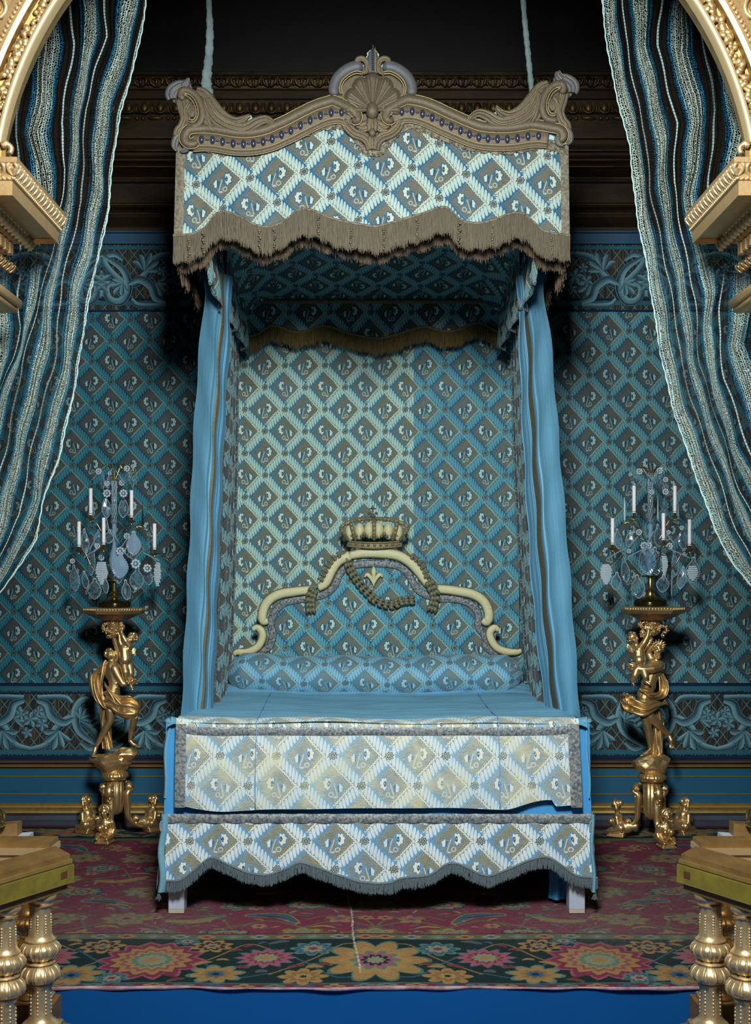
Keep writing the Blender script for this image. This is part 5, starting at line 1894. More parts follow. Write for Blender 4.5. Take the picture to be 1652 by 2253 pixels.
# frayed pale binding along the front edge
bm_ = MB(); v = []; f = []
for i in range(401):
    x = cx0 + (cx1 - cx0) * i / 400
    y = cy0 + .006 * math.sin(x * 5) + .004 * math.sin(x * 17 + 1)
    z = .010 + .002 * math.sin(x * 7 + y * 3)
    d = .009 + .004 * math.sin(x * 6 + 1) + .002 * math.sin(x * 31)
    v += [(x, y + .002, z + .001), (x, y - .004, z), (x, y - .004, z - d), (x, y + .004, z - d)]
for i in range(400):
    for k in range(3):
        a = i * 4 + k; f.append((a, a + 4, a + 5, a + 1))
bm_.add(v, f).build('frayed_binding', simple('carpet_warp', rgb(176, 160, 166), rough=.9, var=.9, vscale=16, vcol=rgb(110, 50, 76), stretch=(1, 1, 1)), carpet)

# ================================================================== BALUSTRADES


def balus(c, ztop, zbot, k=1.0, mat=None):
    """one gilt double-vase baluster; returns MB parts"""
    H = ztop - zbot
    def Z(t): return zbot + H * t
    a, b_ = .050 * k, .036 * k
    # heights as fractions from bottom
    prof = [(.058, .03), (.060, .045), (.050, .065), (.043, .075), (.040, .09),
            (.036, .11), (.035, .30), (.040, .325), (.043, .335), (.043, .345)]
    sh = [(r * k, t * H) for r, t in prof]
    m = MB()
    def flute(a_, kk, r, z):
        t = z / H
        if .12 < t < .30 or .70 < t < .90: return r * (1 - .085 * max(0, math.cos(a_ * 8)) ** 1.2)
        return r
    low = lathe(sh, 64, (c[0], c[1], zbot), flute)
    def leaf(z0, z1, R, up):
        # acanthus bulb
        pr = []
        for i in range(15):
            t = i / 14
            rr = R * (.62 + .38 * math.sin(PI * (t ** (1.25 if up else .8))) ** .8)
            pr.append((rr, z0 * H + (z1 - z0) * H * t))
        def lf(a_, kk, r, z):
            return r * (1 + .06 * abs(math.cos(a_ * 6 + (0 if up else .5))) * math.sin(PI * min(1, kk * 1.05)) + .018 * math.cos(a_ * 36))
        return lathe(pr, 96, (c[0], c[1], zbot), lf)
    b1 = leaf(.345, .485, .062 * k, False)
    ring = lathe([(r * k, t * H) for r, t in ((.042, .48), (.046, .488), (.050, .497), (.046, .506), (.042, .512))], 40, (c[0], c[1], zbot))
    b2 = leaf(.510, .655, .062 * k, True)
    up = lathe([(r * k, t * H) for r, t in ((.046, .65), (.050, .662), (.043, .675), (.038, .70), (.035, .89), (.036, .905), (.043, .915), (.043, .925), (.040, .93), (.050, .955), (.053, .965), (.053, .985), (.050, 1.0))], 64, (c[0], c[1], zbot), flute)
    orn = MB()
    for i in range(8):
        a_ = 2 * PI * (i) / 8
        for z0, z1 in ((.13, .29), (.72, .84)):
            for j in range(7):
                t = z0 + (z1 - z0) * j / 6
                rr = .0345 * k
                orn.join(ball((c[0] + rr * math.cos(a_), c[1] + rr * math.sin(a_), Z(t)), .0048 * k * (1.25 if j == 3 else 1), 5, 4))
        a2 = a_ + PI / 8
    for z0, z1, up_ in ((.35, .48, 0), (.515, .65, 1)):
        for i in range(12):
            a_ = 2 * PI * (i + .5 * up_) / 12
            pts = []
            for j in range(6):
                t = j / 5; R = .0635 * k * (.62 + .38 * math.sin(PI * (t ** (1.25 if up_ else .8))) ** .8) + .001
                pts.append((c[0] + R * math.cos(a_), c[1] + R * math.sin(a_), Z(z0 + (z1 - z0) * t)))
            orn.join(tube(pts, [.003, .006, .007, .006, .004, .002], 5, flat=.7, up=(math.cos(a_), math.sin(a_), 0)))
    sq = MB().box(c[0] - .062 * k, c[0] + .062 * k, c[1] - .062 * k, c[1] + .062 * k, zbot, zbot + .032 * H, .004)
    core = MB()
    for q in (low, b1, ring, b2, up, sq): core.join(q)
    return core, orn


def railing(poly, z0, z1, mat_top, mat_side):
    pass


def balustrade(s):
    nm = 'left' if s < 0 else 'right'
    sg = 1 if s < 0 else -1
    def X(x): return x * sg
    zt = .573
    e = empty('balustrade', (X(-1.12), 4.1, -.02), 'gilded balustrade corner with double-vase balusters and olive velvet band on the %s' % nm, 'balustrade', None)
    # near rail, running forwards and outwards from its end
    p0 = Vector((-1.010, 4.10)); d = Vector((-.157, -.293)).normalized(); nrm = Vector((-d.y, d.x)) * -1   # outward-back normal
    if nrm.x > 0: nrm = -nrm
    L = .75
    w = .150
    def beam(p, d_, n_, L_, w_, za, zb, inset=0.0, mat=None, name='rail', bev=.003, par=e, endcut=0.0):
        a = p + d_ * (inset + 0) + n_ * inset; b_ = p + d_ * L_ + n_ * inset
        c_ = p + d_ * L_ + n_ * (w_ - inset); e_ = p + d_ * (inset + endcut) + n_ * (w_ - inset)
        ring = [a, b_, c_, e_]
        v = [(X(q.x), q.y, za) for q in ring] + [(X(q.x), q.y, zb) for q in ring]
        f = [(0, 1, 2, 3), (7, 6, 5, 4), (0, 4, 5, 1), (1, 5, 6, 2), (2, 6, 7, 3), (3, 7, 4, 0)]
        return MB().add(v, f)
    beam(p0, d, nrm, L, w, zt - .018, zt, .010, endcut=-.07).build('rail_top', WOODG, e, smooth=False)
    rm = beam(p0, d, nrm, L, w, zt - .030, zt - .018, .004, endcut=-.07)
    rm.join(beam(p0, d, nrm, L, w, zt - .036, zt - .030, .008, endcut=-.07))
    rm.build('rail_moulding', DADOG, e, smooth=False)
    beam(p0, d, nrm, L, w, zt - .092, zt - .036, .0, endcut=-.07).build('velvet_band', VELVET, e, smooth=False)
    beam(p0, d, nrm, L, w, zt - .094, zt - .0915, -.001, endcut=-.07).build('band_edge', DADOG, e, smooth=False)
    beam(p0, d, nrm, L, w, zt - .122, zt - .094, .016, endcut=-.05).build('rail_under', WOODG, e, smooth=False)
    # square socket in the end of the band
    so = p0 + d * .035
    q = [so, so + d * .03]
    v = []
    for (pp, zz) in ((q[0], zt - .072), (q[1], zt - .072), (q[1], zt - .050), (q[0], zt - .050)):
        pp2 = pp - nrm * .0015; v.append((X(pp2.x), pp2.y, zz))
    MB().add(v, [(0, 1, 2, 3)]).build('socket', simple('copper_socket', rgb(120, 76, 50), rough=.5, metal=.5), e, smooth=False)
    # back rail across
    def bx(x0, x1, y0, y1, za, zb, nm_, m, par=e, bev=0):
        a, b_ = sorted((X(x0), X(x1)))
        return MB().box(a, b_, y0, y1, za, zb, bev).build(nm_, m, par, smooth=False)
    bx(-1.45, -1.136, 4.26, 4.38, zt - .018, zt, 'back_rail_top', WOODG)
    bx(-1.45, -1.130, 4.252, 4.386, zt - .040, zt - .018, 'back_rail_moulding', GOLDP)
    bx(-1.45, -1.140, 4.262, 4.375, zt - .10, zt - .040, 'back_rail_side', GOLDP)
    # balusters standing under the rails
    zb = -.0
    pts = [p0 + d * .085 + nrm * .070, p0 + d * .245 + nrm * .070, Vector((-1.21, 4.33)), p0 + d * .41 + nrm * .070]
    for i, c in enumerate(pts):
        core, orn = balus((X(c.x), c.y), zt - (.120 if i != 2 else .10), zb if i != 2 else zb)
        co_ = core.build('baluster', BALG, e); autosmooth(co_, 50)
        orn.build('applied_leaves', GOLDP, co_)
    # plinth
    pl = beam(p0, d, nrm, L, w, -.06, 0.0, .0)
    pl.build('plinth', WOODG, e, smooth=False)
    beam(p0, d, nrm, L, w, -.25, -.06, -.012).build('plinth_base', WOODG, e, smooth=False)
    bx(-1.45, -1.13, 4.26, 4.40, -.10, 0.0, 'back_plinth', WOODG)
    bx(-1.45, -1.12, 4.25, 4.41, -.25, -.10, 'back_plinth_base', WOODG)
    # leaf folded further back with its ball finial
    e2 = empty('balustrade_gate', (X(-1.5), 4.58, 0), 'worn gilt rail end with a ball knob behind the balustrade on the %s' % nm, 'gate', None)
    def bx2(x0, x1, y0, y1, za, zb_, nm_, m):
        v = []
        for (x, yy) in ((x0, y0), (x1, y0 + .10), (x1 + .0, y1 + .10), (x0, y1)):
            v.append((X(x), yy, za))
        v += [(a, b_, zb_) for a, b_, _ in v]
        return MB().add(v, [(3, 2, 1, 0), (4, 5, 6, 7), (0, 1, 5, 4), (1, 2, 6, 5), (2, 3, 7, 6), (3, 0, 4, 7)]).build(nm_, m, e2, smooth=False)
    bx2(-1.60, -1.292, 4.42, 4.52, zt - .06, zt - .035, 'rail_top', WHITE_GREY)
    bx2(-1.64, -1.33, 4.44, 4.50, zt - .035, zt + .012, 'rail_upper', WOODG)
    bx2(-1.60, -1.34, 4.43, 4.50, zt - .12, zt - .06, 'rail_side', WOODG)
    kb = MB().join(ball((X(-1.395), 4.50, zt + .045), .034, 16, 12)); kb.join(lathe([(.03, 0), (.034, .008), (.02, .016)], 20, (X(-1.395), 4.50, zt + .010)))
    kb.build('ball_knob', BRASS, e2)
    core, orn = balus((X(-1.42), 4.52), zt - .12, 0.014)
    c2 = core.build('baluster', BALG, e2); orn.build('applied_leaves', GOLDP, c2)


balustrade(-1); balustrade(1)

# ================================================================== NET CURTAINS


def net_mat():
    m, nb, b = new_mat('striped_knotted_net')
    x, y, z = nb.sep(nb.uv())       # x: stripe units (1 = pale band, 0 and 2 = single pale cord), y: metres down
    o = nb.comb(x * 2.0, y * 2.0)
    wv = nb.noise(nb.comb(x * 1.2, y * 7.0), 2.0, 2)
    wv2 = nb.noise(nb.comb(x * 4.0, y * 16.0), 2.0, 2)
    xx = x + (wv - .5) * .05
    t = (xx * .5 + 10.0).frac(); d = (t - .5).abs() * 2.0      # 0 at the pale band, 1 at the cord
    # colour bands
    white = rgb(150, 170, 162); teal = rgb(8, 84, 116); brown = rgb(30, 28, 24); skin = rgb(146, 142, 126); cyan = rgb(84, 146, 166)
    n = nb.noise(nb.comb(x * 14.0, y * .6), 2.0, 2)
    col = nb.mix(d.lt(.58), brown, teal)
    col = nb.mix(((.46 - d + (n - .5) * .16) * 8.0).clamp(), col, nb.mix(((n - .30 + (.35 - d)) * 4.0).clamp(), cyan, white))
    col = nb.mix(d.lt(.10), col, nb.mix(.5, skin, white))
    cord = d.gt(.955)
    col = nb.mix(cord, col, rgb(150, 176, 176))
    # the net itself: threads both ways, bent by the slack
    fx_ = x * 10.0 + (wv2 - .5) * 1.6
    fy = y * 105.0 + (wv2 - .5) * 4.0 + (x * 10.0 * PI).sin() * .25
    t1 = ((fx_.frac() - .5).abs() * 2.0); t2 = ((fy.frac() - .5).abs() * 2.0)
    dens = nb.noise(nb.comb(x * 1.4, y * 3.0), 2.2, 2)
    hole = t1.lt(nb.m('SUBTRACT', .92, dens * .45)) * t2.lt(nb.m('SUBTRACT', .92, dens * .45))
    band = d.lt(.58)
    a_net = 1.0 - hole
    gauze = nb.m('MULTIPLY', nb.m('SINE', fx_ * 14.0), nb.m('SINE', fy * 9.0)).lt(.1)
    alpha = band * a_net + (1.0 - band) * gauze * .70
    alpha = alpha.max(cord * nb.m('SINE', y * 500.0).gt(-.6))
    nb.put(b.inputs['Base Color'], col); b.inputs['Roughness'].default_value = .8
    b.inputs['Specular IOR Level'].default_value = .15
    nb.put(b.inputs['Alpha'], alpha.clamp())
    return m


NET = net_mat()
NL = [  # u, [(y, x)...]
    (-.13, [(0, 322), (85, 310), (110, 304), (250, 266), (340, 250), (460, 239), (510, 231), (600, 208), (720, 186), (800, 173), (830, 170), (1000, 133), (1100, 96), (1170, 82), (1190, 80), (1240, 48), (1300, 3), (1345, -30)]),
    (1, [(0, 292), (130, 265), (230, 228), (300, 220), (420, 215), (560, 190), (650, 162), (780, 152), (880, 130), (980, 100), (1100, 83), (1170, 55), (1230, 20), (1290, -12), (1345, -45)]),
    (2, [(0, 230), (80, 233), (150, 210), (240, 187), (330, 183), (440, 180), (540, 157), (620, 135), (780, 122), (820, 115), (900, 90), (1010, 65), (1130, 45), (1180, 20), (1230, -5), (1345, -70)]),
    (3, [(0, 200), (90, 198), (180, 180), (280, 168), (350, 162), (450, 148), (550, 132), (640, 110), (780, 96), (850, 75), (950, 50), (1050, 28), (1150, 5), (1220, -15), (1345, -95)]),
    (4, [(0, 150), (30, 155), (95, 165), (180, 148), (270, 135), (370, 144), (440, 136), (540, 118), (640, 92), (720, 70), (800, 48), (900, 30), (1000, 12), (1060, -5), (1345, -130)]),
    (5, [(0, 110), (60, 108), (150, 103), (220, 95), (290, 78), (350, 90), (440, 108), (520, 100), (600, 84), (680, 70), (760, 50), (850, 15), (1000, -30), (1345, -170)]),
    (6, [(0, 50), (170, 47), (250, 40), (300, 36), (360, 42), (480, 48), (580, 46), (640, 38), (720, 45), (790, 30), (900, -20), (1100, -80), (1345, -210)]),
    (7, [(0, 10), (300, -10), (600, 0), (700, 5), (780, 10), (850, -10), (1000, -70), (1345, -260)]),
    (8, [(0, -50), (600, -50), (900, -90), (1345, -300)])]
NR = [
    (.66, [(0, 1323), (120, 1337), (250, 1365), (330, 1387), (400, 1391), (500, 1405), (600, 1425), (720, 1443), (790, 1455), (900, 1480), (990, 1510), (1090, 1545), (1160, 1570), (1240, 1610), (1290, 1652), (1345, 1690)]),
    (1, [(0, 1341), (120, 1353), (250, 1384), (330, 1404), (400, 1409), (500, 1422), (600, 1441), (720, 1460), (790, 1472), (900, 1498), (990, 1530), (1090, 1565), (1160, 1592), (1240, 1634), (1290, 1672), (1345, 1712)]),
    (2, [(0, 1370), (80, 1376), (190, 1395), (300, 1420), (420, 1430), (560, 1460), (700, 1487), (790, 1498), (880, 1520), (980, 1555), (1080, 1590), (1170, 1620), (1240, 1660), (1345, 1750)]),
    (3, [(0, 1405), (100, 1410), (230, 1440), (300, 1455), (380, 1458), (470, 1465), (590, 1490), (700, 1510), (790, 1520), (880, 1545), (960, 1570), (1060, 1610), (1180, 1650), (1345, 1780)]),
    (4, [(0, 1456), (100, 1446), (200, 1470), (270, 1488), (400, 1482), (520, 1500), (660, 1530), (800, 1538), (870, 1560), (960, 1590), (1080, 1625), (1180, 1680), (1345, 1800)]),
    (5, [(0, 1498), (110, 1492), (200, 1520), (270, 1535), (350, 1525), (430, 1512), (520, 1528), (580, 1550), (640, 1562), (700, 1556), (800, 1562), (880, 1582), (980, 1610), (1080, 1660), (1345, 1830)]),
    (6, [(0, 1534), (50, 1538), (150, 1560), (240, 1573), (350, 1562), (450, 1555), (530, 1580), (590, 1592), (680, 1583), (760, 1582), (830, 1592), (910, 1620), (1000, 1650), (1345, 1860)]),
    (7, [(0, 1575), (80, 1580), (200, 1610), (290, 1635), (380, 1618), (480, 1612), (560, 1625), (650, 1632), (760, 1616), (850, 1645), (1000, 1700), (1345, 1900)]),
    (8, [(0, 1640), (300, 1690), (600, 1680), (760, 1670), (1000, 1760), (1345, 1960)])]


def net(s, tab):
    us = [t[0] for t in tab]
    D0 = 4.70
    def f(uu, v):
        py = -160 + (1345 + 160) * v
        xs_ = [interp(t[1], max(py, 0)) + (6 * math.sin(py * .03) if False else 0) for t in tab]
        if py < 0: xs_ = [x + (x - (320 if s < 0 else 1320)) * py * .001 for x in xs_]
        u = us[0] + (us[-1] - us[0]) * uu
        # smooth interpolation between the traced cords
        px = np.interp(u, us, xs_)
        # pleats: pale bands stand forward
        bunch = .5 + .5 * math.cos((u - 1) * PI)
        D = D0 - .05 * bunch + .015 * math.sin(u * 7 + v * 6) + .006 * math.sin(u * 31 + v * 11)
        px += 2.0 * math.sin(py * .045 + u * 2.0) * (1 if 0 < uu < 1 else .4)
        return (PX(px, D), D, PZ(py, D)), (u, v * 2.6)
    o = sheet(220, 150, f).build('net_curtain', NET)
    c = (PX(180 if s < 0 else 1470, D0), D0, PZ(1345, D0))
    o.data.transform(Matrix.Translation((-c[0], -c[1], -c[2]))); o.location = c
    tag(o, 'tattered blue and cream striped net curtain drawn aside on the %s' % ('left' if s < 0 else 'right'), 'curtain', None)
    # the looped selvedge cord
    pts = [f(0, k / 200)[0] for k in range(201)]
    S = [(p[0] + .0015 * math.sin(i * 1.7), p[1] - .004, p[2]) for i, p in enumerate(pts)]
    tube(S, .0028, 5).build('selvedge_cord', simple('net_cord', rgb(170, 196, 190), rough=.8), o)
    # rod far above the picture
    return o


net(-1, NL); net(1, NR)
for s in (-1, 1):
    r = MB().join(tube([(s * .5, 4.70, 3.90), (s * 2.75, 4.70, 3.90)], .015, 10)).build('curtain_rod', BRASS)
    tag(r, 'brass rod carrying the net curtain on the %s' % ('left' if s < 0 else 'right'), 'rod')
# ================================================================== GILT CANDLE STANDS


class Blob:
    """soft limbs and masses fused into one continuous carved surface"""
    def __init__(s): s.m = MB()
    def cap(s, a, b, r0, r1, n=12):
        a = Vector(a); b = Vector(b); d = (b - a)
        L = d.length
        k = 5
        pts = [a + d * (i / k) for i in range(k + 1)]
        s.m.join(tube([tuple(p) for p in pts], [r0 + (r1 - r0) * i / k for i in range(k + 1)], n, up=(0.13, 1, 0.1)))
        s.m.join(ball(tuple(a), r0 * 1.0, 10, 7)); s.m.join(ball(tuple(b), r1 * 1.0, 10, 7))
        return s
    def limb(s, pts, rs, n=12):
        for i in range(len(pts) - 1): s.cap(pts[i], pts[i + 1], rs[i], rs[i + 1], n)
        return s
    def ell(s, c, sc, rot=None):
        s.m.join(ball(tuple(c), 1.0, 16, 12, sc, rot)); return s
    def build(s, name, mat, parent, voxel=.003, smooth=4, fac=.6):
        o = s.m.build(name, mat, parent)
        r = o.modifiers.new('fuse', 'REMESH'); r.mode = 'VOXEL'; r.voxel_size = voxel; r.use_smooth_shade = True
        if smooth:
            q = o.modifiers.new('soften', 'SMOOTH'); q.iterations = smooth; q.factor = fac
        dg = bpy.context.evaluated_depsgraph_get()
        ev = o.evaluated_get(dg)
        me = bpy.data.meshes.new_from_object(ev)
        me.name = name
        o.modifiers.clear(); o.data = me
        if not me.materials: me.materials.append(mat)
        me.polygons.foreach_set('use_smooth', [True] * len(me.polygons))
        return o


def hand(B, w, d, side, L=.036, curl=.4, up=(0, 0, 1)):
    """palm and five separate fingers; w wrist, d direction, side = thumb side vector"""
    w = Vector(w); d = Vector(d).normalized(); s_ = Vector(side); s_ = (s_ - d * s_.dot(d)).normalized(); n = d.cross(s_).normalized()
    pm = w + d * L * .45
    B.limb([w, pm - s_ * L * .12], [L * .20, L * .24]); B.limb([w, pm + s_ * L * .12], [L * .20, L * .22])
    for i, (o, l) in enumerate(((-.30, .42), (-.10, .52), (.10, .56), (.29, .50))):
        a = pm + s_ * L * o * .9; b = a + d * L * l * .5 + n * L * curl * .12; c = b + d * L * l * .42 + n * L * curl * .36
        B.limb([a, b, c], [L * .105, L * .095, L * .075], 8)
    a = w + s_ * L * .2 + d * L * .12; b = a + s_ * L * .22 + d * L * .22; c = b + d * L * .25 + s_ * L * .04
    B.limb([a, b, c], [L * .12, L * .10, L * .08], 8)


def head(B, c, r, face, up=(0, 0, 1), hair='curls', beard=False, seed=1, side=None):
    """head with brow, nose, mouth, chin, ears and hair; face = look direction"""
    R_ = random.Random(seed)
    c = Vector(c); f = Vector(face).normalized(); u = Vector(up); u = (u - f * u.dot(f)).normalized(); s_ = f.cross(u).normalized()
    M = Matrix((s_, f, u)).transposed()
    def q(a, b, h): return c + s_ * a * r + f * b * r + u * h * r
    B.ell(q(0, -.08, .12), (r * .80, r * .92, r * .88), M)
    B.ell(q(0, .28, -.35), (r * .58, r * .55, r * .66), M)
    B.ell(q(0, .55, -.82), (r * .24, r * .22, r * .18), M)      # chin
    B.limb([q(0, .82, .10), q(0, .98, -.28)], [r * .09, r * .15], 8)     # nose
    for k in (-1, 1):
        B.limb([q(k * .12, .80, .20), q(k * .5, .62, .20)], [r * .10, r * .08], 8)  # brow
        B.ell(q(k * .30, .70, -.02), (r * .12, r * .09, r * .08), M)  # eye
        B.ell(q(k * .42, .52, -.34), (r * .22, r * .20, r * .20), M)  # cheek
        B.ell(q(k * .80, .0, -.12), (r * .10, r * .18, r * .24), M)   # ear
    B.limb([q(-.2, .80, -.50), q(.2, .80, -.50)], [r * .055, r * .055], 8)
    B.limb([q(-.15, .76, -.62), q(.15, .76, -.62)], [r * .06, r * .06], 8)
    if hair:
        for i in range(46):
            a = R_.uniform(0, 2 * PI); h = R_.uniform(-.5, 1)
            rr = math.sqrt(max(0, 1 - h * h))
            x, y = rr * math.cos(a), rr * math.sin(a)
            if y > .45 and h < .45: continue
            B.ell(q(x * .9, y * .95 - .08, h * .9 + .16), (r * .17, r * .17, r * .15))
    if beard:
        for i in range(30):
            B.ell(q(R_.uniform(-.5, .5), R_.uniform(.3, .8), R_.uniform(-1.7, -.6)), (r * .15,) * 3)


def cloth(name, A, Bc, mat, parent, folds=5, amp=.02, nu=46, nv=24, thick=.005, seed=0, depth=(0, 0)):
    """carved drapery between two space curves with deep folds"""
    SA = smooth_path(A, 10); SB = smooth_path(Bc, 10)
    def pick(S, t):
        k = t * (len(S) - 1); i = min(int(k), len(S) - 2); w = k - i
        return Vector(S[i]) * (1 - w) + Vector(S[i + 1]) * w
    def f(u, v):
        a = pick(SA, u); b = pick(SB, u)
        p = a + (b - a) * v
        ph = seed * 1.7
        p.y += amp * math.sin((v + .08 * math.sin(u * 5 + ph)) * PI * 2 * folds + ph + u * 2) * (.45 + .55 * math.sin(PI * min(1, u * 1.1)))
        p.y -= .5 * amp * math.sin(PI * v)
        p.x += .35 * amp * math.sin(v * 13 + u * 6 + ph)
        p.z += .3 * amp * math.sin(v * 17 + u * 8 + ph)
        return tuple(p), (u, v)
    o = sheet(nu, nv, f).build(name, mat, parent)
    md = o.modifiers.new('thickness', 'SOLIDIFY'); md.thickness = thick; md.offset = 0
    sb = o.modifiers.new('soft', 'SUBSURF'); sb.levels = 1; sb.render_levels = 1
    return o


def leaves_cluster(name, pts, r, mat, parent, n=60, seed=3):
    R_ = random.Random(seed); m = MB()
    for i in range(n):
        c0, rad = R_.choice(pts)
        a = R_.uniform(0, 2 * PI); b = R_.uniform(-1, 1); s_ = math.sqrt(1 - b * b)
        d = Vector((s_ * math.cos(a), s_ * math.sin(a) - .2, b)).normalized()
        p = Vector(c0) + d * rad
        if i % 3 == 0:     # rose: ring of petals
            m.join(ball(tuple(p), r * .6, 8, 6))
            t = d.cross(Vector((0, 0, 1)))
            if t.length < .1: t = Vector((1, 0, 0))
            t.normalize(); w = d.cross(t)
            for k in range(5):
                an = 2 * PI * k / 5
                pp = p + (t * math.cos(an) + w * math.sin(an)) * r * .75
                m.join(ball(tuple(pp), r * .5, 7, 5))
        else:
            t = Vector((R_.uniform(-1, 1), R_.uniform(-1, .2), R_.uniform(-1, 1))).normalized()
            m.join(tube(smooth_path([tuple(p - d * r), tuple(p + t * r * .6), tuple(p + t * r * 1.8 - d * r * .4)], 4), [r * .15, r * .4, r * .55, r * .6, r * .55, r * .45, r * .3, r * .15, r * .05], 7, flat=.5))
    return m.build(name, mat, parent)


def rock(name, c, sc, parent, seed=1, ledge=None):
    R_ = random.Random(seed)
    bm = bmesh.new(); bmesh.ops.create_icosphere(bm, subdivisions=3, radius=1)
    pl = []
    for i in range(34):
        d = Vector((R_.gauss(0, 1), R_.gauss(0, 1), R_.gauss(0, 1))).normalized(); pl.append((d, R_.uniform(.74, .95)))
    for v in bm.verts:
        p = v.co.copy()
        for d, h in pl:
            k = p.dot(d)
            if k > h: p -= d * (k - h)
        p = p * (1 + .04 * math.sin(p.x * 9 + seed) * math.sin(p.z * 8))
        v.co = Vector((p.x * sc[0], p.y * sc[1], p.z * sc[2])) + Vector(c)
    me = bpy.data.meshes.new(name); bm.to_mesh(me); bm.free()
    me.materials.append(GOLD)
    o = bpy.data.objects.new(name, me); C.objects.link(o); o.parent = parent
    o.matrix_parent_inverse = Matrix.Translation(parent.location).inverted()
    return o


def sphinx_mesh():
    """winged lady bust on a slab, facing -y, base at z=0; one mesh"""
    B = Blob()
    # slab
    B.m.box(-.042, .042, -.052, .045, 0, .012, .003); B.m.box(-.035, .035, -.044, .045, .010, .026, .004)
    for k in (-1, 1):
        B.limb([(k * .038, .03, .05), (k * .036, -.01, .035), (k * .030, -.040, .030)], [.020, .014, .012])       # paws / forearms
        B.ell((k * .028, -.048, .028), (.012, .012, .008))
        B.limb([(k * .036, .006, .102), (k * .044, .016, .070), (k * .038, .0, .040)], [.015, .012, .012])         # arms
        B.ell((k * .0165, -.030, .078), (.0155, .015, .0155))        # breasts
    B.limb([(0, .002, .060), (0, .004, .098)], [.030, .028])
    B.ell((0, .004, .100), (.042, .022, .018))
    B.ell((0, .040, .050), (.034, .050, .034))
    B.limb([(0, .060, .055), (0, .100, .060)], [.030, .018])
    B.limb([(0, .002, .108), (0, -.004, .140)], [.014, .0125])
    head(B, (0, -.008, .158), .026, (0, -1, -.05), hair='curls', seed=4)
    for i in range(16):     # coiffure roll and side curls
        a = PI * i / 15
        B.ell((.027 * math.cos(a), -.010, .166 + .022 * math.sin(a)), (.008, .010, .008))
    for k in (-1, 1):
        B.limb([(k * .026, -.002, .165), (k * .030, .004, .145), (k * .022, .0, .125)], [.009, .008, .005], 8)
    B.ell((0, .018, .172), (.018, .016, .016))
    return B


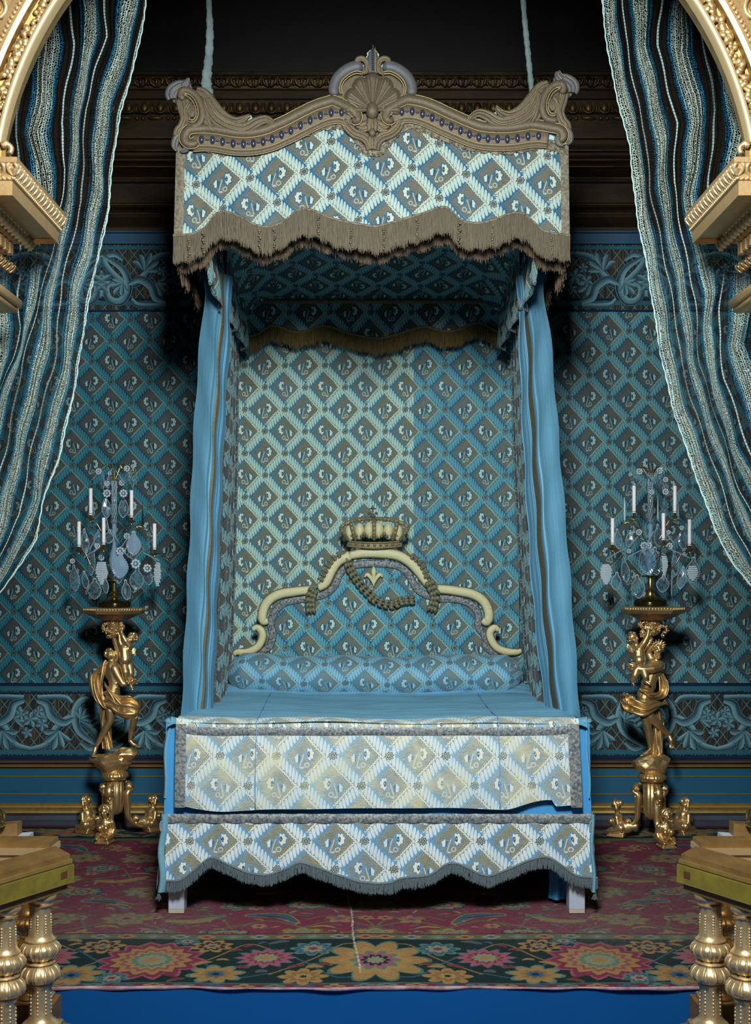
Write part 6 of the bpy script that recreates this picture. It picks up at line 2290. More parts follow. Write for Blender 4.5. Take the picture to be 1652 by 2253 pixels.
def build_stand(s):
    right = s > 0
    if right:
        AX_, AD = PX(1431, 6.95), 6.93
        ox, oy = 1280, 1330
        lab = 'carved gilt candle stand whose bearded man steps left cradling a cherub, right of the bed'
        cap_c, capw = (632, 1560), 245
    else:
        AX_, AD = PX(254, 7.0), 6.99
        ox, oy = 130, 1330
        lab = 'carved gilt candle stand whose striding youth lifts a cherub, left of the bed'
        cap_c, capw = (505, 1545), 235
    e = empty('candle_stand', (AX_, AD, 0), lab, 'candle stand', 'gilded figural candle stands beside the bed')
    k1 = 1 / 4.097

    def S(cx, cy, dd=0.0):
        D = AD + dd
        return (PX(ox + cx * k1, D), D, PZ(oy + cy * k1, D))
    sc = AD / F * k1      # metres per crop pixel

    # ---- top: octagonal dish with carved rim
    tx = {True: (640, 1345), False: (497, 1345)}[right]
    c = S(tx[0], 70)
    rr = (275 if right else 270) * sc
    zt = PZ(1330 + (12 if right else 20) / 4.097 + .0, AD)
    def octo(prof, nm, mat, n=8, a0=PI / 8): return lathe(prof, n, (c[0], AD, 0), a0=a0).build(nm, mat, e, smooth=False)
    z1 = S(0, 30 if not right else 20)[2]; z2 = S(0, 62 if not right else 55)[2]; z3 = S(0, 82 if not right else 78)[2]; z4 = S(0, 140)[2]
    top = octo([(rr * .85, z1 + .002), (rr * .96, z1), (rr * 1.08, z2 + .006), (rr * 1.06, z2), (rr * 1.0, z3)], 'octagonal_top', GOLD)
    octo([(rr * .97, z3 + .001), (rr * .86, z3 - .006), (rr * .62, z4 + .012), (rr * .42, z4), (rr * .2, z4 - .006)], 'dish_underside', simple('red_bole_gilding', (0.40, 0.20, 0.10, 1), rough=.4, metal=.4, var=.5, vscale=20, vcol=(.25, .08, .05, 1)))
    cv = MB()
    for i in range(64):
        a = 2 * PI * (i + .5) / 64; r8 = rr * 1.045 * math.cos(PI / 8) / math.cos(((a + PI / 8) % (PI / 4)) - PI / 8) * .985
        p = (c[0] + r8 * math.cos(a), AD + r8 * math.sin(a))
        cv.join(tube([(p[0], p[1], z2 + .004), (p[0] * 1 + .004 * math.cos(a + 1), p[1] + .004 * math.sin(a), z1 - .001)], [.006, .004], 6))
    cv.build('carved_rim', GOLD, top)

    # ---- pedestal
    cc = S(cap_c[0], cap_c[1])
    cw = capw * .5 * sc
    zc = cc[2]
    gad = lathe([(cw * .55, zc + .030), (cw * .80, zc + .026), (cw * .98, zc + .010), (cw * 1.0, zc - .004), (cw * .86, zc - .012), (cw * .82, zc - .020), (cw * .6, zc - .024)], 120, (cc[0], AD, 0),
                lambda a, k, r, z: r * (1 + .05 * abs(math.cos(a * 13)) * (1 if .1 < k < .62 else 0)))
    gad.build('gadrooned_cap', GOLD, e)
    dr = cw * .66
    zb = S(0, 1925 if right else 1880)[2]
    body = lathe([(.002, zb - .012), (dr * .45, zb - .006), (dr * .80, zb + .012), (dr * .95, zb + .04), (dr, zb + .10), (dr, zc - .02)], 96, (cc[0], AD, 0),
                 lambda a, k, r, z: r * (1 - .10 * max(0, math.cos(a * 9)) ** 2 * (1 if k > .35 else .3)))
    body.build('fluted_drum', GOLD, e)
    # legs with sphinxes
    if right: feet = [((1.600 + .0, 6.735), 0), ((1.388, 7.02), -1), ((1.785, 7.07), 1)]
    else: feet = [((-1.514, 6.845), 0), ((-1.682, 7.12), -1), ((-1.305, 7.16), 1)]
    ctr = Vector((cc[0], AD))
    proto = None
    for (fx_, fy_), kk in feet:
        f_ = Vector((fx_, fy_)); d = (f_ - ctr); L = d.length; d.normalize()
        def T(r, z, off=0.0): return (ctr.x + d.x * r - d.y * off, ctr.y + d.y * r + d.x * off, z)
        side = (-d.y, d.x, 0)
        path = [T(dr * .95 + .012, zc - .035), T(dr + .045, zc - .055), T(dr + .052, zc - .085), T(dr + .030, zc - .100), T(dr + .024, zc - .125), T(dr + .030, zc - .18), T(dr + .034, zc - .24), T(dr + .060, .085), T(dr + .105, .055), T(L - .055, .060)]
        q = smooth_path(path, 7)
        N = len(q)
        rad = [.011 + .007 * math.sin(PI * min(1, k / (N - 1) * 1.2)) for k in range(N)]
        lg = tube(q, rad, 10, flat=1.5, up=side)
        rim = MB()
        for sg in (-1, 1):
            rim.join(tube([(p[0] + side[0] * sg * .016, p[1] + side[1] * sg * .016, p[2]) for p in q], .0055, 6))
        # volute curls
        for (r0, z0, R_, dirn) in ((dr + .040, zc - .070, .020, 1), (dr + .085, .105, .018, -1)):
            for sg in (-1, 1):
                rim.join(ball(T(r0, z0, sg * .020), R_ * .55, 10, 8))
            rim.join(tube([T(r0, z0, -.022), T(r0, z0, .022)], R_, 14))
        # fruit drop on the knee of the leg
        for k in range(6):
            rim.join(ball(T(dr + .044 - .002 * k, zc - .115 - k * .014, .006 * (-1) ** k), .010 - .0008 * k, 8, 6))
        lg.join(rim)
        lo = lg.build('scroll_leg', GOLD, e)
        ang = math.atan2(d.y, d.x) + PI / 2
        if proto is None and not STAND_CACHE:
            Bs = sphinx_mesh()
            so = Bs.build('sphinx_foot', GOLD, e, voxel=.0024, smooth=2)
            so.matrix_parent_inverse = Matrix()
            STAND_CACHE.append(so.data)
        else:
            so = bpy.data.objects.new('sphinx_foot', STAND_CACHE[0]); C.objects.link(so); so.parent = e
        so.location = (f_.x - AX_, f_.y - AD, 0.013); so.rotation_euler = (0, 0, ang)
        so.scale = (1.05, 1.05, 1.12)
    M_ = GOLD
    if not right:
        rock('rocky_mound', S(478, 1428), (185 * sc, 130 * sc, 110 * sc), e, 5)
        rk = rock('rocky_ledge', S(600, 1345), (140 * sc, 90 * sc, 76 * sc), e, 8)
        rock('rocky_spur', S(385, 1395), (120 * sc, 80 * sc, 52 * sc), e, 11)
        # --- youth
        B = Blob()
        r = sc * 1.22
        B.ell(S(478, 600), (58 * r, 42 * r, 78 * r)); B.ell(S(500, 690), (48 * r, 38 * r, 60 * r)); B.ell(S(486, 800), (54 * r, 44 * r, 58 * r))
        B.limb([S(480, 560), S(500, 720), S(486, 830)], [50 * r, 42 * r, 50 * r])
        B.limb([S(462, 555), S(530, 570)], [34 * r, 34 * r])
        B.ell(S(520, 600, -.012), (26 * r, 22 * r, 26 * r)); B.ell(S(456, 610, -.012), (28 * r, 22 * r, 26 * r))      # chest muscles
        for zz in (670, 710, 750): B.ell(S(515, zz, -.018), (16 * r, 16 * r, 15 * r)); B.ell(S(485, zz, -.018), (16 * r, 16 * r, 15 * r))
        B.limb([S(478, 560), S(470, 500)], [26 * r, 22 * r])
        head(B, S(465, 452), 44 * r, (.78, -.42, .35), (-.35, 0, 1), seed=2)
        # legs
        B.limb([S(455, 870, .0), S(462, 960, -.01), S(462, 1045, -.012), S(425, 1110, -.006), S(380, 1190), S(330, 1285)], [44 * r, 38 * r, 28 * r, 29 * r, 22 * r, 14 * r])
        B.limb([S(330, 1285), S(318, 1330, -.01), S(305, 1368, -.03)], [14 * r, 15 * r, 9 * r])
        for k in range(5): B.limb([S(300 + k * 9, 1358 + k * 1, -.028), S(296 + k * 11, 1372, -.036)], [5.5 * r, 4.5 * r], 8)
        B.limb([S(520, 870), S(600, 930, -.03), S(680, 980, -.045), S(672, 1060, -.03), S(655, 1130, -.015), S(640, 1225, -.01)], [46 * r, 42 * r, 32 * r, 27 * r, 24 * r, 14 * r])
        B.limb([S(640, 1228, -.01), S(670, 1260, -.015), S(712, 1276, -.02)], [15 * r, 14 * r, 8 * r])
        for k in range(5): B.limb([S(698, 1266 + k * 3, -.02 - .003 * k), S(722, 1272 + k * 3, -.02 - .004 * k)], [5.5 * r, 4.5 * r], 8)
        # near arm under the cherub's feet
        B.limb([S(500, 575, -.02), S(530, 640, -.03), S(575, 715, -.035), S(625, 712, -.035)], [33 * r, 28 * r, 24 * r, 17 * r])
        hand(B, S(625, 712, -.035), (1, 0, .35), (0, -.5, 1), 72 * r)
        # raised arm
        B.limb([S(475, 560, .02), S(520, 470, .025), S(530, 410, .02), S(505, 340, .01), S(492, 290)], [32 * r, 27 * r, 23 * r, 20 * r, 15 * r])
        hand(B, S(492, 292), (0, -.1, 1), (1, 0, 0), 72 * r)
        B.build('striding_youth', GOLD, e, voxel=.0026, smooth=3)
        # --- cherub
        B = Blob()
        B.limb([S(590, 400, -.02), S(598, 490, -.03), S(605, 540, -.02)], [42 * r, 46 * r, 40 * r])
        B.ell(S(592, 500, -.04), (40 * r, 36 * r, 40 * r)); B.ell(S(580, 400, -.035), (22 * r, 18 * r, 20 * r)); B.ell(S(618, 402, -.035), (20 * r, 18 * r, 20 * r))
        B.limb([S(612, 370, -.02), S(640, 345, -.015)], [22 * r, 22 * r])
        head(B, S(655, 305, -.015), 42 * r, (-.35, -.8, .25), (.45, 0, 1), seed=5)
        B.limb([S(632, 375, -.03), S(600, 330, -.04), S(575, 285, -.04), S(560, 250, -.035)], [22 * r, 21 * r, 17 * r, 12 * r])
        hand(B, S(560, 252, -.035), (0, 0, 1), (-1, 0, 0), 55 * r)
        B.limb([S(568, 380, -.02), S(548, 335, -.02), S(545, 285, -.015)], [22 * r, 17 * r, 12 * r])
        hand(B, S(545, 288, -.015), (-.2, 0, 1), (1, 0, 0), 50 * r)
        B.limb([S(588, 555, -.035), S(600, 610, -.05), S(602, 660, -.05), S(608, 700, -.05)], [34 * r, 30 * r, 22 * r, 14 * r])
        B.limb([S(608, 700, -.05), S(625, 710, -.062)], [14 * r, 9 * r])
        B.limb([S(632, 550, -.02), S(645, 620, -.03), S(640, 690, -.03), S(652, 745, -.035), S(662, 768, -.045)], [34 * r, 28 * r, 20 * r, 12 * r, 9 * r])
        ch = B.build('cherub', GOLD, e, voxel=.0024, smooth=3)
        wg = MB()
        for k in range(6):
            wg.join(tube(smooth_path([S(650, 430 + k * 3, .01), S(672 + k * 3, 395 + k * 10, .015), S(690 - k * 3, 420 + k * 10, .01)], 4), [5 * r, 8 * r, 9 * r, 9 * r, 8 * r, 7 * r, 5 * r, 3 * r, 1 * r], 7, flat=.5))
        wg.build('wing', GOLD, ch)
        # --- drapery
        cloth('cloak', [S(420, 500, .02), S(330, 590, .03), S(272, 660, .035), S(275, 760, .03), S(310, 850, .02), S(370, 910, .0)],
              [S(430, 510, .0), S(420, 600, -.01), S(400, 700, -.015), S(400, 800, -.02), S(430, 880, -.025), S(470, 960, -.03)], GOLD, e, 3.2, .016, seed=1)
        cloth('loin_drape', [S(405, 780, -.03), S(470, 770, -.05), S(545, 820, -.055), S(640, 830, -.06), S(705, 880, -.05), S(722, 930, -.04)],
              [S(420, 930, -.035), S(480, 950, -.045), S(540, 1000, -.05), S(610, 1040, -.06), S(680, 1040, -.055), S(715, 985, -.045)], GOLD, e, 2.6, .016, seed=2)
        cloth('loin_drape', [S(400, 700, -.02), S(430, 760, -.04), S(470, 860, -.05), S(500, 960, -.05)],
              [S(450, 760, -.05), S(520, 830, -.065), S(580, 900, -.07), S(620, 1000, -.06)], GOLD, e, 2.2, .012, seed=4)
        cloth('trailing_cloth', [S(385, 920, .02), S(360, 1010, .03), S(375, 1120, .03), S(395, 1310, .02)],
              [S(450, 930, .03), S(460, 1060, .03), S(470, 1180, .03), S(500, 1300, .02)], GOLD, e, 2.0, .012, seed=3)
        leaves_cluster('fruit_and_flower_cluster', [(S(480, 205), 62 * r), (S(430, 200), 35 * r), (S(530, 190), 48 * r), (S(470, 255), 38 * r)], 15 * r, GOLD, e, 110, 3)
        B = Blob(); B.limb([S(490, 140), S(485, 260)], [60 * r, 40 * r]); B.build('cluster_core', GOLD, e, voxel=.005, smooth=2)
    else:
        rock('rocky_mound', S(627, 1440), (196 * sc, 150 * sc, 112 * sc), e, 21)
        B = Blob(); r = sc * 1.22
        B.ell(S(640, 600), (66 * r, 46 * r, 80 * r)); B.ell(S(600, 720), (58 * r, 44 * r, 62 * r)); B.ell(S(570, 810), (62 * r, 46 * r, 58 * r))
        B.limb([S(650, 570), S(600, 720), S(565, 850)], [56 * r, 50 * r, 54 * r])
        B.limb([S(640, 530), S(700, 545)], [34 * r, 36 * r])
        for zz in (660, 700, 745): B.ell(S(640 - (zz - 660) * .4, zz, -.02), (18 * r, 18 * r, 17 * r)); B.ell(S(600 - (zz - 660) * .4, zz, -.02), (18 * r, 18 * r, 17 * r))
        B.ell(S(600, 735, -.025), (40 * r, 30 * r, 36 * r))
        B.limb([S(668, 530), S(680, 470)], [28 * r, 24 * r])
        head(B, S(688, 400), 46 * r, (-.45, -.8, .3), (-.1, 0, 1), beard=True, seed=7)
        for k in range(9):      # vine wreath
            a = -.3 + k * .45; B.limb([S(690 + 40 * math.cos(a), 372 - 30 * math.sin(a), -.01), S(690 + 68 * math.cos(a), 366 - 52 * math.sin(a), -.015)], [9 * r, 4 * r], 8)
        # arm across
        B.limb([S(695, 555, -.03), S(640, 580, -.055), S(565, 588, -.06), S(500, 578, -.055)], [38 * r, 32 * r, 28 * r, 20 * r])
        hand(B, S(500, 575, -.055), (-1, 0, .15), (0, -.3, 1), 82 * r)
        # raised arm
        B.limb([S(640, 520, .02), S(600, 440, .03), S(592, 360, .02), S(612, 290, .01), S(632, 240)], [32 * r, 28 * r, 24 * r, 20 * r, 15 * r])
        hand(B, S(630, 242), (.2, 0, 1), (-1, 0, 0), 72 * r)
        # legs
        B.limb([S(560, 870), S(550, 950, -.02), S(565, 1010, -.03), S(592, 1100, -.02), S(605, 1190, -.01), S(622, 1310)], [50 * r, 44 * r, 32 * r, 32 * r, 26 * r, 16 * r])
        B.limb([S(622, 1312), S(590, 1335, -.02), S(545, 1355, -.03)], [17 * r, 16 * r, 9 * r])
        for k in range(5): B.limb([S(556, 1345 + k * 3, -.02 - .004 * k), S(530, 1356 + k * 2, -.022 - .004 * k)], [6 * r, 4.5 * r], 8)
        B.limb([S(590, 880), S(590, 960, -.03), S(610, 1005, -.035), S(680, 1070, -.02), S(735, 1130), S(785, 1180, .01)], [48 * r, 42 * r, 34 * r, 32 * r, 24 * r, 15 * r])
        B.limb([S(785, 1180, .01), S(805, 1225), S(808, 1275)], [16 * r, 16 * r, 10 * r])
        for k in range(5): B.limb([S(792 + k * 8, 1265, 0), S(794 + k * 8, 1298 - abs(k - 2) * 3, -.006)], [5.5 * r, 4.5 * r], 8)
        B.build('bearded_man', GOLD, e, voxel=.0026, smooth=3)
        B = Blob()
        B.limb([S(515, 420, -.02), S(515, 500, -.03), S(510, 560, -.03)], [42 * r, 48 * r, 42 * r])
        B.ell(S(520, 505, -.045), (42 * r, 36 * r, 42 * r)); B.ell(S(500, 425, -.035), (22 * r, 18 * r, 20 * r)); B.ell(S(540, 430, -.035), (20 * r, 18 * r, 20 * r))
        B.limb([S(500, 395, -.01), S(478, 345)], [22 * r, 22 * r])
        head(B, S(458, 305), 46 * r, (.55, -.75, .2), (-.35, 0, 1), seed=9)
        B.limb([S(520, 400, -.03), S(560, 345, -.04), S(590, 290, -.035), S(600, 240, -.03)], [24 * r, 22 * r, 18 * r, 13 * r])
        hand(B, S(600, 242, -.03), (0, 0, 1), (-1, 0, 0), 58 * r)
        B.limb([S(545, 410, -.01), S(580, 380, -.01), S(610, 350, -.01)], [20 * r, 16 * r, 12 * r])
        hand(B, S(608, 352, -.01), (.3, 0, 1), (-1, 0, 0), 50 * r)
        B.limb([S(495, 590, -.045), S(478, 640, -.05), S(455, 680, -.045), S(460, 715, -.045)], [34 * r, 28 * r, 20 * r, 12 * r])
        B.limb([S(460, 715, -.045), S(470, 728, -.06)], [12 * r, 8 * r])
        B.limb([S(560, 600, -.06), S(575, 650, -.075), S(570, 690, -.07), S(612, 718, -.085)], [32 * r, 24 * r, 16 * r, 9 * r])
        ch = B.build('cherub', GOLD, e, voxel=.0024, smooth=3)
        wg = MB()
        for k in range(6):
            wg.join(tube(smooth_path([S(470, 440 - k * 4, .01), S(425 - k * 3, 410 - k * 10, .015), S(400 + k * 6, 375 + k * 8, .01)], 4), [5 * r, 8 * r, 10 * r, 11 * r, 10 * r, 8 * r, 6 * r, 4 * r, 1 * r], 7, flat=.5))
        wg.build('wing', GOLD, ch)
        cloth('loin_drape', [S(365, 790, -.01), S(400, 800, -.03), S(480, 850, -.06), S(570, 880, -.07), S(660, 870, -.05), S(770, 900, -.01)],
              [S(350, 920, -.01), S(390, 970, -.02), S(470, 985, -.05), S(560, 1000, -.07), S(650, 960, -.05), S(750, 860, -.02)], GOLD, e, 2.6, .020, seed=5)
        cloth('cloak', [S(720, 600, .03), S(770, 690, .03), S(775, 770, .02), S(740, 840, .0), S(640, 850, -.04), S(540, 780, -.06)],
              [S(700, 640, -.01), S(700, 720, -.02), S(690, 780, -.03), S(640, 800, -.05), S(590, 790, -.06), S(520, 760, -.05)], GOLD, e, 2.4, .014, seed=6)
        cloth('cloak', [S(375, 790, .02), S(350, 880, .02), S(380, 960, .01), S(430, 985, -.02)],
              [S(470, 830, -.04), S(460, 900, -.05), S(480, 950, -.05), S(530, 990, -.06)], GOLD, e, 2.2, .014, seed=8)
        cloth('trailing_cloth', [S(620, 960, .02), S(640, 1080, .02), S(640, 1200, .01), S(630, 1350, .0)],
              [S(700, 940, .02), S(735, 1060, .02), S(735, 1200, .01), S(740, 1340, .0)], GOLD, e, 2.2, .014, seed=7)
        leaves_cluster('fruit_and_flower_cluster', [(S(640, 200), 60 * r), (S(590, 175), 45 * r), (S(710, 230), 45 * r), (S(690, 170), 48 * r), (S(545, 180), 26 * r), (S(545, 265), 22 * r)], 15 * r, GOLD, e, 120, 5)
        B = Blob(); B.limb([S(635, 140), S(640, 240)], [62 * r, 40 * r]); B.build('cluster_core', GOLD, e, voxel=.005, smooth=2)
    return e, (c[0], AD, z1 + .002)


STAND_CACHE = []
SL = build_stand(-1)
SR = build_stand(1)
# ================================================================== CRYSTAL CANDELABRA


def crystal_mat():
    m = bpy.data.materials.new('cut_crystal'); m.use_nodes = True
    nt = m.node_tree; nt.nodes.clear(); nb = NB(nt)
    out = nb.new('ShaderNodeOutputMaterial')
    gl = nb.new('ShaderNodeBsdfGlossy'); gl.inputs['Color'].default_value = (.82, .92, 1, 1); gl.inputs['Roughness'].default_value = .12
    tr = nb.new('ShaderNodeBsdfTransparent'); tr.inputs['Color'].default_value = (.86, .93, .96, 1)
    df = nb.new('ShaderNodeBsdfDiffuse'); df.inputs['Color'].default_value = rgb(170, 205, 222)
    fr = nb.new('ShaderNodeFresnel'); fr.inputs['IOR'].default_value = 1.6
    lw = nb.new('ShaderNodeLayerWeight'); lw.inputs['Blend'].default_value = .35
    m1 = nb.new('ShaderNodeMixShader'); nt.links.new(fr.outputs[0], m1.inputs[0]); nt.links.new(tr.outputs[0], m1.inputs[1]); nt.links.new(gl.outputs[0], m1.inputs[2])
    m2 = nb.new('ShaderNodeMixShader')
    f = E(nb, lw.outputs['Facing']); o = nb.obj()
    n = nb.noise(o, 60, 2)
    nb.put(m2.inputs[0], (f * .45 + (n - .5) * .35 + .05).clamp())
    nt.links.new(m1.outputs[0], m2.inputs[1]); nt.links.new(df.outputs[0], m2.inputs[2]); nt.links.new(m2.outputs[0], out.inputs[0])
    return m


CRY = crystal_mat()
CRYE = simple('crystal_beading', rgb(205, 225, 236), rough=.15, spec=1.0)
CRYE.node_tree.nodes['Principled BSDF'].inputs['Alpha'].default_value = .75
CRYD = simple('dark_spike_glass', (.02, .03, .03, 1), rough=.08, spec=1.0)
CRYS = simple('milky_crystal', rgb(150, 185, 212), rough=.2, spec=1.0)
CRYS.node_tree.nodes['Principled BSDF'].inputs['Alpha'].default_value = .6


def plaque_outline(w, h, n=48):
    """scalloped pear-shaped plaque, neck up"""
    prof = [(0, 1), (.16, .97), (.24, .86), (.20, .74), (.34, .62), (.62, .42), (.86, .14), (.96, -.14), (.88, -.42), (.66, -.68), (.36, -.88), (0, -1)]
    R_ = smooth_path(prof, 3)
    pts = [(x * w / 2, z * h / 2) for x, z in R_] + [(-x * w / 2, z * h / 2) for x, z in R_[-2:0:-1]]
    n = len(pts)
    pts = [(x * (1 + .035 * (-1) ** i), z * (1 + .02 * (-1) ** i)) for i, (x, z) in enumerate(pts)]
    return pts


def candelabrum(s, base):
    right = s > 0
    cx0, AD, zb = base
    ox, oy = (1280, 1010) if right else (130, 1010)
    k1 = 1 / 4.097
    def S(cx, cy, dd=0.0):
        D = AD + dd
        return (PX(ox + cx * k1, D), D, PZ(oy + cy * k1, D))
    sc = AD / F * k1
    lab = ('six-light crystal candelabrum' if False else 'brass and cut-crystal candelabrum') + (' on the right-hand gilt stand' if right else ' on the left-hand gilt stand')
    e = empty('candelabrum', (cx0, AD, zb), lab, 'candelabrum', 'crystal candelabra on the gilt stands')
    C0 = S(617 if right else 497, 0)[0]
    if right: yb = [1325, 1300, 1270, 1245, 1235, 1205, 1180, 1172, 1160, 1055, 1048, 740]
    else: yb = [1335, 1310, 1280, 1262, 1250, 1230, 1215, 1200, 1190, 1100, 1090, 760]
    Z = lambda y: S(0, y)[2]
    z = zb
    base_r = 148 * sc
    lathe([(base_r, z), (base_r, Z(yb[1])), (base_r * .97, Z(yb[2])), (base_r * .75, Z(yb[3] + 6)), (base_r * .55, Z(yb[3]))], 48, (C0, AD, 0)).build('domed_base', BARE, e).data
    bs = lathe([(base_r * .5, Z(yb[3])), (base_r * .34, Z(yb[4])), (base_r * .26, Z(yb[5])), (base_r * .30, Z(yb[6])), (base_r * .22, Z(yb[7])), (base_r * .16, Z(yb[8])), (base_r * .15, Z(yb[9])), (base_r * .55, Z(yb[9] - 2)), (base_r * .55, Z(yb[10])), (base_r * .12, Z(yb[10] - 4))], 32, (C0, AD, 0))
    autosmooth(bs.build('turned_stem', BRASS, e), 40)
    # crystal spindle
    zt = Z(580); z0 = Z(yb[10] - 4); zz = Z(190 if not right else 120)
    sp = lathe([(base_r * .12, z0), (base_r * .28, z0 + (zt - z0) * .25), (base_r * .33, z0 + (zt - z0) * .35), (base_r * .12, z0 + (zt - z0) * .6), (base_r * .10, z0 + (zt - z0) * .62), (base_r * .14, zt)], 10, (C0, AD, 0))
    sp.build('crystal_spindle', CRYS, e, smooth=False)
    gd = MB().join(tube([(C0, AD, zt), (C0, AD, zt + .012)], base_r * .2, 16))
    gd.join(tube([(C0, AD, zt), (C0, AD, zz)], [base_r * .17, base_r * .12], 10))
    gd.build('glass_sheath', CRY, e)
    co = MB()
    for j in range(30):
        h = zt + (zz - zt) * j / 30
        for q in range(6):
            a = q * PI / 3 + j * .2
            co.join(ball((C0 + base_r * .14 * math.cos(a), AD + base_r * .14 * math.sin(a), h), .0034, 5, 4))
    co.build('beaded_spiral', CRYE, e)
    # arms -------------------------------------------------
    if right:
        cand = [((470, 480), -.02, 245), ((838, 480), -.01, 245), ((276, 765), .0, 238), ((735, 725), -.10, 240), ((970, 775), .02, 238)]
        spikes = [((385, 575), .03, 235), ((684, 560), .06, 240), ((866, 590), .05, 225)]
    else:
        cand = [((285, 500), -.01, 242), ((653, 520), -.01, 245), ((180, 785), .0, 228), ((402, 765), -.10, 240), ((860, 810), .0, 235)]
        spikes = [((752, 610), .03, 230), ((450, 605), .05, 230)]
    cups = []
    for (c, dd, H) in cand:
        p = S(c[0], c[1], dd)
        q = S(c[0], c[1] + 100, dd)
        low = c[1] > 650
        hub = (C0, AD, Z(yb[9]) if low else Z(740))
        am = MB()
        dx = q[0] - hub[0]; dy = q[1] - hub[1]
        pts = [hub, (hub[0] + dx * .25, hub[1] + dy * .25, hub[2] + .002), (hub[0] + dx * .62, hub[1] + dy * .62, hub[2] + (q[2] - hub[2]) * .55), (hub[0] + dx * .82, hub[1] + dy * .82, q[2] + .022), (q[0], q[1], q[2] + .022)]
        if not low: pts = [hub, (hub[0] + dx * .35, hub[1] + dy * .35, hub[2] + .01), (hub[0] + dx * .75, hub[1] + dy * .75, q[2] + .012), (q[0], q[1], q[2] + .016)]
        am.join(tube(smooth_path(pts, 8), .0028, 7))
        ext = smooth_path([(q[0], q[1], q[2] + .018), (q[0] + (dx) * .22, q[1] + dy * .2, q[2] + .014), (q[0] + dx * .36, q[1] + dy * .3, q[2] - .006)], 5)
        am.join(tube(ext, .0022, 6))
        a_ = am.build('arm', BRASS, e)
        cu = lathe([(.003, q[2] + .012), (.005, q[2] + .020), (.003, q[2] + .026), (.020, q[2] + .034), (.024, q[2] + .040), (.006, q[2] + .040), (.008, q[2] + .046), (.0055, q[2] + .050), (.0105, p[2] + .004), (.0115, p[2] + .006), (.009, p[2] + .004), (.0085, p[2] - .004), (.001, p[2] - .005)], 20, (q[0], q[1], 0))
        autosmooth(cu.build('candle_socket', BRASS, a_), 40)
        cups.append((q[0], q[1], p[2], H * sc, ext[-1]))
    for (c, dd, H) in spikes:
        p = S(c[0], c[1], dd)
        dx = p[0] - C0
        am = MB(); hub = (C0, AD, Z(740))
        am.join(tube(smooth_path([hub, (C0 + dx * .4, AD + dd * .4, hub[2] + .02), (C0 + dx * .8, AD + dd * .8, p[2] - .002), (p[0], p[1], p[2] - .004), (p[0] + dx * .2, p[1], p[2] - .012)], 7), .0026, 6))
        a_ = am.build('arm', BRASS, e)
        lathe([(.004, p[2]), (.0065, p[2] + .004), (.004, p[2] + .010), (.0062, p[2] + .016), (.0045, p[2] + .07), (.0008, p[2] + H * sc)], 4, (p[0], p[1], 0), a0=.6).build('obelisk_spike', CRYD if not right else CRYS, a_, smooth=False)
    # top spray
    sy = 60 if not right else 85
    tops = [(-115, 5), (-70, -10), (-20, -18), (35, -14), (85, -8), (140, 8)]
    hub = (C0, AD, Z(210))
    for k, (tx, ty) in enumerate(tops):
        am = MB(); cxx = (617 if right else 510) + tx
        p = S(cxx, sy + ty, .03 * (-1) ** k)
        endp = S(cxx + (26 if tx > 0 else -26), sy + ty + 45, .03 * (-1) ** k)
        q = S((617 if right else 510) + tx * .55, sy + 5, .015 * (-1) ** k)
        am.join(tube(smooth_path([hub, q, p, endp], 7), [.0032] * 10 + [.002] * 12, 6))
        am.build('top_spray_arm', BRASS, e)
    # crystals ------------------------------------------------
    def pendant(px, py, w, h, dd=0.0, tilt=0.0, kind='plaque', rotz=0.0):
        c = S(px, py, dd); w *= sc; h *= sc
        R_ = Matrix.Translation(c) @ Matrix.Rotation(tilt, 4, 'Y') @ Matrix.Rotation(rotz, 4, 'Z')
        if kind in ('plaque', 'milky'):
            ol = plaque_outline(w, h)
            pm = MB()
            n = len(ol)
            v = [(x * .8, -.005, z * .82) for x, z in ol] + [(x, -.0015, z) for x, z in ol] + [(x, .0015, z) for x, z in ol] + [(x * .8, .004, z * .82) for x, z in ol]
            f = []
            for q in range(3):
                for i in range(n):
                    j = (i + 1) % n; f.append((q * n + i, q * n + j, (q + 1) * n + j, (q + 1) * n + i))
            v += [(0, -.0075, 0), (0, .006, 0)]
            for i in range(n):
                j = (i + 1) % n; f.append((4 * n, j, i)); f.append((4 * n + 1, 3 * n + i, 3 * n + j))
            pm.add(v, f); pm.tf(R_)
            o = pm.build('crystal_plaque', CRYS if kind == 'milky' else CRY, e, smooth=False)
            ed = MB()
            for i in range(n):
                if i % 1 == 0: ed.join(ball((ol[i][0] * 1.0, 0, ol[i][1]), .0026, 6, 4))
            ed.tf(R_); ed.build('beaded_edge', CRYE, o)
        elif kind == 'drop':
            pm = lathe([(.0004, h * .5), (w * .12, h * .42), (w * .20, h * .30), (w * .5, -h * .10), (w * .42, -h * .28), (.0004, -h * .5)], 6, (0, 0, 0)); pm.tf(R_)
            o = pm.build('crystal_drop', CRY, e, smooth=False)
            ed = MB()
            for k in range(10):
                t = k / 9; ed.join(ball((w * .5 * math.sin(PI * (t * .8 + .1)) * (1 if k % 2 else -1), -.003, h * (.5 - t)), .0018, 5, 4))
            ed.tf(R_); ed.build('beaded_edge', CRYE, o)
        elif kind == 'grapes':
            g_ = MB(); rr = .0052
            rows = int(h / (rr * 1.7))
            for r_ in range(rows):
                t = r_ / max(1, rows - 1); ww = w * .5 * math.sin(PI * (t * .75 + .2)) ** .8
                nn = max(1, int(ww / rr))
                for i in range(-nn, nn + 1):
                    g_.join(ball((i * rr * 1.05 + (rr * .5 if r_ % 2 else 0), -.006 + .003 * abs(i) / nn, h * .5 - h * t), rr, 8, 6))
            g_.tf(R_); g_.build('grape_cluster', CRYE, e)
        elif kind == 'rosette':
            g_ = MB(); r = w * .36
            g_.join(ball((0, -.004, 0), r * .45, 8, 6))
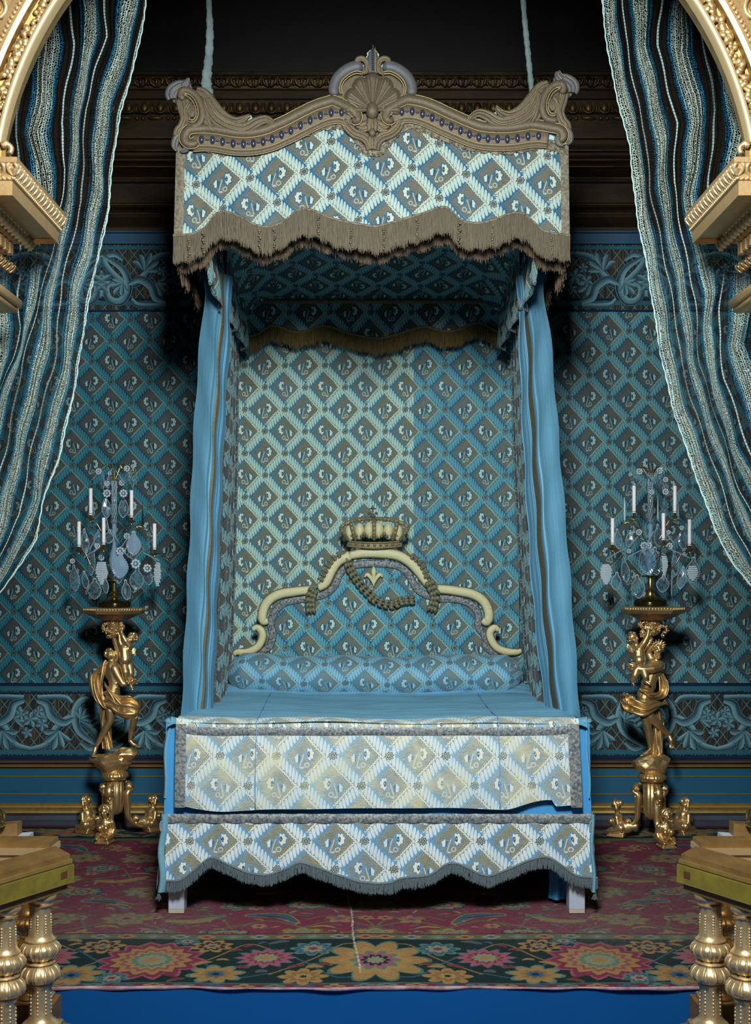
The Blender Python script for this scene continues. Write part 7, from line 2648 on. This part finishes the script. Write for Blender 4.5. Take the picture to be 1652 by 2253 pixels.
            for i in range(8):
                a = 2 * PI * i / 8; g_.join(ball((r * math.cos(a), 0, r * math.sin(a)), 1.0, 8, 6, (r * .42, .004, r * .42)))
            g_.tf(R_); g_.build('crystal_rosette', CRYE, e)
        elif kind == 'rod':
            g_ = lathe([(.0012, h * .5), (.0034, h * .4), (.0034, -h * .4), (.0012, -h * .5)], 6, (0, 0, 0)); g_.tf(R_); g_.build('crystal_rod', CRYS, e, smooth=False)
    if right:
        L_ = [(325, 720, 80, 180, .02), (430, 720, 70, 150, .0), (690, 690, 110, 200, -.0), (905, 720, 90, 190, .02), (585, 900, 150, 290, -.08), (665, 920, 110, 250, -.05), (505, 1150, 120, 210, -.05),
              (730, 1120, 110, 160, -.06), (310, 1100, 90, 160, -.03), (390, 1000, 80, 220, .0), (900, 1070, 80, 200, .02), (1000, 1000, 130, 230, .0), (840, 940, 60, 220, .03)]
        for (a, b, w, h, dd) in L_: pendant(a, b, w, h, dd, random.uniform(-.15, .15), 'plaque', random.uniform(-.5, .5))
        for (a, b, w, h) in ((215, 1040, 95, 170), (995, 1030, 95, 120), (740, 960, 60, 160)): pendant(a, b, w, h, -.02, 0, 'grapes')
        for (a, b, w, h) in ((520, 170, 66, 130), (695, 185, 66, 130), (455, 190, 30, 150), (745, 230, 36, 160), (755, 400, 50, 150), (500, 300, 24, 220), (760, 260, 30, 60)): pendant(a, b, w, h, 0, random.uniform(-.15, .15), 'drop')
        for (a, b, w) in ((520, 112, 60), (700, 105, 60), (435, 140, 34), (755, 185, 50), (755, 295, 60), (630, 300, 50), (515, 660, 60), (560, 780, 70), (600, 780, 70), (790, 785, 66), (425, 830, 44), (900, 620, 44), (780, 660, 44)): pendant(a, b, w, w, -.03, 0, 'rosette')
        for (a, b, h, t) in ((465, 740, 130, .75), (310, 850, 200, 1.05), (880, 850, 220, -1.15), (620, 700, 120, .5), (690, 840, 140, -1.2), (480, 850, 160, 1.1), (810, 1120, 230, .02), (800, 720, 110, -.7), (600, 150, 130, -.7), (660, 150, 110, .7)): pendant(a, b, 8, h, -.04, t, 'rod')
    else:
        pendant(672, 760, 135, 215, -.04, 0, 'milky'); pendant(550, 960, 150, 230, -.08, .05, 'milky', .1); pendant(535, 1010, 100, 220, -.05, 0)
        L_ = [(320, 1170, 120, 185, -.05), (140, 1070, 95, 240, .0), (235, 1090, 60, 160, .02), (700, 1080, 125, 200, -.02), (605, 1180, 85, 180, -.03), (420, 1140, 60, 140, -.05), (425, 430, 80, 200, .0), (235, 740, 70, 220, .0), (350, 710, 70, 140, .02), (580, 430, 90, 200, .03), (300, 940, 60, 220, .0), (800, 1060, 90, 150, .03), (450, 700, 90, 120, -.03)]
        for (a, b, w, h, dd) in L_: pendant(a, b, w, h, dd, random.uniform(-.15, .15), 'plaque', random.uniform(-.5, .5))
        for (a, b, w, h) in ((385, 1030, 105, 190), (885, 1050, 60, 180)): pendant(a, b, w, h, -.03, 0, 'grapes')
        for (a, b, w, h) in ((390, 190, 50, 180), (615, 150, 60, 170), (655, 190, 40, 140), (690, 160, 30, 150), (805, 780, 30, 200), (305, 440, 24, 180), (460, 160, 30, 150)): pendant(a, b, w, h, 0, random.uniform(-.15, .15), 'drop')
        for (a, b, w) in ((355, 110, 60), (455, 130, 40), (610, 85, 60), (430, 220, 56), (565, 215, 56), (430, 310, 76), (580, 310, 76), (610, 695, 60), (550, 830, 80), (690, 945, 90), (795, 985, 80), (345, 785, 56), (380, 890, 56), (120, 920, 50), (890, 955, 50), (665, 65, 40)): pendant(a, b, w, w, -.03, 0, 'rosette')
        for (a, b, h, t) in ((280, 850, 150, 1.0), (310, 750, 150, .5), (500, 690, 130, -.5), (590, 750, 120, .6), (440, 600, 160, -.2), (830, 880, 170, -1.1), (450, 150, 150, .4), (550, 160, 140, -.6), (620, 870, 120, -.9)): pendant(a, b, 8, h, -.04, t, 'rod')
    return cups


def candle(p, label, grp):
    x, y, z, H, _ = p
    r = .0102
    m = lathe([(r * .9, 0), (r, .002), (r, H - .002), (r * .8, H)], 20, (0, 0, 0))
    o = m.build('candle', WAX, None); o.location = (x, y, z - .004)
    autosmooth(o, 50)
    w = MB().join(tube([(0, 0, H - .001), (.001, 0, H + .006)], .0009, 5)).build('wick', BLACKISH, o, loc=(0, 0, 0))
    tag(o, label, 'candle', grp)
    return o


cl = candelabrum(-1, SL[1])
cr_ = candelabrum(1, SR[1])
LABS = ['white candle %s, upper tier, nearest the net curtain', '', '', '', '']
NAMES_L = ['upper-left white candle of the candelabrum on the left stand', 'upper-right white candle of the candelabrum on the left stand', 'lowest-tier white candle furthest left on the left candelabrum', 'lower-tier white candle in front of the crystals of the left candelabrum', 'lower-tier white candle nearest the bed on the left candelabrum']
NAMES_R = ['upper-left white candle of the candelabrum on the right stand', 'upper-right white candle of the candelabrum on the right stand', 'lower-tier white candle nearest the bed on the right candelabrum', 'lower-tier white candle in front of the crystals of the right candelabrum', 'lower-tier white candle furthest right on the right candelabrum']
for p, l in zip(cl, NAMES_L): candle(p, l, 'white candles of the left candelabrum')
for p, l in zip(cr_, NAMES_R): candle(p, l, 'white candles of the right candelabrum')
